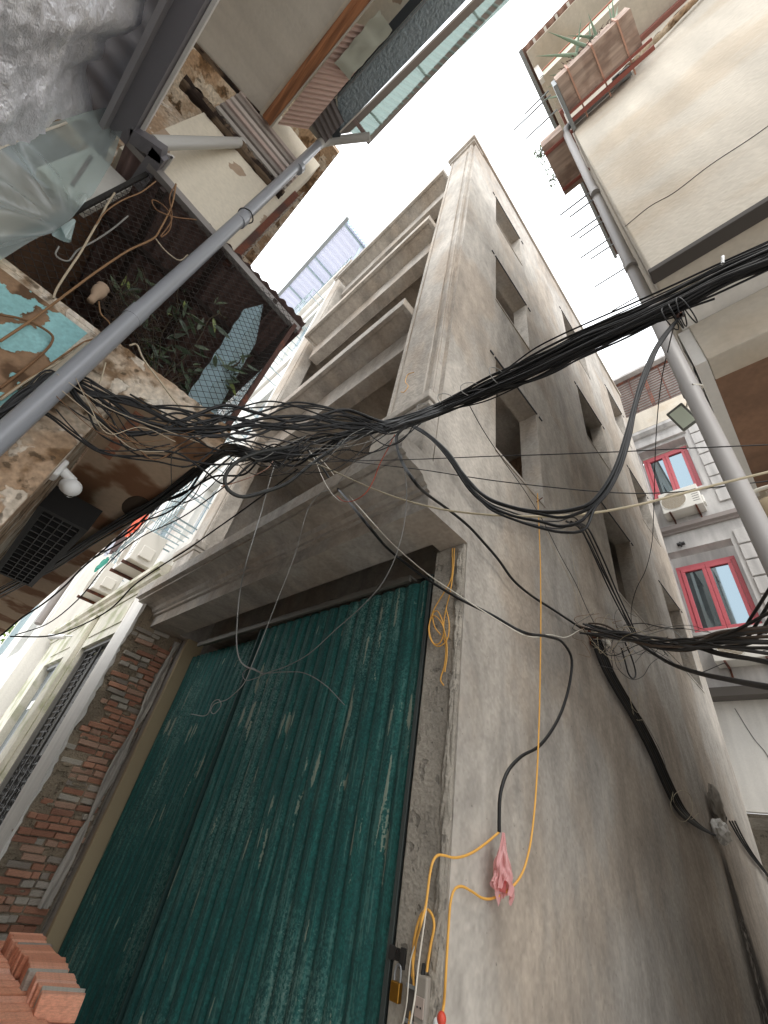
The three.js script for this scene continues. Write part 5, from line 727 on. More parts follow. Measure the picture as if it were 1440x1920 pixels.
const CABLES = [
 ["bundle", 0.0100, [[2.079,3.995,0.718],[2.006,4.012,0.718],[1.908,4.032,0.718],[1.821,4.036,0.718],[1.729,4.04,0.718],[1.623,4.056,0.718],[1.508,4.081,0.718],[1.388,4.121,0.718],[1.256,4.16,0.718],[1.11,4.166,0.718],[0.952,4.172,0.718],[0.781,4.22,0.718],[0.597,4.275,0.718],[0.408,4.293,0.718],[0.221,4.312,0.718],[0.168,3.962,0.971],[0.157,3.696,1.168],[-0.014,3.74,1.363],[-0.099,3.623,1.476],[-0.181,3.5,1.601],[-0.265,3.466,1.767],[-0.329,3.417,1.923],[-0.37,3.276,2.008],[-0.403,3.158,2.08],[-0.433,3.152,2.19],[-0.457,3.159,2.299],[-0.49,3.056,2.435],[-0.509,3.059,2.578],[-0.502,2.909,2.581],[-0.491,2.755,2.598],[-0.482,2.632,2.613]]],
 ["bundle", 0.0050, [[2.036,3.84,0.751],[1.968,3.864,0.751],[1.876,3.889,0.751],[1.791,3.888,0.751],[1.702,3.885,0.751],[1.601,3.902,0.751],[1.491,3.926,0.751],[1.374,3.947,0.751],[1.247,3.968,0.751],[1.109,3.988,0.751],[0.96,4.012,0.751],[0.796,4.046,0.751],[0.621,4.088,0.751],[0.256,4.202,0.751],[0.19,3.869,0.979],[0.164,3.622,1.158],[0.018,3.662,1.318],[-0.076,3.618,1.443],[-0.158,3.536,1.57],[-0.262,3.321,1.743],[-0.343,3.174,1.916],[-0.409,3.08,2.101],[-0.439,3.055,2.209],[-0.463,3.043,2.317],[-0.492,3.058,2.502],[-0.504,3.064,2.606],[-0.495,2.872,2.606],[-0.49,2.727,2.602],[-0.485,2.614,2.597]]],
 ["bundle", 0.0100, [[2.065,3.948,0.725],[1.995,3.973,0.725],[1.9,3.998,0.725],[1.811,3.993,0.725],[1.719,3.988,0.725],[1.617,4.014,0.725],[1.505,4.05,0.725],[1.385,4.083,0.725],[1.253,4.109,0.725],[1.107,4.105,0.725],[0.952,4.104,0.725],[0.783,4.146,0.725],[0.603,4.203,0.725],[0.228,4.287,0.725],[0.174,3.933,0.971],[0.16,3.662,1.164],[0.022,3.63,1.314],[-0.132,3.475,1.521],[-0.251,3.377,1.734],[-0.325,3.246,1.888],[-0.365,3.168,1.987],[-0.401,3.089,2.083],[-0.45,2.955,2.218],[-0.473,2.968,2.323],[-0.492,3.005,2.429],[-0.51,3.078,2.575],[-0.497,2.874,2.594],[-0.489,2.746,2.602],[-0.483,2.649,2.606]]],
 ["bundle", 0.0060, [[2.059,3.933,0.716],[1.988,3.955,0.716],[1.894,3.983,0.716],[1.724,4.02,0.716],[1.618,4.034,0.716],[1.501,4.049,0.716],[1.379,4.067,0.716],[1.247,4.089,0.716],[1.104,4.11,0.716],[0.949,4.134,0.716],[0.778,4.168,0.716],[0.597,4.205,0.716],[0.224,4.268,0.716],[0.175,3.895,0.966],[0.161,3.651,1.162],[0.012,3.593,1.323],[-0.1,3.488,1.469],[-0.202,3.425,1.635],[-0.284,3.238,1.772],[-0.347,3.238,1.924],[-0.397,3.232,2.075],[-0.445,3.081,2.205],[-0.472,3.09,2.328],[-0.492,3.108,2.449],[-0.511,3.062,2.565],[-0.502,2.9,2.578],[-0.492,2.759,2.593],[-0.483,2.648,2.605]]],
 ["bundle", 0.0065, [[2.048,3.893,0.728],[1.973,3.896,0.728],[1.874,3.901,0.728],[1.703,3.916,0.728],[1.602,3.942,0.728],[1.491,3.97,0.728],[1.371,3.988,0.728],[1.241,4.004,0.728],[1.101,4.023,0.728],[0.95,4.045,0.728],[0.783,4.064,0.728],[0.606,4.094,0.728],[0.235,4.243,0.728],[0.183,3.868,0.969],[0.164,3.619,1.158],[-0.005,3.709,1.344],[-0.102,3.72,1.48],[-0.189,3.668,1.624],[-0.257,3.511,1.739],[-0.315,3.36,1.847],[-0.365,3.297,1.972],[-0.405,3.253,2.095],[-0.436,3.19,2.194],[-0.461,3.141,2.289],[-0.483,3.137,2.403],[-0.498,3.137,2.5],[-0.512,3.079,2.562],[-0.494,2.892,2.611],[-0.489,2.738,2.607],[-0.485,2.616,2.599]]],
 ["bundle", 0.0065, [[2.042,3.885,0.704],[1.974,3.913,0.704],[1.88,3.944,0.704],[1.705,3.956,0.704],[1.601,3.972,0.704],[1.486,3.99,0.704],[1.363,3.999,0.704],[1.231,4.007,0.704],[1.089,4.012,0.704],[0.936,4.027,0.704],[0.77,4.075,0.704],[0.591,4.135,0.704],[0.219,4.227,0.704],[0.174,3.859,0.957],[0.167,3.594,1.154],[-0.017,3.684,1.361],[-0.16,3.527,1.566],[-0.256,3.364,1.733],[-0.338,3.174,1.895],[-0.384,3.16,2.026],[-0.423,3.157,2.16],[-0.448,3.128,2.264],[-0.467,3.097,2.351],[-0.491,3.053,2.482],[-0.505,3.047,2.598],[-0.5,2.904,2.593],[-0.493,2.754,2.591],[-0.487,2.632,2.589]]],
 ["bundle", 0.0100, [[2.084,4.011,0.715],[2.013,4.039,0.715],[1.918,4.071,0.715],[1.743,4.105,0.715],[1.633,4.107,0.715],[1.512,4.111,0.715],[1.389,4.136,0.715],[1.256,4.17,0.715],[1.112,4.208,0.715],[0.955,4.25,0.715],[0.781,4.297,0.715],[0.594,4.338,0.715],[0.402,4.347,0.715],[0.214,4.355,0.715],[0.167,3.96,0.969],[0.159,3.676,1.165],[-0.008,3.618,1.348],[-0.135,3.586,1.529],[-0.201,3.519,1.639],[-0.259,3.428,1.744],[-0.342,3.214,1.899],[-0.384,3.151,2.003],[-0.42,3.109,2.109],[-0.467,3.065,2.284],[-0.499,3.087,2.461],[-0.513,3.068,2.554],[-0.498,2.872,2.594],[-0.489,2.728,2.602],[-0.483,2.617,2.605]]],
 ["bundle", 0.0100, [[2.052,3.896,0.745],[1.984,3.921,0.745],[1.891,3.949,0.745],[1.719,3.964,0.745],[1.616,3.981,0.745],[1.503,4.002,0.745],[1.384,4.029,0.745],[1.255,4.055,0.745],[1.114,4.071,0.745],[0.961,4.085,0.745],[0.794,4.104,0.745],[0.616,4.132,0.745],[0.248,4.233,0.745],[0.185,3.899,0.978],[0.161,3.654,1.162],[0.035,3.589,1.293],[-0.116,3.536,1.494],[-0.219,3.399,1.655],[-0.321,3.357,1.874],[-0.361,3.257,1.96],[-0.396,3.168,2.043],[-0.453,3.159,2.249],[-0.49,3.093,2.413],[-0.513,3.061,2.553],[-0.497,2.886,2.599],[-0.49,2.73,2.603],[-0.484,2.606,2.603]]],
 ["bundle", 0.0045, [[2.091,4.035,0.715],[2.016,4.047,0.715],[1.916,4.063,0.715],[1.741,4.097,0.715],[1.634,4.112,0.715],[1.516,4.131,0.715],[1.394,4.168,0.715],[1.26,4.204,0.715],[1.112,4.209,0.715],[0.953,4.216,0.715],[0.78,4.273,0.715],[0.594,4.332,0.715],[0.403,4.328,0.715],[0.217,4.325,0.715],[0.164,3.985,0.97],[0.156,3.699,1.169],[0.056,3.703,1.276],[-0.047,3.702,1.406],[-0.131,3.667,1.531],[-0.202,3.606,1.654],[-0.262,3.514,1.77],[-0.315,3.416,1.884],[-0.364,3.329,2.011],[-0.403,3.25,2.125],[-0.448,3.13,2.274],[-0.482,3.12,2.462],[-0.505,3.053,2.597],[-0.502,2.896,2.583],[-0.493,2.738,2.592],[-0.484,2.612,2.601]]],
 ["bundle", 0.0060, [[2.053,3.914,0.713],[1.98,3.929,0.713],[1.883,3.945,0.713],[1.797,3.948,0.713],[1.707,3.952,0.713],[1.603,3.967,0.713],[1.489,3.987,0.713],[1.369,4.01,0.713],[1.238,4.034,0.713],[1.097,4.052,0.713],[0.944,4.07,0.713],[0.775,4.087,0.713],[0.597,4.113,0.713],[0.225,4.235,0.713],[0.172,3.901,0.963],[0.165,3.613,1.157],[-0.005,3.698,1.347],[-0.086,3.604,1.453],[-0.16,3.492,1.561],[-0.228,3.43,1.681],[-0.284,3.38,1.797],[-0.358,3.29,1.981],[-0.392,3.169,2.052],[-0.423,3.07,2.124],[-0.449,3.075,2.227],[-0.471,3.099,2.334],[-0.5,3.057,2.497],[-0.509,3.053,2.575],[-0.501,2.914,2.586],[-0.492,2.757,2.594],[-0.485,2.63,2.599]]],
 ["bundle", 0.0065, [[2.036,3.837,0.759],[1.97,3.865,0.759],[1.88,3.895,0.759],[1.796,3.898,0.759],[1.707,3.895,0.759],[1.604,3.903,0.759],[1.493,3.92,0.759],[1.378,3.955,0.759],[1.253,3.991,0.759],[1.114,3.996,0.759],[0.964,4.001,0.759],[0.801,4.039,0.759],[0.626,4.089,0.759],[0.263,4.187,0.759],[0.195,3.86,0.982],[0.164,3.626,1.159],[0.001,3.598,1.339],[-0.15,3.561,1.56],[-0.204,3.43,1.643],[-0.251,3.309,1.718],[-0.332,3.257,1.902],[-0.399,3.094,2.067],[-0.429,3.019,2.155],[-0.455,2.968,2.242],[-0.487,2.981,2.408],[-0.508,3.066,2.581],[-0.498,2.918,2.6],[-0.491,2.764,2.599],[-0.485,2.64,2.596]]],
 ["bundle", 0.0045, [[2.075,3.971,0.737],[2.002,3.987,0.737],[1.905,4.008,0.737],[1.733,4.034,0.737],[1.629,4.057,0.737],[1.516,4.086,0.737],[1.395,4.121,0.737],[1.264,4.154,0.737],[1.118,4.16,0.737],[0.962,4.168,0.737],[0.791,4.212,0.737],[0.609,4.262,0.737],[0.421,4.28,0.737],[0.236,4.3,0.737],[0.175,3.969,0.979],[0.156,3.706,1.17],[0.04,3.591,1.286],[-0.1,3.404,1.454],[-0.213,3.422,1.64],[-0.303,3.379,1.827],[-0.344,3.289,1.917],[-0.383,3.196,2.007],[-0.417,3.14,2.109],[-0.446,3.098,2.208],[-0.485,3.038,2.369],[-0.512,3.098,2.56],[-0.496,2.869,2.599],[-0.487,2.73,2.61],[-0.481,2.626,2.617]]],
 ["bundle", 0.0060, [[2.049,3.873,0.767],[1.977,3.882,0.767],[1.881,3.896,0.767],[1.717,3.928,0.767],[1.616,3.95,0.767],[1.506,3.975,0.767],[1.389,4.006,0.767],[1.262,4.036,0.767],[1.122,4.049,0.767],[0.971,4.06,0.767],[0.806,4.081,0.767],[0.631,4.112,0.767],[0.265,4.226,0.767],[0.193,3.901,0.988],[0.161,3.651,1.162],[0.061,3.688,1.267],[-0.042,3.719,1.396],[-0.125,3.695,1.518],[-0.196,3.615,1.637],[-0.26,3.433,1.738],[-0.317,3.277,1.836],[-0.365,3.254,1.96],[-0.405,3.253,2.083],[-0.458,3.14,2.265],[-0.48,3.12,2.367],[-0.496,3.11,2.46],[-0.511,3.097,2.568],[-0.499,2.901,2.588],[-0.49,2.756,2.599],[-0.483,2.643,2.607]]],
 ["bundle", 0.0100, [[2.079,4.014,0.684],[2.005,4.033,0.684],[1.907,4.057,0.684],[1.731,4.089,0.684],[1.625,4.115,0.684],[1.507,4.142,0.684],[1.38,4.158,0.684],[1.244,4.176,0.684],[1.097,4.207,0.684],[0.939,4.244,0.684],[0.762,4.284,0.684],[0.574,4.323,0.684],[0.19,4.372,0.684],[0.154,3.974,0.955],[0.159,3.67,1.165],[-0.295,3.902,1.168],[-0.565,3.997,1.202],[-0.869,4.065,1.264],[-1.189,4.017,1.286],[-1.645,4.304,1.522],[-1.815,4.249,1.557],[-2.21,4.145,1.696],[-2.456,4.002,1.68],[-2.699,3.85,1.664],[-3.07,3.712,1.814],[-3.339,3.548,1.851],[-3.564,3.4,1.869]]],
 ["bundle", 0.0050, [[2.048,3.888,0.732],[1.98,3.916,0.732],[1.888,3.948,0.732],[1.716,3.967,0.732],[1.609,3.965,0.732],[1.492,3.966,0.732],[1.372,3.987,0.732],[1.244,4.016,0.732],[1.106,4.048,0.732],[0.954,4.079,0.732],[0.786,4.092,0.732],[0.609,4.111,0.732],[0.238,4.238,0.732],[0.183,3.879,0.972],[0.163,3.638,1.16],[-0.203,3.824,1.134],[-0.671,4.034,1.186],[-0.969,4.006,1.158],[-1.319,4.069,1.249],[-1.649,4.265,1.403],[-1.947,4.145,1.389],[-2.259,4.016,1.41],[-2.74,3.892,1.579],[-3.128,3.689,1.624],[-3.456,3.544,1.722],[-3.735,3.42,1.818]]],
 ["bundle", 0.0060, [[2.044,3.868,0.749],[1.973,3.88,0.749],[1.877,3.893,0.749],[1.793,3.896,0.749],[1.705,3.9,0.749],[1.605,3.921,0.749],[1.494,3.944,0.749],[1.374,3.956,0.749],[1.246,3.968,0.749],[1.108,3.985,0.749],[0.959,4.01,0.749],[0.795,4.051,0.749],[0.62,4.101,0.749],[0.254,4.209,0.749],[0.189,3.874,0.978],[0.163,3.629,1.159],[0.036,3.541,1.29],[-0.072,3.416,1.418],[-0.177,3.257,1.561],[-0.265,3.117,1.702],[-0.314,3.037,1.792],[-0.375,2.984,1.93],[-0.417,2.943,2.043],[-0.451,2.877,2.132],[-0.484,2.827,2.236],[-0.513,2.845,2.366],[-0.534,2.874,2.487],[-0.526,2.852,2.597]]],
 ["bundle", 0.0045, [[2.053,3.903,0.734],[1.983,3.924,0.734],[1.889,3.949,0.734],[1.717,3.971,0.734],[1.611,3.975,0.734],[1.496,3.982,0.734],[1.376,4.005,0.734],[1.247,4.033,0.734],[1.107,4.052,0.734],[0.955,4.073,0.734],[0.787,4.1,0.734],[0.609,4.135,0.734],[0.24,4.241,0.734],[0.185,3.871,0.972],[0.163,3.637,1.16],[-0.304,3.908,1.174],[-0.556,3.944,1.179],[-0.879,4.072,1.264],[-1.19,4.052,1.313],[-1.535,4.326,1.49],[-1.858,4.251,1.586],[-2.244,4.036,1.544],[-2.673,3.933,1.74],[-2.941,3.759,1.729],[-3.208,3.575,1.71],[-3.591,3.4,1.858]]],
 ["bundle", 0.0050, [[2.061,3.956,0.686],[1.989,3.976,0.686],[1.892,4.001,0.686],[1.717,4.029,0.686],[1.608,4.032,0.686],[1.489,4.04,0.686],[1.369,4.078,0.686],[1.237,4.116,0.686],[1.09,4.115,0.686],[0.932,4.111,0.686],[0.761,4.142,0.686],[0.578,4.188,0.686],[0.199,4.297,0.686],[0.164,3.897,0.952],[0.165,3.618,1.157],[-0.294,3.883,1.142],[-0.563,4.059,1.182],[-1.008,4.185,1.266],[-1.194,4.183,1.291],[-1.55,4.143,1.344],[-1.911,4.187,1.495],[-2.331,3.988,1.442],[-2.674,3.993,1.622],[-3.08,3.758,1.597],[-3.467,3.577,1.693],[-3.804,3.42,1.796]]],
 ["bundle", 0.0045, [[2.081,4.024,0.676],[2.009,4.05,0.676],[1.911,4.079,0.676],[1.823,4.087,0.676],[1.729,4.09,0.676],[1.618,4.097,0.676],[1.498,4.11,0.676],[1.374,4.141,0.676],[1.24,4.175,0.676],[1.092,4.194,0.676],[0.933,4.215,0.676],[0.757,4.266,0.676],[0.569,4.319,0.676],[0.376,4.337,0.676],[0.186,4.353,0.676],[0.154,3.948,0.95],[0.162,3.644,1.161],[-0.001,3.515,1.336],[-0.083,3.473,1.446],[-0.136,3.316,1.502],[-0.184,3.184,1.559],[-0.259,3.269,1.696],[-0.32,3.182,1.821],[-0.38,2.964,1.905],[-0.428,2.916,2.031],[-0.459,2.872,2.125],[-0.49,2.841,2.231],[-0.516,2.86,2.356],[-0.536,2.886,2.474],[-0.521,2.868,2.618]]],
 ["bundle", 0.0100, [[2.043,3.862,0.753],[1.973,3.879,0.753],[1.879,3.899,0.753],[1.712,3.924,0.753],[1.609,3.935,0.753],[1.496,3.949,0.753],[1.379,3.975,0.753],[1.252,4.001,0.753],[1.112,4.012,0.753],[0.962,4.024,0.753],[0.797,4.056,0.753],[0.622,4.098,0.753],[0.257,4.208,0.753],[0.189,3.883,0.98],[0.164,3.619,1.158],[-0.222,3.874,1.162],[-0.666,3.927,1.15],[-0.9,3.918,1.154],[-1.338,4.132,1.318],[-1.568,4.193,1.42],[-1.823,4.251,1.551],[-2.039,4.144,1.533],[-2.28,4.014,1.515],[-2.679,3.901,1.669],[-3.11,3.698,1.784],[-3.393,3.538,1.835],[-3.623,3.4,1.873]]],
 ["bundle", 0.0100, [[2.064,3.954,0.705],[1.989,3.964,0.705],[1.89,3.976,0.705],[1.715,3.996,0.705],[1.61,4.014,0.705],[1.495,4.034,0.705],[1.373,4.058,0.705],[1.241,4.081,0.705],[1.097,4.093,0.705],[0.942,4.11,0.705],[0.772,4.15,0.705],[0.59,4.201,0.705],[0.211,4.311,0.705],[0.175,3.878,0.962],[0.161,3.651,1.162],[-0.265,3.881,1.151],[-0.657,3.923,1.13],[-0.957,3.992,1.185],[-1.259,4.22,1.3],[-1.603,4.105,1.28],[-1.957,4.132,1.431],[-2.214,4.057,1.497],[-2.608,3.925,1.613],[-2.993,3.719,1.652],[-3.336,3.559,1.747],[-3.629,3.42,1.84]]],
 ["bundle", 0.0050, [[2.047,3.9,0.706],[1.974,3.913,0.706],[1.876,3.925,0.706],[1.789,3.923,0.706],[1.698,3.924,0.706],[1.597,3.948,0.706],[1.485,3.979,0.706],[1.365,4.002,0.706],[1.234,4.02,0.706],[1.091,4.026,0.706],[0.938,4.032,0.706],[0.77,4.048,0.706],[0.593,4.082,0.706],[0.217,4.258,0.706],[0.174,3.867,0.959],[0.166,3.603,1.155]]],
 ["bundle", 0.0065, [[2.064,3.965,0.685],[1.99,3.981,0.685],[1.892,4.002,0.685],[1.721,4.048,0.685],[1.614,4.064,0.685],[1.496,4.08,0.685],[1.372,4.103,0.685],[1.238,4.128,0.685],[1.093,4.151,0.685],[0.935,4.177,0.685],[0.761,4.211,0.685],[0.576,4.249,0.685],[0.195,4.323,0.685],[0.165,3.897,0.953],[0.161,3.651,1.162]]],
 ["bundle", 0.0050, [[2.065,3.96,0.7],[1.992,3.978,0.7],[1.894,3.995,0.7],[1.804,3.989,0.7],[1.711,3.985,0.7],[1.608,4.012,0.7],[1.495,4.045,0.7],[1.372,4.062,0.7],[1.238,4.076,0.7],[1.095,4.096,0.7],[0.94,4.118,0.7],[0.769,4.14,0.7],[0.587,4.17,0.7],[0.21,4.288,0.7],[0.167,3.915,0.959],[0.162,3.646,1.161]]],
 ["bundle", 0.0065, [[2.077,3.986,0.722],[2.005,4.005,0.722],[1.907,4.027,0.722],[1.821,4.033,0.722],[1.729,4.038,0.722],[1.624,4.053,0.722],[1.509,4.077,0.722],[1.389,4.117,0.722],[1.258,4.156,0.722],[1.112,4.171,0.722],[0.955,4.181,0.722],[0.783,4.206,0.722],[0.6,4.235,0.722],[0.226,4.286,0.722],[0.172,3.945,0.971],[0.157,3.691,1.167]]],
 ["bundle", 0.0050, [[2.062,3.932,0.737],[1.991,3.95,0.737],[1.896,3.973,0.737],[1.727,4.008,0.737],[1.622,4.024,0.737],[1.507,4.041,0.737],[1.387,4.066,0.737],[1.256,4.092,0.737],[1.114,4.109,0.737],[0.96,4.129,0.737],[0.79,4.166,0.737],[0.61,4.206,0.737],[0.24,4.262,0.737],[0.181,3.913,0.977],[0.158,3.686,1.167]]],
 ["bundle", 0.0065, [[2.052,3.918,0.704],[1.98,3.934,0.704],[1.883,3.952,0.704],[1.796,3.952,0.704],[1.704,3.952,0.704],[1.6,3.969,0.704],[1.487,3.99,0.704],[1.364,4.005,0.704],[1.233,4.021,0.704],[1.092,4.046,0.704],[0.939,4.073,0.704],[0.77,4.092,0.704],[0.591,4.119,0.704],[0.217,4.247,0.704],[0.17,3.895,0.959],[0.164,3.624,1.158]]],
 ["bundle", 0.0060, [[2.074,3.982,0.715],[2.0,3.995,0.715],[1.902,4.013,0.715],[1.729,4.045,0.715],[1.621,4.053,0.715],[1.504,4.065,0.715],[1.383,4.097,0.715],[1.251,4.132,0.715],[1.107,4.149,0.715],[0.95,4.168,0.715],[0.779,4.213,0.715],[0.595,4.259,0.715],[0.407,4.274,0.715],[0.22,4.293,0.715],[0.167,3.954,0.967],[0.161,3.65,1.162]]],
 ["bundle", 0.0065, [[2.062,3.964,0.679],[1.99,3.984,0.679],[1.892,4.007,0.679],[1.714,4.023,0.679],[1.604,4.025,0.679],[1.485,4.033,0.679],[1.364,4.064,0.679],[1.232,4.1,0.679],[1.087,4.118,0.679],[0.93,4.137,0.679],[0.757,4.172,0.679],[0.573,4.218,0.679],[0.19,4.335,0.679],[0.16,3.912,0.95],[0.163,3.629,1.159]]],
 ["bundle", 0.0075, [[2.07,3.953,0.744],[1.999,3.971,0.744],[1.902,3.991,0.744],[1.818,3.998,0.744],[1.728,4.004,0.744],[1.622,4.01,0.744],[1.507,4.025,0.744],[1.39,4.067,0.744],[1.262,4.114,0.744],[1.119,4.136,0.744],[0.965,4.153,0.744],[0.795,4.177,0.744],[0.614,4.205,0.744],[0.244,4.268,0.744],[0.18,3.94,0.98],[0.159,3.669,1.165]]],
 ["bundle", 0.0050, [[2.039,3.845,0.761],[1.97,3.864,0.761],[1.878,3.888,0.761],[1.713,3.919,0.761],[1.609,3.925,0.761],[1.496,3.933,0.761],[1.38,3.96,0.761],[1.254,3.993,0.761],[1.117,4.02,0.761],[0.967,4.046,0.761],[0.802,4.074,0.761],[0.627,4.103,0.761],[0.267,4.164,0.761],[0.196,3.858,0.983],[0.162,3.647,1.161]]],
 ["bundle", 0.0075, [[2.057,3.927,0.712],[1.982,3.937,0.712],[1.885,3.952,0.712],[1.716,3.993,0.712],[1.609,4.0,0.712],[1.493,4.009,0.712],[1.373,4.042,0.712],[1.244,4.079,0.712],[1.1,4.094,0.712],[0.945,4.105,0.712],[0.775,4.122,0.712],[0.595,4.15,0.712],[0.22,4.275,0.712],[0.176,3.877,0.963],[0.164,3.626,1.159]]],
 ["bundle", 0.0065, [[2.06,3.941,0.707],[1.986,3.951,0.707],[1.887,3.964,0.707],[1.714,3.989,0.707],[1.611,4.015,0.707],[1.497,4.043,0.707],[1.374,4.062,0.707],[1.241,4.078,0.707],[1.098,4.094,0.707],[0.943,4.113,0.707],[0.773,4.143,0.707],[0.592,4.182,0.707],[0.215,4.286,0.707],[0.174,3.885,0.962],[0.163,3.637,1.16]]],
 ["bundle", 0.0100, [[2.039,3.842,0.765],[1.973,3.869,0.765],[1.883,3.901,0.765],[1.714,3.92,0.765],[1.612,3.931,0.765],[1.5,3.945,0.765],[1.382,3.963,0.765],[1.255,3.983,0.765],[1.117,4.002,0.765],[0.968,4.024,0.765],[0.804,4.061,0.765],[0.63,4.101,0.765],[0.271,4.155,0.765],[0.197,3.862,0.985],[0.161,3.651,1.162]]],
 ["bundle", 0.0045, [[2.075,4.007,0.671],[1.999,4.02,0.671],[1.899,4.039,0.671],[1.727,4.087,0.671],[1.616,4.092,0.671],[1.494,4.098,0.671],[1.371,4.132,0.671],[1.237,4.17,0.671],[1.089,4.189,0.671],[0.93,4.205,0.671],[0.754,4.237,0.671],[0.567,4.276,0.671],[0.181,4.365,0.671],[0.156,3.925,0.949],[0.161,3.658,1.163]]],
 ["bundle", 0.0060, [[2.082,4.024,0.684],[2.012,4.054,0.684],[1.914,4.084,0.684],[1.824,4.082,0.684],[1.728,4.076,0.684],[1.62,4.092,0.684],[1.503,4.12,0.684],[1.381,4.161,0.684],[1.247,4.201,0.684],[1.098,4.215,0.684],[0.937,4.225,0.684],[0.762,4.251,0.684],[0.575,4.283,0.684],[0.192,4.346,0.684],[0.156,3.96,0.955],[0.158,3.68,1.166]]],
 ["bundle", 0.0060, [[2.041,3.852,0.761],[1.973,3.874,0.761],[1.88,3.896,0.761],[1.796,3.897,0.761],[1.708,3.898,0.761],[1.609,3.923,0.761],[1.5,3.953,0.761],[1.381,3.968,0.761],[1.252,3.979,0.761],[1.114,3.992,0.761],[0.965,4.011,0.761],[0.802,4.046,0.761],[0.627,4.091,0.761],[0.264,4.194,0.761],[0.197,3.854,0.983],[0.162,3.645,1.161]]],
 ["bundle", 0.0060, [[2.09,4.034,0.715],[2.016,4.048,0.715],[1.917,4.067,0.715],[1.74,4.093,0.715],[1.631,4.098,0.715],[1.512,4.111,0.715],[1.392,4.16,0.715],[1.261,4.212,0.715],[1.114,4.225,0.715],[0.954,4.235,0.715],[0.78,4.288,0.715],[0.594,4.34,0.715],[0.403,4.332,0.715],[0.217,4.327,0.715],[0.163,3.987,0.969],[0.158,3.681,1.166]]],
 ["bundle", 0.0065, [[2.059,3.938,0.707],[1.988,3.958,0.707],[1.891,3.98,0.707],[1.805,3.987,0.707],[1.714,3.99,0.707],[1.607,3.996,0.707],[1.491,4.008,0.707],[1.371,4.041,0.707],[1.241,4.074,0.707],[1.096,4.079,0.707],[0.941,4.083,0.707],[0.772,4.11,0.707],[0.592,4.154,0.707],[0.214,4.294,0.707],[0.168,3.917,0.962],[0.163,3.629,1.159]]],
 ["bundle", 0.0060, [[2.088,4.026,0.715],[2.017,4.053,0.715],[1.921,4.082,0.715],[1.834,4.09,0.715],[1.741,4.096,0.715],[1.634,4.114,0.715],[1.517,4.137,0.715],[1.393,4.162,0.715],[1.259,4.19,0.715],[1.113,4.22,0.715],[0.955,4.253,0.715],[0.78,4.295,0.715],[0.594,4.335,0.715],[0.402,4.36,0.715],[0.212,4.38,0.715],[0.169,3.953,0.97],[0.158,3.685,1.167]]],
 ["bundle", 0.0065, [[2.044,3.861,0.763],[1.975,3.879,0.763],[1.882,3.901,0.763],[1.714,3.92,0.763],[1.614,3.947,0.763],[1.504,3.974,0.763],[1.384,3.986,0.763],[1.255,3.997,0.763],[1.118,4.025,0.763],[0.969,4.057,0.763],[0.804,4.08,0.763],[0.628,4.105,0.763],[0.266,4.186,0.763],[0.195,3.873,0.985],[0.163,3.636,1.16]]],
 ["bundle", 0.0100, [[2.075,4.0,0.688],[2.004,4.027,0.688],[1.907,4.056,0.688],[1.819,4.059,0.688],[1.725,4.061,0.688],[1.62,4.088,0.688],[1.505,4.122,0.688],[1.381,4.152,0.688],[1.246,4.18,0.688],[1.098,4.195,0.688],[0.939,4.213,0.688],[0.764,4.252,0.688],[0.577,4.296,0.688],[0.194,4.358,0.688],[0.158,3.961,0.957],[0.159,3.678,1.166]]],
 ["bundle", 0.0100, [[2.077,3.995,0.705],[2.004,4.014,0.705],[1.905,4.034,0.705],[1.817,4.034,0.705],[1.724,4.035,0.705],[1.62,4.059,0.705],[1.505,4.091,0.705],[1.382,4.118,0.705],[1.248,4.141,0.705],[1.102,4.15,0.705],[0.945,4.164,0.705],[0.773,4.21,0.705],[0.589,4.265,0.705],[0.208,4.341,0.705],[0.167,3.935,0.963],[0.161,3.655,1.163]]],
 ["bundle", 0.0050, [[2.046,3.891,0.717],[1.974,3.905,0.717],[1.877,3.922,0.717],[1.706,3.943,0.717],[1.603,3.961,0.717],[1.49,3.983,0.717],[1.37,4.007,0.717],[1.24,4.031,0.717],[1.099,4.051,0.717],[0.946,4.069,0.717],[0.777,4.076,0.717],[0.599,4.094,0.717],[0.228,4.226,0.717],[0.181,3.849,0.964],[0.164,3.626,1.159]]],
 ["bundle", 0.0050, [[2.071,3.987,0.685],[1.995,3.998,0.685],[1.895,4.012,0.685],[1.717,4.028,0.685],[1.61,4.044,0.685],[1.494,4.067,0.685],[1.371,4.095,0.685],[1.238,4.124,0.685],[1.092,4.142,0.685],[0.934,4.163,0.685],[0.761,4.201,0.685],[0.577,4.244,0.685],[0.196,4.317,0.685],[0.159,3.933,0.954],[0.161,3.656,1.163]]],
 ["bundle", 0.0100, [[2.046,3.877,0.743],[1.977,3.899,0.743],[1.883,3.921,0.743],[1.797,3.916,0.743],[1.706,3.911,0.743],[1.606,3.936,0.743],[1.496,3.966,0.743],[1.376,3.982,0.743],[1.247,3.995,0.743],[1.107,4.008,0.743],[0.957,4.029,0.743],[0.792,4.075,0.743],[0.615,4.132,0.743],[0.247,4.236,0.743],[0.189,3.871,0.977],[0.161,3.652,1.162]]],
 ["bundle", 0.0060, [[2.099,4.058,0.72],[2.026,4.078,0.72],[1.928,4.104,0.72],[1.754,4.144,0.72],[1.648,4.171,0.72],[1.531,4.202,0.72],[1.407,4.24,0.72],[1.272,4.278,0.72],[1.124,4.315,0.72],[0.963,4.334,0.72],[0.783,4.294,0.72],[0.598,4.256,0.72],[0.217,4.369,0.72],[0.167,3.98,0.972],[0.157,3.692,1.168]]],
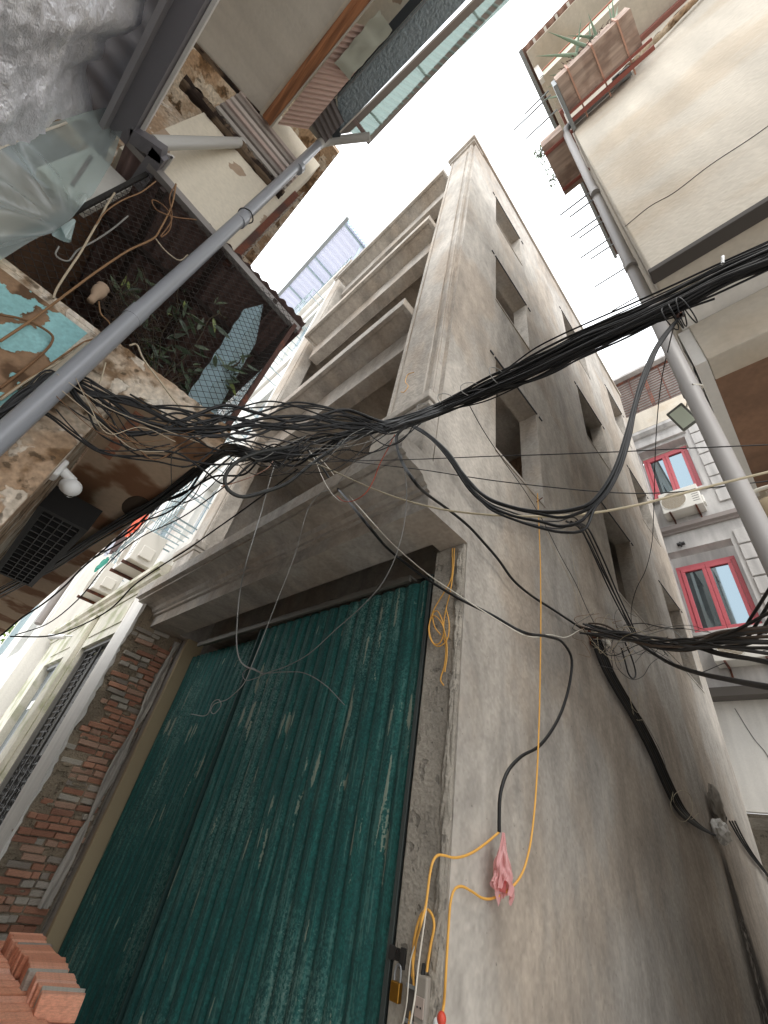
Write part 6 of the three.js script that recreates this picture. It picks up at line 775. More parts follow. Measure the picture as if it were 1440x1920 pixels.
 ["bundle", 0.0080, [[2.089,4.027,0.72],[2.018,4.052,0.72],[1.921,4.08,0.72],[1.834,4.088,0.72],[1.742,4.093,0.72],[1.635,4.112,0.72],[1.519,4.14,0.72],[1.398,4.18,0.72],[1.265,4.222,0.72],[1.119,4.254,0.72],[0.959,4.273,0.72],[0.783,4.267,0.72],[0.598,4.26,0.72],[0.222,4.314,0.72],[0.17,3.952,0.97],[0.159,3.674,1.165]]],
 ["bundle", 0.0040, [[2.097,4.051,0.72],[2.022,4.066,0.72],[1.923,4.085,0.72],[1.747,4.116,0.72],[1.641,4.139,0.72],[1.524,4.165,0.72],[1.4,4.195,0.72],[1.265,4.225,0.72],[1.119,4.253,0.72],[0.959,4.273,0.72],[0.783,4.274,0.72],[0.598,4.274,0.72],[0.222,4.32,0.72],[0.167,3.977,0.972],[0.157,3.691,1.168]]],
 ["bundle", 0.0060, [[2.034,3.851,0.72],[1.961,3.86,0.72],[1.865,3.874,0.72],[1.698,3.904,0.72],[1.593,3.908,0.72],[1.478,3.913,0.72],[1.359,3.931,0.72],[1.231,3.953,0.72],[1.093,3.968,0.72],[0.943,3.996,0.72],[0.779,4.067,0.72],[0.6,4.147,0.72],[0.23,4.233,0.72],[0.181,3.856,0.965],[0.166,3.604,1.155]]],
 ["bundle", 0.0090, [[2.04,3.869,0.72],[1.971,3.894,0.72],[1.877,3.918,0.72],[1.79,3.911,0.72],[1.697,3.902,0.72],[1.594,3.916,0.72],[1.483,3.94,0.72],[1.366,3.973,0.72],[1.238,4.003,0.72],[1.095,4.0,0.72],[0.944,4.006,0.72],[0.779,4.076,0.72],[0.6,4.163,0.72],[0.228,4.257,0.72],[0.178,3.884,0.966],[0.164,3.621,1.158]]],
 ["sag", 0.0060, [[1.837,3.847,0.72],[1.738,3.879,0.724],[1.608,3.913,0.729],[1.405,3.919,0.737],[1.237,3.924,0.742],[1.084,3.914,0.747],[0.905,3.961,0.751],[0.705,4.075,0.756],[0.495,4.208,0.76],[0.223,4.248,0.78],[-0.078,4.257,0.8]]],
 ["sag", 0.0040, [[1.709,3.855,0.72],[1.582,3.912,0.723],[1.412,3.983,0.727],[1.277,4.015,0.729],[1.153,4.037,0.732],[0.921,4.102,0.735],[0.761,4.166,0.738],[0.568,4.232,0.74],[0.34,4.214,0.773],[0.146,4.189,0.8]]],
 ["thinleft", 0.0050, [[-0.005,3.566,1.438],[-0.156,3.58,1.664],[-0.197,3.523,1.767],[-0.262,3.368,1.881],[-0.314,3.177,1.963],[-0.381,3.152,2.155],[-0.418,3.154,2.305]]],
 ["thinleft", 0.0030, [[-0.074,3.5,1.488],[-0.14,3.441,1.58],[-0.21,3.373,1.708],[-0.294,3.281,1.894],[-0.363,3.046,1.993],[-0.385,2.94,2.052],[-0.431,2.959,2.179],[-0.455,3.031,2.288],[-0.467,3.077,2.347]]],
 ["thinleft", 0.0050, [[-0.089,3.246,1.504],[-0.143,3.171,1.589],[-0.205,3.074,1.681],[-0.243,2.904,1.735],[-0.31,2.948,1.849],[-0.355,2.974,1.985],[-0.412,2.891,2.15],[-0.445,2.885,2.29],[-0.47,2.969,2.389]]],
 ["thinleft", 0.0040, [[-0.282,3.115,1.789],[-0.687,3.245,1.808],[-1.229,3.432,1.896],[-1.702,3.607,2.047],[-2.35,3.576,2.111],[-2.71,3.527,2.138],[-3.065,3.444,2.147],[-3.464,3.345,2.195],[-3.774,3.248,2.217]]],
 ["thinleft", 0.0050, [[-0.288,3.111,1.812],[-0.927,3.393,1.858],[-1.467,3.567,1.952],[-1.992,3.623,1.985],[-2.741,3.587,1.998],[-3.512,3.461,2.002],[-4.192,3.307,2.059]]],
 ["thinleft", 0.0050, [[-0.261,3.193,1.7],[-0.335,3.115,1.856],[-0.4,3.147,2.059],[-0.435,3.141,2.21],[-0.473,3.141,2.332]]],
 ["thinleft", 0.0040, [[-0.349,3.335,1.849],[-0.389,3.075,1.962],[-0.417,2.915,2.045],[-0.437,2.893,2.182],[-0.457,3.002,2.3],[-0.473,3.045,2.41]]],
 ["thinleft", 0.0030, [[-0.322,2.924,2.004],[-0.753,3.141,1.921],[-1.195,3.327,1.811]]],
 ["thinleft", 0.0040, [[-0.35,3.251,1.918],[-0.389,3.161,2.081],[-0.413,3.026,2.11],[-0.423,3.016,2.208],[-0.441,3.045,2.308],[-0.446,3.002,2.378]]],
 ["thinleft", 0.0050, [[-0.28,3.131,1.761],[-0.502,3.019,1.787],[-0.714,2.885,1.807],[-0.943,2.807,1.897],[-1.15,2.683,1.929],[-1.274,2.595,1.952],[-1.416,2.502,1.962],[-1.563,2.401,1.989],[-1.682,2.322,2.026],[-1.822,2.225,2.05]]],
 ["thinleft", 0.0040, [[-0.239,3.168,1.652],[-0.444,3.13,1.651],[-0.657,3.079,1.664],[-0.935,3.007,1.696],[-1.289,2.91,1.788],[-1.591,2.78,1.82],[-1.875,2.613,1.809],[-2.172,2.458,1.851],[-2.422,2.371,1.955]]],
 ["thinleft", 0.0050, [[-0.125,3.181,1.459],[-0.347,3.132,1.468],[-0.626,3.066,1.484],[-0.851,2.99,1.51],[-1.071,2.899,1.543],[-1.289,2.813,1.585],[-1.506,2.709,1.622],[-1.672,2.597,1.629],[-1.825,2.517,1.662],[-2.129,2.392,1.787],[-2.418,2.351,1.974]]],
 ["soffit", 0.0120, [[-0.09,3.268,1.507],[-0.207,3.171,1.653],[-0.271,3.166,1.741],[-0.671,3.36,1.76],[-1.036,3.329,1.77],[-1.481,3.299,1.797],[-1.908,3.291,1.841],[-2.435,3.28,1.898],[-2.96,3.279,1.937],[-3.549,3.282,1.984],[-4.409,3.284,2.086],[-5.234,3.276,2.186]]],
 ["soffit", 0.0090, [[-0.088,3.25,1.501],[-0.21,3.155,1.644],[-0.27,3.149,1.737],[-0.691,3.357,1.747],[-1.058,3.328,1.757],[-1.504,3.299,1.784],[-1.942,3.295,1.832],[-2.478,3.281,1.892],[-3.004,3.278,1.928],[-3.598,3.281,1.972],[-4.48,3.283,2.076],[-5.327,3.279,2.184]]],
 ["soffit", 0.0100, [[-0.098,3.284,1.513],[-0.207,3.186,1.655],[-0.274,3.179,1.756],[-0.652,3.356,1.769],[-1.008,3.333,1.789],[-1.448,3.3,1.817],[-1.869,3.287,1.858],[-2.394,3.274,1.915],[-2.899,3.276,1.953],[-3.475,3.287,2.003],[-4.318,3.282,2.106],[-5.127,3.278,2.214]]],
 ["soffit", 0.0080, [[-0.088,3.238,1.5],[-0.205,3.141,1.642],[-0.268,3.135,1.735],[-0.705,3.357,1.735],[-1.081,3.323,1.754],[-1.532,3.302,1.773],[-1.977,3.294,1.813],[-2.523,3.282,1.873],[-3.056,3.283,1.91],[-3.658,3.285,1.956],[-4.551,3.278,2.065],[-5.421,3.275,2.158]]],
 ["soffit", 0.0070, [[-0.091,3.298,1.523],[-0.215,3.193,1.659],[-0.273,3.194,1.757],[-0.632,3.361,1.782],[-0.99,3.332,1.801],[-1.418,3.298,1.822],[-1.838,3.288,1.876],[-2.35,3.279,1.924],[-2.854,3.279,1.966],[-3.414,3.276,2.014],[-4.247,3.284,2.122],[-5.042,3.276,2.228]]],
 ["loop", 0.0100, [[-0.089,4.016,0.98],[-0.127,3.863,1.071],[-0.175,3.712,1.201],[-0.184,3.619,1.242],[-0.202,3.323,1.37],[-0.204,3.127,1.448],[-0.211,2.983,1.547],[-0.214,2.87,1.653],[-0.217,2.87,1.727],[-0.212,2.915,1.76],[-0.193,2.997,1.759],[-0.147,3.108,1.698],[-0.059,3.223,1.569]]],
 ["dropgrey", 0.0055, [[-1.685,4.802,0.95],[-1.987,4.834,0.926],[-2.006,4.513,0.892],[-1.976,4.113,0.849],[-1.711,3.631,0.915],[-1.631,3.317,0.915],[-1.948,3.23,0.733],[-1.863,2.967,0.696],[-1.755,2.725,0.659],[-1.645,2.595,0.637],[-1.529,2.536,0.624],[-1.406,2.503,0.612],[-1.302,2.469,0.6]]],
 ["dropthin", 0.0030, [[-0.244,3.97,0.98],[-0.413,3.837,0.947],[-0.626,3.722,0.913],[-0.797,3.748,0.915],[-0.891,3.649,0.915],[-0.886,3.456,0.915],[-1.019,3.329,0.827],[-1.073,3.141,0.798],[-1.159,2.928,0.763],[-1.244,2.704,0.724],[-1.322,2.527,0.692],[-1.392,2.389,0.665],[-1.507,2.329,0.649],[-1.616,2.295,0.638],[-1.73,2.289,0.629],[-1.832,2.274,0.621],[-1.856,2.239,0.615],[-1.785,2.214,0.609],[-1.752,2.269,0.598],[-1.844,2.324,0.59],[-1.95,2.309,0.582],[-1.978,2.234,0.569],[-2.332,2.251,0.55]]],
 ["dropthin2", 0.0025, [[0.067,3.705,0.9],[0.121,3.528,0.892],[0.166,3.326,0.882],[0.181,3.138,0.871],[0.168,2.977,0.86],[0.119,2.822,0.847],[0.041,2.716,0.835],[-0.101,2.625,0.822],[-0.288,2.54,0.807],[-0.506,2.436,0.79],[-0.71,2.392,0.779],[-0.947,2.375,0.768],[-1.083,2.356,0.762],[-1.211,2.359,0.758],[-1.291,2.416,0.754],[-1.215,2.446,0.75],[-1.044,2.394,0.744],[-0.82,2.381,0.734],[-0.602,2.355,0.724],[-0.384,2.269,0.713],[-0.203,2.159,0.7]]],
 ["orange", 0.0035, [[0.017,3.884,0.95],[-0.014,3.759,0.955],[-0.057,3.621,0.96],[-0.079,3.453,0.966],[-0.119,3.375,0.97],[-0.209,3.354,0.974],[-0.324,3.396,0.977],[-0.426,3.491,0.98]]],
 ["whitewire", 0.0035, [[-1.152,4.417,0.98],[-0.946,4.152,0.978],[-0.771,3.894,0.976],[-0.596,3.659,0.974],[-0.463,3.505,0.972],[-0.366,3.42,0.971],[-0.272,3.377,0.97]]],
 ["copper", 0.0030, [[-1.325,4.483,1.0],[-1.071,4.036,1.265],[-0.884,3.727,1.352],[-0.676,3.419,1.481],[-0.366,3.035,1.665],[-0.173,2.83,1.764]]],
 ["blackdown", 0.0100, [[-1.177,4.437,1.0],[-1.083,4.298,0.862],[-0.994,4.135,0.751],[-0.398,3.502,0.915],[-0.084,3.135,0.915],[-0.485,3.434,0.28],[-0.255,3.232,0.132],[-0.018,3.056,0.045],[0.171,2.946,-0.061],[0.35,2.82,-0.111],[0.31,2.985,-0.568],[0.285,3.075,-0.889],[0.258,3.032,-1.093],[0.231,2.892,-1.101],[0.191,2.677,-1.032],[0.157,2.501,-0.919],[0.12,2.332,-0.752],[0.109,2.205,-0.506],[0.099,2.089,-0.363],[0.088,1.973,-0.309],[0.078,1.874,-0.314],[0.07,1.804,-0.327]]],
 ["whitetwin", 0.0045, [[-1.212,4.458,1.0],[-1.11,4.38,0.854],[-0.943,4.117,0.658],[-0.103,3.206,0.915],[-0.479,3.5,0.27],[-0.256,3.276,0.138],[-0.019,3.081,0.045],[0.202,2.908,-0.044],[0.35,2.798,-0.077],[0.287,2.915,-0.411],[0.227,3.11,-0.797],[0.167,3.284,-1.236],[0.101,3.616,-1.799],[0.06,3.838,-2.218]]],
 ["thickmid", 0.0110, [[0.054,3.997,0.9],[0.003,3.928,0.915],[0.034,3.766,0.915],[0.119,3.568,0.915],[0.244,3.349,0.915],[0.045,3.6,0.544],[0.045,3.635,0.326],[0.045,3.657,0.05],[0.045,3.639,-0.137],[0.045,3.603,-0.375],[0.045,3.54,-0.582],[0.045,3.542,-0.849],[0.045,3.617,-1.356],[0.07,3.671,-1.886]]],
 ["cream", 0.0055, [[-1.52,4.569,1.02],[-0.948,4.129,0.982],[-0.523,3.787,0.942],[-0.146,3.486,0.895],[0.135,3.287,0.849],[0.393,3.138,0.797],[0.605,3.049,0.746],[0.788,2.993,0.696],[0.951,2.959,0.645],[1.101,2.95,0.594],[1.263,2.965,0.536],[1.352,2.984,0.502],[1.438,3.005,0.469],[1.568,3.037,0.417],[1.657,3.058,0.38],[1.728,3.075,0.35]]],
 ["thinspan", 0.0030, [[-1.052,4.192,0.98],[-0.491,3.953,0.907],[-0.148,3.75,0.915],[0.139,3.587,0.915],[0.241,3.665,0.77],[0.42,3.608,0.726],[0.679,3.532,0.654],[0.843,3.488,0.601],[1.006,3.449,0.545],[1.15,3.421,0.49],[1.284,3.398,0.436],[1.408,3.382,0.383],[1.531,3.369,0.327],[1.676,3.355,0.257],[1.788,3.347,0.2]]],
 ["thinspan", 0.0030, [[-0.789,4.091,0.98],[-0.535,3.956,0.933],[-0.191,3.737,0.915],[0.108,3.535,0.915],[0.18,3.608,0.748],[0.423,3.494,0.662],[0.632,3.409,0.576],[0.842,3.341,0.478],[1.031,3.292,0.38],[1.206,3.263,0.283],[1.374,3.263,0.186],[1.521,3.288,0.1]]],
 ["diagthin", 0.0030, [[0.495,4.065,0.75],[0.393,4.203,0.429],[0.307,4.312,0.016],[0.245,4.361,-0.503],[0.198,4.324,-0.947],[0.145,4.228,-1.377],[0.114,4.113,-1.783],[0.076,3.995,-2.095],[0.06,3.91,-2.311]]],
 ["uset", 0.0090, [[0.008,4.128,0.85],[0.207,3.883,0.844],[0.419,3.559,0.835],[0.576,3.24,0.824],[0.692,3.069,0.817],[0.819,2.956,0.809],[0.938,2.881,0.801],[1.032,2.844,0.794],[1.102,2.833,0.789],[1.154,2.838,0.785],[1.217,2.9,0.778],[1.276,2.996,0.771],[1.343,3.163,0.761],[1.407,3.341,0.752],[1.484,3.543,0.741],[1.589,3.73,0.731],[1.713,3.862,0.72]]],
 ["uset", 0.0070, [[0.01,4.103,0.85],[0.236,3.841,0.843],[0.422,3.54,0.835],[0.589,3.227,0.824],[0.699,3.055,0.817],[0.83,2.942,0.809],[0.952,2.861,0.801],[1.04,2.809,0.794],[1.11,2.807,0.789],[1.17,2.827,0.784],[1.226,2.882,0.778],[1.283,2.983,0.771],[1.345,3.147,0.761],[1.407,3.342,0.751],[1.49,3.537,0.741],[1.589,3.718,0.731],[1.712,3.861,0.72]]],
 ["uset", 0.0080, [[0.022,4.109,0.85],[0.111,4.044,0.73],[0.045,4.152,0.39],[0.045,4.07,0.093],[0.045,4.094,-0.186],[0.045,4.268,-0.585],[0.045,4.545,-1.121],[0.045,4.914,-1.681],[0.129,5.167,-2.037],[0.121,5.043,-2.315],[0.108,4.827,-2.752],[0.098,4.593,-3.188],[0.08,4.364,-3.576]]],
 ["uset", 0.0070, [[0.019,4.104,0.85],[0.228,3.841,0.844],[0.438,3.502,0.834],[0.586,3.19,0.824],[0.705,3.012,0.816],[0.826,2.899,0.809],[0.949,2.821,0.8],[1.033,2.765,0.794],[1.107,2.761,0.789],[1.168,2.821,0.783],[1.227,2.886,0.776],[1.288,2.976,0.769],[1.347,3.141,0.76],[1.407,3.337,0.75],[1.486,3.535,0.74],[1.591,3.715,0.73],[1.708,3.86,0.72]]],
 ["uset", 0.0090, [[0.023,4.096,0.85],[0.118,4.021,0.73],[0.045,4.131,0.376],[0.045,4.03,0.086],[0.045,4.055,-0.205],[0.045,4.201,-0.604],[0.045,4.495,-1.164],[0.045,4.825,-1.71],[0.101,5.106,-2.091],[0.124,5.036,-2.306],[0.109,4.823,-2.746],[0.099,4.591,-3.185],[0.08,4.364,-3.576]]],
 ["uset", 0.0060, [[0.02,4.106,0.85],[0.235,3.831,0.844],[0.434,3.495,0.835],[0.603,3.166,0.824],[0.706,2.991,0.816],[0.839,2.868,0.808],[0.95,2.784,0.801],[1.038,2.732,0.794],[1.117,2.717,0.788],[1.171,2.815,0.781],[1.228,2.875,0.775],[1.287,2.975,0.768],[1.352,3.138,0.759],[1.413,3.336,0.749],[1.494,3.526,0.74],[1.595,3.725,0.729],[1.709,3.855,0.72]]],
 ["downset", 0.0090, [[0.5,4.047,-0.705],[0.452,4.302,-1.159],[0.396,4.35,-1.5],[0.323,4.359,-1.918],[0.231,4.35,-2.481],[0.147,4.344,-3.075],[0.08,4.348,-3.623]]],
 ["downset", 0.0090, [[0.5,4.123,-0.816],[0.455,4.366,-1.255],[0.397,4.417,-1.608],[0.323,4.43,-2.041],[0.231,4.412,-2.602],[0.146,4.397,-3.189],[0.08,4.379,-3.696]]],
 ["downset", 0.0090, [[0.5,4.204,-0.933],[0.457,4.432,-1.355],[0.399,4.488,-1.722],[0.324,4.504,-2.169],[0.231,4.476,-2.726],[0.146,4.452,-3.307],[0.08,4.411,-3.771]]],
 ["hangthin", 0.0040, [[1.683,3.861,0.72],[1.617,4.278,0.286],[1.5,4.633,-0.218],[1.345,4.865,-0.783],[1.162,4.958,-1.376],[0.963,4.931,-1.962],[0.761,4.832,-2.468],[0.558,4.737,-2.827],[0.356,4.669,-3.085],[0.197,4.564,-3.329],[0.119,4.474,-3.505],[0.1,4.401,-3.669]]],
 ["rightbundle", 0.0088, [[0.07,3.6,-1.838],[0.32,3.472,-1.697],[0.583,3.302,-1.506],[0.824,3.203,-1.302],[1.054,2.986,-1.024],[1.252,2.839,-0.744],[1.38,2.707,-0.506],[1.468,2.597,-0.3]]],
 ["rightbundle", 0.0065, [[0.07,3.649,-1.952],[0.279,3.531,-1.824],[0.556,3.368,-1.619],[0.791,3.158,-1.38],[1.057,3.061,-1.084],[1.267,2.92,-0.779],[1.404,2.799,-0.522],[1.499,2.696,-0.3]]],
 ["rightbundle", 0.0072, [[0.07,3.754,-2.0],[0.274,3.623,-1.872],[0.551,3.406,-1.651],[0.788,3.181,-1.403],[1.036,3.004,-1.109],[1.259,2.9,-0.787],[1.394,2.768,-0.526],[1.486,2.653,-0.3]]],
 ["rightbundle", 0.0084, [[0.07,3.665,-1.831],[0.331,3.494,-1.68],[0.591,3.306,-1.487],[0.822,3.166,-1.284],[1.067,3.035,-1.023],[1.254,2.839,-0.736],[1.384,2.718,-0.502],[1.476,2.622,-0.3]]],
 ["rightbundle", 0.0089, [[0.07,3.75,-1.955],[0.291,3.567,-1.807],[0.568,3.406,-1.603],[0.807,3.231,-1.376],[1.052,3.045,-1.088],[1.262,2.908,-0.784],[1.404,2.802,-0.525],[1.504,2.71,-0.3]]],
 ["rightbundle", 0.0066, [[0.07,3.706,-2.072],[0.234,3.579,-1.955],[0.531,3.452,-1.732],[0.786,3.291,-1.486],[1.041,3.09,-1.168],[1.269,2.966,-0.824],[1.411,2.835,-0.543],[1.507,2.72,-0.3]]],
 ["rightbundle", 0.0087, [[0.07,3.66,-2.017],[0.253,3.56,-1.902],[0.545,3.444,-1.689],[0.786,3.217,-1.435],[1.037,3.03,-1.132],[1.237,2.833,-0.807],[1.367,2.683,-0.535],[1.457,2.562,-0.3]]],
 ["rightbundle", 0.0073, [[0.07,3.778,-2.027],[0.265,3.613,-1.891],[0.55,3.452,-1.679],[0.79,3.229,-1.43],[1.039,3.035,-1.128],[1.234,2.815,-0.798],[1.365,2.673,-0.53],[1.457,2.561,-0.3]]],
 ["rightbundle", 0.0095, [[0.07,3.649,-1.945],[0.283,3.54,-1.816],[0.565,3.414,-1.614],[0.8,3.188,-1.371],[1.045,3.01,-1.082],[1.257,2.881,-0.777],[1.391,2.754,-0.521],[1.484,2.646,-0.3]]],
 ["rightbundle", 0.0097, [[0.07,3.686,-1.878],[0.314,3.521,-1.733],[0.577,3.315,-1.531],[0.808,3.147,-1.318],[1.052,3.004,-1.052],[1.275,2.924,-0.748],[1.411,2.812,-0.508],[1.504,2.711,-0.3]]],
 ["rightbundle", 0.0075, [[0.07,3.69,-2.039],[0.246,3.562,-1.919],[0.533,3.408,-1.704],[0.778,3.218,-1.46],[1.041,3.078,-1.157],[1.236,2.835,-0.814],[1.365,2.677,-0.537],[1.455,2.553,-0.3]]],
 ["rightbundle", 0.0074, [[0.07,3.782,-2.035],[0.262,3.653,-1.913],[0.54,3.386,-1.672],[0.785,3.214,-1.436],[1.031,3.008,-1.132],[1.26,2.912,-0.8],[1.403,2.801,-0.531],[1.501,2.7,-0.3]]],
 ["rightbundle", 0.0084, [[0.07,3.695,-1.958],[0.283,3.584,-1.833],[0.561,3.429,-1.634],[0.792,3.157,-1.373],[1.04,3.0,-1.092],[1.268,2.918,-0.772],[1.407,2.805,-0.518],[1.501,2.702,-0.3]]],
 ["rightbundle", 0.0088, [[0.07,3.828,-2.116],[0.236,3.736,-2.01],[0.523,3.433,-1.746],[0.769,3.207,-1.483],[1.024,3.019,-1.167],[1.255,2.912,-0.82],[1.397,2.786,-0.541],[1.493,2.674,-0.3]]],
 ["rightthick", 0.0140, [[0.09,3.828,-2.277],[0.353,3.628,-2.053],[0.557,3.422,-1.829],[0.713,3.215,-1.604],[0.874,3.012,-1.347],[1.073,2.802,-1.003],[1.267,2.598,-0.591],[1.435,2.383,-0.1]]],
 ["rightup", 0.0080, [[1.152,2.995,-1.0],[1.34,2.885,-0.745],[1.455,2.895,-0.536],[1.563,2.897,-0.3]]],
 ["rightup", 0.0080, [[1.189,2.971,-1.0],[1.374,2.843,-0.697],[1.458,2.836,-0.515],[1.54,2.825,-0.3]]],
 ["rightup", 0.0080, [[1.225,2.948,-1.0],[1.408,2.789,-0.617],[1.46,2.769,-0.479],[1.515,2.747,-0.3]]],
 ["rightup", 0.0080, [[1.003,2.999,-1.0],[1.211,2.898,-0.767],[1.381,2.839,-0.54],[1.527,2.785,-0.3]]],
 ["fray", 0.0029, [[0.09,3.948,-2.802],[0.1,4.001,-2.957],[0.117,4.067,-3.226],[0.14,3.757,-2.727]]],
 ["fray", 0.0024, [[0.09,3.609,-1.979],[0.112,3.792,-2.282],[0.117,3.835,-2.318],[0.14,3.62,-2.165]]],
 ["fray", 0.0029, [[0.09,4.119,-2.944],[0.103,4.156,-2.896],[0.115,4.106,-2.732],[0.14,4.254,-3.004]]],
 ["fray", 0.0016, [[0.09,4.066,-3.008],[0.108,4.157,-3.299],[0.119,4.102,-3.327],[0.14,3.826,-2.818]]],
 ["fray", 0.0022, [[0.09,4.055,-2.967],[0.106,4.175,-3.084],[0.118,4.266,-3.206],[0.14,4.153,-3.204]]],
 ["fray", 0.0025, [[0.09,3.89,-2.428],[0.102,3.847,-2.457],[0.119,3.752,-2.435],[0.14,3.641,-2.108]]],
 ["fray", 0.0025, [[0.09,4.099,-3.141],[0.104,4.071,-3.232],[0.12,3.9,-3.052],[0.14,3.813,-2.705]]],
 ["fray", 0.0017, [[0.09,3.613,-1.953],[0.106,3.857,-2.427],[0.116,4.029,-2.793],[0.14,3.505,-2.215]]],
 ["fray", 0.0019, [[0.09,4.021,-2.945],[0.103,4.12,-3.215],[0.117,4.173,-3.463],[0.14,3.806,-2.872]]],
 ["fray", 0.0030, [[0.09,4.048,-3.094],[0.105,4.303,-3.7],[0.116,4.476,-4.2],[0.14,3.812,-3.205]]],
 ["fray", 0.0028, [[0.09,4.077,-3.054],[0.106,4.179,-3.121],[0.118,4.265,-3.222],[0.14,4.203,-3.298]]],
 ["fray", 0.0028, [[0.09,4.131,-3.086],[0.101,3.899,-2.723],[0.115,3.645,-2.354],[0.14,3.912,-2.416]]],
 ["fray", 0.0026, [[0.09,3.68,-2.104],[0.105,3.933,-2.384],[0.117,4.18,-2.682],[0.14,3.894,-2.674]]],
 ["fray", 0.0025, [[0.09,4.101,-3.045],[0.106,4.19,-2.865],[0.117,4.393,-2.998],[0.14,4.645,-3.747]]],
 ["fray", 0.0026, [[0.09,3.609,-2.032],[0.104,3.637,-1.819],[0.115,3.635,-1.613],[0.14,3.991,-2.254]]],
 ["fray", 0.0029, [[0.09,3.961,-2.927],[0.103,3.65,-2.552],[0.118,3.433,-2.44],[0.14,3.489,-2.043]]],
 ["fray", 0.0015, [[0.09,3.769,-2.329],[0.108,3.577,-1.753],[0.114,3.526,-1.575],[0.14,4.024,-2.191]]],
 ["fray", 0.0029, [[0.09,4.027,-2.833],[0.103,3.886,-2.548],[0.114,3.753,-2.35],[0.14,3.96,-2.484]]],
 ["fray", 0.0016, [[0.09,3.521,-1.862],[0.111,3.422,-1.546],[0.113,3.423,-1.526],[0.14,3.618,-1.772]]],
 ["fray", 0.0016, [[0.09,4.117,-2.981],[0.103,4.002,-3.022],[0.118,3.779,-2.864],[0.14,3.652,-2.305]]],
 ["fray", 0.0027, [[0.09,3.868,-2.599],[0.099,3.755,-2.491],[0.116,3.527,-2.161],[0.14,3.659,-2.087]]],
 ["fray", 0.0019, [[0.09,3.789,-2.509],[0.103,3.711,-2.627],[0.118,3.604,-2.749],[0.14,3.327,-1.993]]],
 ["fray", 0.0020, [[0.09,3.498,-1.819],[0.102,3.463,-1.871],[0.119,3.389,-1.893],[0.14,3.263,-1.552]]],
 ["fray", 0.0028, [[0.09,4.089,-2.9],[0.109,4.178,-3.199],[0.119,4.102,-3.195],[0.14,3.83,-2.684]]],
 ["fray", 0.0019, [[0.09,4.058,-2.995],[0.102,4.209,-3.366],[0.116,4.362,-3.832],[0.14,3.826,-3.022]]],
 ["fray", 0.0024, [[0.09,3.662,-2.139],[0.104,3.583,-1.792],[0.114,3.515,-1.545],[0.14,3.921,-2.098]]],
 ["fray", 0.0020, [[0.09,3.79,-2.46],[0.106,3.803,-2.209],[0.116,3.88,-2.174],[0.14,4.163,-2.782]]],
 ["fray", 0.0015, [[0.09,3.952,-2.794],[0.107,4.092,-2.902],[0.118,4.121,-2.827],[0.14,4.163,-3.087]]],
 ["fray", 0.0017, [[0.09,3.593,-1.983],[0.098,3.593,-2.03],[0.118,3.592,-2.147],[0.14,3.431,-1.855]]],
 ["fray", 0.0023, [[0.09,4.099,-2.903],[0.102,3.887,-2.695],[0.117,3.633,-2.428],[0.14,3.716,-2.166]]],
 ["node_loop", 0.0090, [[0.08,4.06,-3.191],[0.08,3.92,-3.34],[0.08,3.758,-3.372],[0.08,3.637,-3.206],[0.08,3.655,-3.086],[0.08,3.777,-3.051],[0.08,3.919,-3.007]]],
 ["node_thin", 0.0030, [[0.08,3.804,-2.722],[0.164,3.471,-2.493],[0.218,3.411,-2.599],[0.27,3.531,-2.891],[0.326,3.73,-3.086],[0.4,4.048,-3.608]]],
 ["walldown", 0.0170, [[0.05,3.679,-2.189],[0.05,3.449,-2.399],[0.05,3.302,-2.683],[0.05,3.146,-3.045],[0.05,2.934,-3.39],[0.05,2.705,-3.647],[0.05,2.515,-3.933],[0.05,2.461,-4.509],[0.05,2.48,-5.399]]],
 ["walldown", 0.0155, [[0.05,3.704,-2.251],[0.05,3.473,-2.463],[0.05,3.324,-2.75],[0.05,3.166,-3.117],[0.05,2.953,-3.467],[0.05,2.721,-3.726],[0.05,2.529,-4.016],[0.05,2.469,-4.566],[0.05,2.48,-5.399]]],
 ["walldown", 0.0140, [[0.05,3.731,-2.314],[0.05,3.496,-2.527],[0.05,3.346,-2.818],[0.05,3.187,-3.191],[0.05,2.972,-3.545],[0.05,2.737,-3.807],[0.05,2.543,-4.101],[0.05,2.478,-4.623],[0.05,2.48,-5.399]]],
 ["walldown", 0.0125, [[0.05,3.758,-2.378],[0.05,3.521,-2.593],[0.05,3.369,-2.888],[0.05,3.209,-3.267],[0.05,2.991,-3.626],[0.05,2.754,-3.89],[0.05,2.558,-4.187],[0.05,2.486,-4.681],[0.05,2.48,-5.399]]],
 ["walldown", 0.0110, [[0.05,3.785,-2.444],[0.05,3.545,-2.661],[0.05,3.393,-2.96],[0.05,3.231,-3.344],[0.05,3.011,-3.708],[0.05,2.771,-3.975],[0.05,2.573,-4.276],[0.05,2.495,-4.74],[0.05,2.48,-5.399]]],
 ["walldown2", 0.0120, [[0.04,2.8,-6.583],[0.04,2.658,-6.902],[0.04,2.528,-7.349],[0.04,2.429,-7.885],[0.04,2.306,-8.624]]],
 ["walldown2", 0.0120, [[0.04,2.828,-6.77],[0.04,2.679,-7.058],[0.04,2.542,-7.474],[0.04,2.438,-7.974],[0.04,2.306,-8.624]]],
 ["walldown2", 0.0120, [[0.04,2.858,-6.964],[0.04,2.701,-7.218],[0.04,2.557,-7.601],[0.04,2.447,-8.065],[0.04,2.306,-8.624]]],
 ["wirecoil", 0.0025, [[0.07,3.467,-3.018],[0.068,3.443,-3.297],[0.067,3.284,-3.244],[0.066,3.278,-3.04],[0.064,3.418,-3.041],[0.061,3.181,-3.078],[0.06,3.231,-3.347]]],
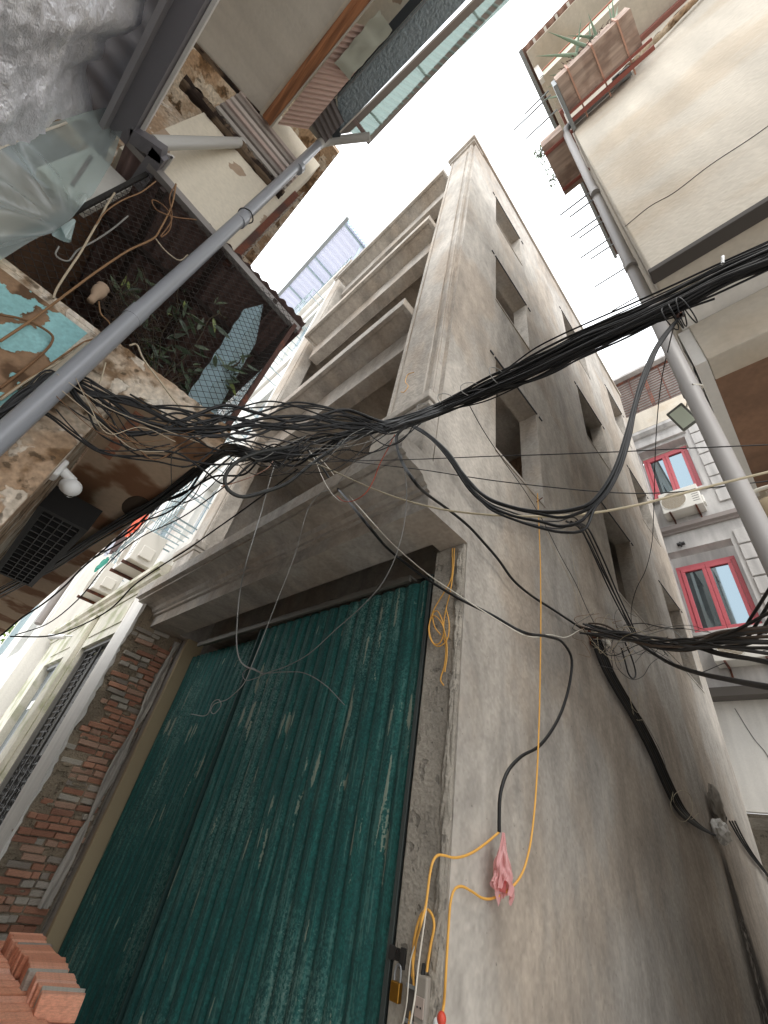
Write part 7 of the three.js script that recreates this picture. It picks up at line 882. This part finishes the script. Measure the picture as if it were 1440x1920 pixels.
 ["wirecoil", 0.0025, [[0.07,2.654,-3.885],[0.069,2.474,-3.68],[0.067,2.396,-3.913],[0.066,2.591,-4.527],[0.065,2.739,-4.63],[0.064,2.751,-4.322],[0.063,2.573,-3.846],[0.061,2.476,-4.283],[0.06,2.612,-4.822]]],
 ["wallthin", 0.0025, [[0.04,3.34,-3.147],[0.04,3.208,-3.56],[0.04,2.97,-3.924],[0.04,2.783,-3.911],[0.04,2.677,-4.155]]],
 ["drywire", 0.0025, [[0.052,4.903,-0.905],[0.049,4.802,-1.068],[0.051,4.649,-1.173],[0.051,4.463,-1.383],[0.051,4.325,-1.597],[0.049,4.139,-1.874],[0.045,3.967,-1.954],[0.049,3.852,-2.05]]],
 ["drywire", 0.0025, [[0.052,5.078,-2.005],[0.051,4.807,-1.914],[0.052,4.684,-1.975],[0.049,4.477,-1.976],[0.053,4.296,-2.028],[0.056,4.076,-1.959]]],
 ["yellowlong", 0.0060, [[0.06,4.945,-1.165],[0.069,4.569,-1.123],[0.086,3.988,-1.048],[0.092,3.68,-1.001],[0.099,3.388,-0.951],[0.105,3.13,-0.902],[0.111,2.897,-0.853],[0.118,2.679,-0.803],[0.125,2.491,-0.755],[0.136,2.215,-0.677],[0.142,2.075,-0.631],[0.146,1.949,-0.587],[0.146,1.767,-0.512],[0.129,1.646,-0.447],[0.091,1.576,-0.387],[0.04,1.53,-0.319],[0.045,1.523,-0.214],[0.045,1.54,-0.12],[0.045,1.552,-0.03],[0.045,1.536,0.025],[0.045,1.494,0.049],[0.045,1.405,0.055],[0.045,1.322,0.057],[0.045,1.243,0.058],[0.022,1.17,0.029],[0.03,1.139,0.05]]],
 ["yellowbag", 0.0060, [[0.07,1.804,-0.327],[0.045,1.751,-0.257],[0.045,1.696,-0.134],[0.045,1.666,-0.042],[0.045,1.65,0.045],[0.045,1.65,0.122],[0.045,1.644,0.171],[0.045,1.62,0.2],[0.045,1.571,0.216],[0.045,1.517,0.222],[0.045,1.464,0.229],[0.045,1.413,0.249],[-0.14,1.301,0.045],[-0.142,1.217,0.045],[-0.137,1.139,0.04],[-0.126,1.067,0.06]]],
 ["yellowloop", 0.0060, [[-0.124,1.189,0.05],[-0.145,1.282,0.05],[-0.139,1.362,0.05],[-0.115,1.421,0.05],[-0.087,1.444,0.05],[-0.054,1.431,0.05],[-0.038,1.399,0.05],[-0.049,1.336,0.05],[-0.057,1.284,0.05],[-0.061,1.248,0.05]]],
 ["whitedrop", 0.0040, [[-0.077,1.482,0.065],[-0.08,1.417,0.066],[-0.089,1.328,0.067],[-0.095,1.251,0.068],[-0.099,1.164,0.069],[-0.112,1.071,0.07]]],
 ["whitedrop", 0.0030, [[-0.093,1.452,0.06],[-0.114,1.358,0.06],[-0.147,1.265,0.06],[-0.148,1.199,0.06],[-0.148,1.129,0.06],[-0.164,1.05,0.06]]],
 ["yellowcoil", 0.0045, [[-0.091,3.509,0.04],[-0.084,3.303,0.042],[-0.097,3.127,0.043],[-0.116,3.025,0.044],[-0.129,2.925,0.045],[-0.121,2.806,0.046],[-0.094,2.709,0.047],[-0.094,2.586,0.049],[-0.114,2.504,0.05],[-0.086,2.468,0.05]]],
 ["yellowcoil", 0.0045, [[-0.111,3.516,0.04],[-0.098,3.238,0.042],[-0.163,3.121,0.043],[-0.224,3.028,0.044],[-0.255,2.93,0.045],[-0.242,2.827,0.045],[-0.191,2.75,0.046],[-0.147,2.754,0.046],[-0.122,2.825,0.047],[-0.15,2.928,0.048],[-0.203,3.0,0.048],[-0.23,2.985,0.049],[-0.203,2.877,0.049],[-0.145,2.809,0.05]]],
 ["yellowcoil", 0.0040, [[-0.11,2.995,0.06],[-0.073,2.869,0.059],[-0.082,2.758,0.058],[-0.149,2.724,0.057],[-0.219,2.78,0.056],[-0.251,2.884,0.055],[-0.223,2.96,0.054],[-0.152,2.906,0.054],[-0.096,2.781,0.053],[-0.077,2.652,0.051],[-0.086,2.551,0.05]]],
 ["pilwire", 0.0040, [[-0.319,5.409,0.62],[-0.402,5.445,0.622],[-0.416,5.33,0.625],[-0.353,5.179,0.627],[-0.389,5.118,0.629],[-0.437,5.158,0.63]]],
 ["oldwire", 0.0060, [[-0.5,4.96,2.945],[-0.504,4.74,2.861],[-0.51,4.457,2.794],[-0.512,4.358,2.777],[-0.518,4.094,2.801],[-0.526,3.787,2.808],[-0.534,3.511,2.806],[-0.542,3.272,2.804],[-0.55,3.075,2.81]]],
 ["oldwire", 0.0040, [[-0.5,4.96,2.945],[-0.5,4.784,2.902],[-0.5,4.621,2.801],[-0.5,4.381,2.758],[-0.5,4.516,2.762],[-0.5,4.648,2.831],[-0.5,4.658,2.905],[-0.5,4.616,2.938],[-0.5,4.572,2.889],[-0.5,4.634,2.816],[-0.5,4.823,2.717]]],
 ["oldwire", 0.0040, [[-0.52,4.369,2.78],[-0.52,4.343,2.693],[-0.52,4.365,2.61],[-0.52,4.476,2.6]]],
 ["oldwire", 0.0040, [[-0.5,4.802,3.012],[-0.512,4.614,3.005],[-0.526,4.432,3.021],[-0.539,4.264,3.019],[-0.55,4.121,2.995]]],
 ["oldwire", 0.0060, [[-0.57,3.211,2.895],[-0.57,3.262,2.838],[-0.57,3.292,2.763],[-0.57,3.287,2.715],[-0.57,3.241,2.694],[-0.57,3.09,2.683],[-0.57,2.982,2.682],[-0.57,2.885,2.683]]],
 ["oldwire", 0.0050, [[-0.56,2.831,2.649],[-0.56,2.982,2.64],[-0.56,3.169,2.616],[-0.56,3.368,2.58],[-0.56,3.452,2.56]]],
 ["oldwire", 0.0040, [[-0.56,2.842,2.656],[-0.565,3.025,2.643],[-0.57,3.234,2.628],[-0.573,3.386,2.614],[-0.575,3.513,2.575],[-0.577,3.598,2.609],[-0.578,3.61,2.659],[-0.58,3.678,2.713]]],
 ["palewire", 0.0050, [[-0.52,3.504,2.463],[-0.516,3.538,2.447],[-0.509,3.479,2.377],[-0.49,3.404,2.245],[-0.465,3.329,2.121],[-0.438,3.282,2.013],[-0.412,3.282,1.926],[-0.402,3.282,1.897]]],
 ["palewire", 0.0040, [[-0.5,3.292,2.479],[-0.513,3.203,2.445],[-0.528,3.097,2.41],[-0.54,3.021,2.372],[-0.55,2.957,2.342]]],
 ["vinerope", 0.0060, [[-0.55,4.461,3.079],[-0.554,4.321,3.047],[-0.557,4.216,3.017],[-0.562,4.033,2.97],[-0.567,3.864,2.927],[-0.572,3.72,2.896],[-0.578,3.546,2.855],[-0.58,3.493,2.835]]],
 ["poorwire", 0.0050, [[-0.6,4.448,2.968],[-0.6,4.242,2.954],[-0.6,4.072,2.951],[-0.6,3.901,2.954],[-0.6,3.783,2.94],[-0.6,3.763,2.982],[-0.6,3.833,3.011]]],
 ["tangle", 0.0018, [[0.148,3.524,1.288],[0.084,3.462,1.327],[0.021,3.354,1.35],[-0.039,3.261,1.377],[-0.097,3.232,1.426]]],
 ["tangle", 0.0018, [[0.185,3.489,1.268],[0.08,3.301,1.34],[-0.017,3.183,1.429],[-0.108,3.13,1.537],[-0.186,3.028,1.628]]],
 ["tangle", 0.0018, [[0.247,3.668,1.117],[0.163,3.557,1.185],[0.09,3.369,1.234],[-0.008,3.477,1.343],[-0.076,3.419,1.428]]],
 ["tangle", 0.0040, [[0.362,3.662,1.045],[0.233,3.503,1.106],[0.113,3.42,1.186],[-0.007,3.425,1.291],[-0.108,3.325,1.379]]],
 ["tangle", 0.0040, [[0.031,3.189,1.558],[-0.087,3.191,1.703],[-0.185,3.151,1.841],[-0.267,3.066,1.958],[-0.341,3.014,2.086]]],
 ["tangle", 0.0022, [[0.202,3.487,1.261],[0.059,3.388,1.331],[-0.079,3.386,1.436],[-0.208,3.385,1.554],[-0.322,3.337,1.665]]],
 ["tangle", 0.0030, [[0.324,3.6,1.117],[0.194,3.388,1.193],[0.073,3.286,1.293],[-0.053,3.334,1.434],[-0.154,3.289,1.564]]],
 ["tangle", 0.0040, [[0.189,3.627,1.175],[0.077,3.656,1.302],[-0.014,3.615,1.427],[-0.083,3.467,1.526],[-0.153,3.436,1.655]]],
 ["tangle", 0.0040, [[-0.0,3.262,1.479],[-0.078,3.216,1.537],[-0.165,3.261,1.625],[-0.235,3.187,1.677],[-0.302,3.157,1.747]]],
 ["tangle", 0.0030, [[0.151,3.421,1.321],[0.043,3.245,1.428],[-0.057,3.17,1.56],[-0.148,3.145,1.709],[-0.225,3.134,1.866]]],
 ["tangle", 0.0018, [[0.038,3.363,1.445],[-0.027,3.32,1.482],[-0.092,3.248,1.507],[-0.154,3.239,1.557],[-0.228,3.297,1.628]]],
 ["tangle", 0.0030, [[-0.082,3.282,1.518],[-0.134,3.168,1.529],[-0.181,3.152,1.579],[-0.236,3.19,1.647],[-0.281,3.186,1.705]]],
 ["tangle", 0.0040, [[-0.012,3.32,1.48],[-0.075,3.219,1.541],[-0.141,3.212,1.63],[-0.202,3.206,1.724],[-0.255,3.181,1.811]]],
 ["tangle", 0.0040, [[0.304,3.725,1.035],[0.201,3.629,1.026],[0.113,3.612,1.051],[0.013,3.696,1.094],[-0.107,3.864,1.148]]],
 ["tangle", 0.0022, [[0.0,3.298,1.454],[-0.059,3.189,1.493],[-0.115,3.086,1.531],[-0.208,3.229,1.642],[-0.268,3.255,1.732]]],
 ["tangle", 0.0022, [[-0.014,3.317,1.537],[-0.107,3.22,1.601],[-0.195,3.12,1.663],[-0.302,3.209,1.794],[-0.384,3.222,1.909]]],
 ["tangle", 0.0040, [[0.237,3.609,1.129],[0.143,3.647,1.18],[0.057,3.603,1.222],[-0.03,3.613,1.28],[-0.114,3.496,1.302]]],
 ["tangle", 0.0018, [[0.244,3.646,1.135],[0.089,3.534,1.262],[-0.055,3.503,1.417],[-0.178,3.464,1.581],[-0.283,3.423,1.752]]],
 ["tangle", 0.0022, [[-0.064,3.372,1.5],[-0.125,3.179,1.521],[-0.181,3.076,1.571],[-0.238,3.052,1.65],[-0.304,3.107,1.757]]],
 ["tangle", 0.0040, [[0.031,3.257,1.558],[-0.058,3.196,1.562],[-0.151,3.123,1.558],[-0.249,3.213,1.621],[-0.321,3.198,1.662]]],
 ["tangle", 0.0018, [[0.216,3.609,1.123],[0.109,3.469,1.232],[0.012,3.374,1.351],[-0.073,3.301,1.477],[-0.149,3.257,1.611]]],
 ["tangle", 0.0018, [[0.274,3.681,1.038],[0.126,3.637,1.152],[-0.003,3.533,1.268],[-0.126,3.508,1.408],[-0.239,3.515,1.566]]],
 ["tangle", 0.0030, [[0.269,3.548,1.168],[0.127,3.379,1.244],[-0.002,3.218,1.322],[-0.125,3.175,1.438],[-0.234,3.107,1.551]]],
 ["tangle", 0.0018, [[0.025,3.537,1.299],[-0.036,3.366,1.305],[-0.091,3.307,1.348],[-0.143,3.217,1.379],[-0.204,3.247,1.446]]],
 ["tangleleft", 0.0018, [[-0.416,2.916,2.53],[-0.418,2.888,2.424],[-0.414,2.867,2.294],[-0.406,2.896,2.201],[-0.394,2.957,2.119],[-0.378,3.064,2.038],[-0.362,3.166,1.976]]],
 ["tangleleft", 0.0018, [[-0.41,3.003,2.561],[-0.415,3.003,2.463],[-0.414,3.009,2.334],[-0.407,3.035,2.225],[-0.395,3.068,2.115],[-0.373,3.102,1.981],[-0.348,3.126,1.872]]],
 ["tangleleft", 0.0030, [[-0.423,2.899,2.484],[-0.424,2.899,2.383],[-0.418,2.905,2.25],[-0.406,2.927,2.136],[-0.389,2.967,2.025],[-0.363,3.048,1.91],[-0.338,3.125,1.818]]],
 ["tangleleft", 0.0018, [[-0.423,3.034,2.484],[-0.421,2.981,2.382],[-0.413,2.925,2.26],[-0.391,2.934,2.098],[-0.363,3.054,1.982]]],
 ["tangleleft", 0.0018, [[-0.418,3.06,2.518],[-0.417,2.967,2.396],[-0.409,2.886,2.264],[-0.393,3.011,2.175],[-0.367,3.036,2.019]]],
 ["tangleleft", 0.0018, [[-0.427,3.08,2.457],[-0.424,2.999,2.326],[-0.412,2.922,2.174],[-0.385,3.01,2.017],[-0.345,3.131,1.857]]],
 ["tangleleft", 0.0030, [[-0.436,2.962,2.371],[-0.421,2.942,2.219],[-0.391,2.892,2.048],[-0.363,3.067,1.984]]],
 ["tangleleft", 0.0018, [[-0.417,2.951,2.522],[-0.417,2.939,2.443],[-0.414,2.92,2.337],[-0.405,2.895,2.235],[-0.393,2.883,2.14],[-0.365,2.976,2.002]]],
 ["tangleleft", 0.0030, [[-0.425,2.856,2.47],[-0.422,2.818,2.378],[-0.414,2.787,2.269],[-0.394,2.87,2.145],[-0.368,3.006,2.033]]],
 ["tangleright", 0.0050, [[0.1,4.19,-3.211],[0.396,3.563,-2.406],[0.705,3.368,-1.775],[0.891,3.013,-1.2]]],
 ["tangleright", 0.0020, [[0.1,3.814,-2.58],[0.384,3.736,-2.241],[0.681,3.233,-1.65],[0.921,3.15,-1.2]]],
 ["tangleright", 0.0030, [[0.1,4.016,-2.962],[0.509,3.636,-2.485],[0.735,3.327,-2.101],[0.928,3.079,-1.729],[1.203,2.926,-1.2]]],
 ["tangleright", 0.0020, [[0.1,3.654,-1.878],[0.294,3.323,-1.628],[0.506,3.091,-1.392],[0.681,3.087,-1.2]]],
 ["tangleright", 0.0040, [[0.1,4.368,-3.657],[0.537,4.11,-2.966],[0.945,3.374,-1.894],[1.181,3.039,-1.2]]],
 ["tangleright", 0.0050, [[0.1,4.288,-3.203],[0.437,3.989,-2.624],[0.802,3.508,-1.811],[1.029,3.197,-1.2]]],
 ["tangleright", 0.0020, [[0.1,3.621,-2.017],[0.402,3.297,-1.781],[0.774,3.217,-1.501],[0.976,2.91,-1.2]]],
 ["tangleright", 0.0020, [[0.1,3.559,-2.014],[0.294,3.351,-1.779],[0.572,3.303,-1.425],[0.739,3.223,-1.2]]],
 ["tangleright", 0.0030, [[0.1,3.633,-1.894],[0.471,3.41,-1.72],[0.705,3.368,-1.587],[0.919,3.321,-1.439],[1.171,3.142,-1.2]]],
 ["tangleright", 0.0030, [[0.1,3.655,-1.939],[0.36,3.276,-1.689],[0.682,3.232,-1.45],[0.865,2.967,-1.2]]],
 ["tangleright", 0.0020, [[0.1,3.823,-2.368],[0.531,3.628,-2.069],[0.786,3.528,-1.844],[1.006,3.405,-1.607],[1.248,3.079,-1.2]]],
 ["tangleright", 0.0030, [[0.1,3.703,-2.204],[0.476,3.64,-1.942],[0.846,3.203,-1.507],[1.095,3.085,-1.2]]],
];
// ---------------------------------------------------------------- cables: every cable a thing of its own
const CK = {
  bundle: ['overhead_cable', 'black cable of the thick overhead bundle strung from the beige house', 'cable', 'black cables of the thick overhead bundle', [M.black, M.black, M.black2]],
  sag: ['sagging_cable', 'thin black cable sagging just below the thick overhead bundle', 'cable', 'thin cables sagging below the bundle', [M.black]],
  thinleft: ['loose_cable', 'thin loose black cable looping below the stained balcony slab', 'cable', 'thin loose cables by the stained balcony', [M.black, M.black2, M.black2]],
  soffit: ['edge_cable', 'black cable running along the edge of the stained balcony slab', 'cable', 'black cables along the slab edge', [M.black]],
  loop: ['looped_cable', 'thick dark cable hanging in one wide loop before the open balcony', 'cable', null, [plain('#2a2b29', 0.55)]],
  dropgrey: ['grey_cable', 'grey cable hanging in a long bend before the green gate', 'cable', null, [M.wireGrey]],
  dropthin: ['knotted_wire', 'thin pale wire ending in a curled knot before the green gate', 'wire', null, [M.wireGrey]],
  dropthin2: ['hanging_wire', 'thin wire hanging in a wide curve across the green gate', 'wire', null, [plain('#6d6c68', 0.6)]],
  orange: ['orange_wire', 'short orange wire curving under the overhead bundle', 'wire', null, [M.wireOrange]],
  whitewire: ['white_wire', 'short white wire joined to the orange wire', 'wire', null, [M.wireWhite]],
  copper: ['copper_wire', 'bare copper coloured wire below the overhead bundle', 'wire', null, [M.copper]],
  blackdown: ['black_cable', 'black cable running down across the side wall to the pink bag', 'cable', null, [M.black]],
  whitetwin: ['pale_cable', 'pale cable twinned with the black cable across the door column', 'cable', null, [M.wireWhite]],
  thickmid: ['thick_cable', 'thick black cable slanting down to the bracket on the side wall', 'cable', null, [M.black]],
  cream: ['cream_cable', 'cream cable stretched across the side alley', 'cable', null, [M.wireCream]],
  thinspan: ['spanning_wire', 'thin black wire stretched nearly level across the side alley', 'wire', 'thin wires spanning the side alley', [M.black2]],
  diagthin: ['slanting_wire', 'thin black wire slanting down the cement side wall', 'wire', null, [M.black2]],
  uset: ['swagged_cable', 'black cable swagged low between the overhead bundle and the beige house', 'cable', 'black cables swagged over the side alley', [M.black]],
  downset: ['dropping_cable', 'black cable dropping from the swag to the wall bracket', 'cable', 'black cables dropping to the wall bracket', [M.black]],
  hangthin: ['dangling_cable', 'thin black cable dangling from the overhead bundle to the bracket', 'cable', null, [M.black]],
  rightbundle: ['tangled_cable', 'dark cable of the tangled run from the wall bracket across the red window', 'cable', 'tangled cables below the red window', [M.black, M.black2, M.darkgrey, plain('#56493f', 0.8)]],
  rightthick: ['heavy_cable', 'heaviest black cable sloping under the tangled run', 'cable', null, [M.black]],
  rightup: ['rising_cable', 'black cable rising steeply from the tangled run', 'cable', 'black cables rising from the tangle', [M.black]],
  fray: ['frayed_wire', 'short frayed wire sticking out of the wall bracket', 'wire', 'frayed wires at the wall bracket', [M.black2, M.wireCream, M.darkgrey, M.wireBrown]],
  node_loop: ['cable_loop', 'tight black cable loop hanging under the wall bracket', 'cable', null, [M.black]],
  node_thin: ['curling_wire', 'thin dark wire curling under the wall bracket', 'wire', null, [M.black2]],
  walldown: ['wall_cable', 'black cable running diagonally down the cement side wall', 'cable', 'black cables down the side wall', [M.black, M.black2, plain('#2b2621', 0.8)]],
  walldown2: ['lower_wall_cable', 'dark cable leaving the taped joint on the side wall', 'cable', 'dark cables leaving the taped joint', [M.black2]],
  wirecoil: ['wire_coil', 'small pale wire coil round the side wall cables', 'wire', 'small pale wire coils', [M.wireCream]],
  wallthin: ['thin_wall_wire', 'thin dark wire beside the side wall cables', 'wire', null, [M.black2]],
  drywire: ['dry_stem', 'dry pale stem clinging to the cement side wall', 'stem', 'dry stems on the side wall', [M.wirePale]],
  yellowlong: ['yellow_cable', 'long yellow cable hanging down the side wall and looping to the column', 'cable', null, [M.wireYellow]],
  yellowbag: ['yellow_wire', 'yellow wire from the pink bag down the door column', 'cable', null, [M.wireYellow]],
  yellowloop: ['yellow_loop', 'yellow wire bent in a loop into the power strip', 'cable', null, [M.wireYellow]],
  whitedrop: ['white_hanging_wire', 'thin white wire hanging by the power strip', 'cable', 'white wires on the door column', [M.wireWhite]],
  yellowcoil: ['yellow_coil', 'yellow wire coiled on the top of the door column', 'wire', 'yellow wire coils on the column', [M.wireYellow]],
  pilwire: ['yellow_stub', 'short yellow wire stub on the cement pilaster', 'wire', null, [M.wireYellow]],
  oldwire: ['old_wire', 'old brown wire strung over the caged balcony', 'wire', 'old brown wires on the old house', [M.wireBrown, M.wirePale, plain('#8d6c4c', 0.8)]],
  palewire: ['pale_wire', 'pale wire hanging over the stained slab edge', 'wire', 'pale wires on the stained slab', [M.wirePale]],
  vinerope: ['frayed_rope', 'knotted pale rope tied to the balcony mesh', 'rope', null, [M.wirePale]],
  tangle: ['tangled_wire', 'thin tangled wire hanging off the middle of the overhead bundle', 'wire', 'thin tangled wires at the middle of the bundle', [M.black2, M.black, M.darkgrey, M.wireGrey, M.black]],
  tangleleft: ['drooping_wire', 'thin wire drooping beside the drain pipe of the old house', 'wire', 'thin wires drooping by the drain pipe', [M.black2, M.wireBrown, M.wirePale]],
  tangleright: ['snagged_wire', 'thin wire snagged among the tangled run below the red window', 'wire', 'thin wires snagged in the tangle', [M.black2, M.darkgrey, M.wireCream, M.wireGrey]],
  poorwire: ['bent_wire', 'bent grey wire inside the balcony mesh', 'wire', null, [M.wireGrey]],
};
CABLES.forEach(([k, r, pts], i) => {
  const [name, label, cat, group, ms] = CK[k];
  const P = pts.map((p) => p.slice());
  if (['bundle', 'rightbundle', 'rightthick', 'rightup', 'cream', 'thinspan'].includes(k)) { // run on beyond the first or last point, as strung cables do
    const at0 = k === 'bundle', a = at0 ? P[0] : P[P.length - 1], b = at0 ? P[1] : P[P.length - 2], f = k === 'bundle' ? 8 : 2.2, e = a.map((v, j) => v + (v - b[j]) * f * 0.9);
    if (at0) P.unshift(e); else P.push(e);
  }
  single(name, label, cat, tube(P, r, r > 0.006 ? 8 : 6, 7), ms[i % ms.length], group, { uv: false });
});
{ // cable ties and hardware on the bundle
  const T = thing('bundle_clamp', 'dark wire clamp holding the overhead bundle at the beige corner', 'clamp', [1.7, 3.8, 0.7]);
  part(T, 'hook', tube([[1.74, 4.3, 0.42], [1.72, 4.15, 0.55], [1.70, 4.0, 0.66], [1.69, 3.86, 0.72], [1.70, 3.8, 0.76]], 0.009), M.rust, { uv: false });
  for (let k = 0; k < 4; k++) part(T, 'tie_wire', new THREE.TorusGeometry(0.066 + k * 0.003, 0.003, 5, 22).rotateY(Math.PI / 2 + rr(-0.3, 0.3)).rotateZ(rr(-0.3, 0.3)).translate(1.66 + k * 0.025, 3.87 + rr(-0.01, 0.01), 0.72), M.black2, { uv: false });
  single('white_tie', 'white plastic tie hanging from the overhead bundle', 'tie', tube([[1.93, 4.02, 0.79], [1.925, 3.97, 0.82], [1.91, 3.92, 0.82]], 0.007), M.whitePlastic);
  const B = thing('wire_ties', 'pale twisted tie wires round the middle of the overhead bundle', 'tie', [0.1, 4.2, 0.9]);
  for (let k = 0; k < 4; k++) part(B, 'tie_wire', new THREE.TorusGeometry(0.07 + 0.006 * k, 0.003, 5, 20).rotateY(Math.PI / 2 - 0.5 + rr(-0.3, 0.3)).translate(0.06 + k * 0.22, 4.36 - k * 0.05, 0.74), M.wireGrey, { uv: false });
}
renderer.render(scene, camera);
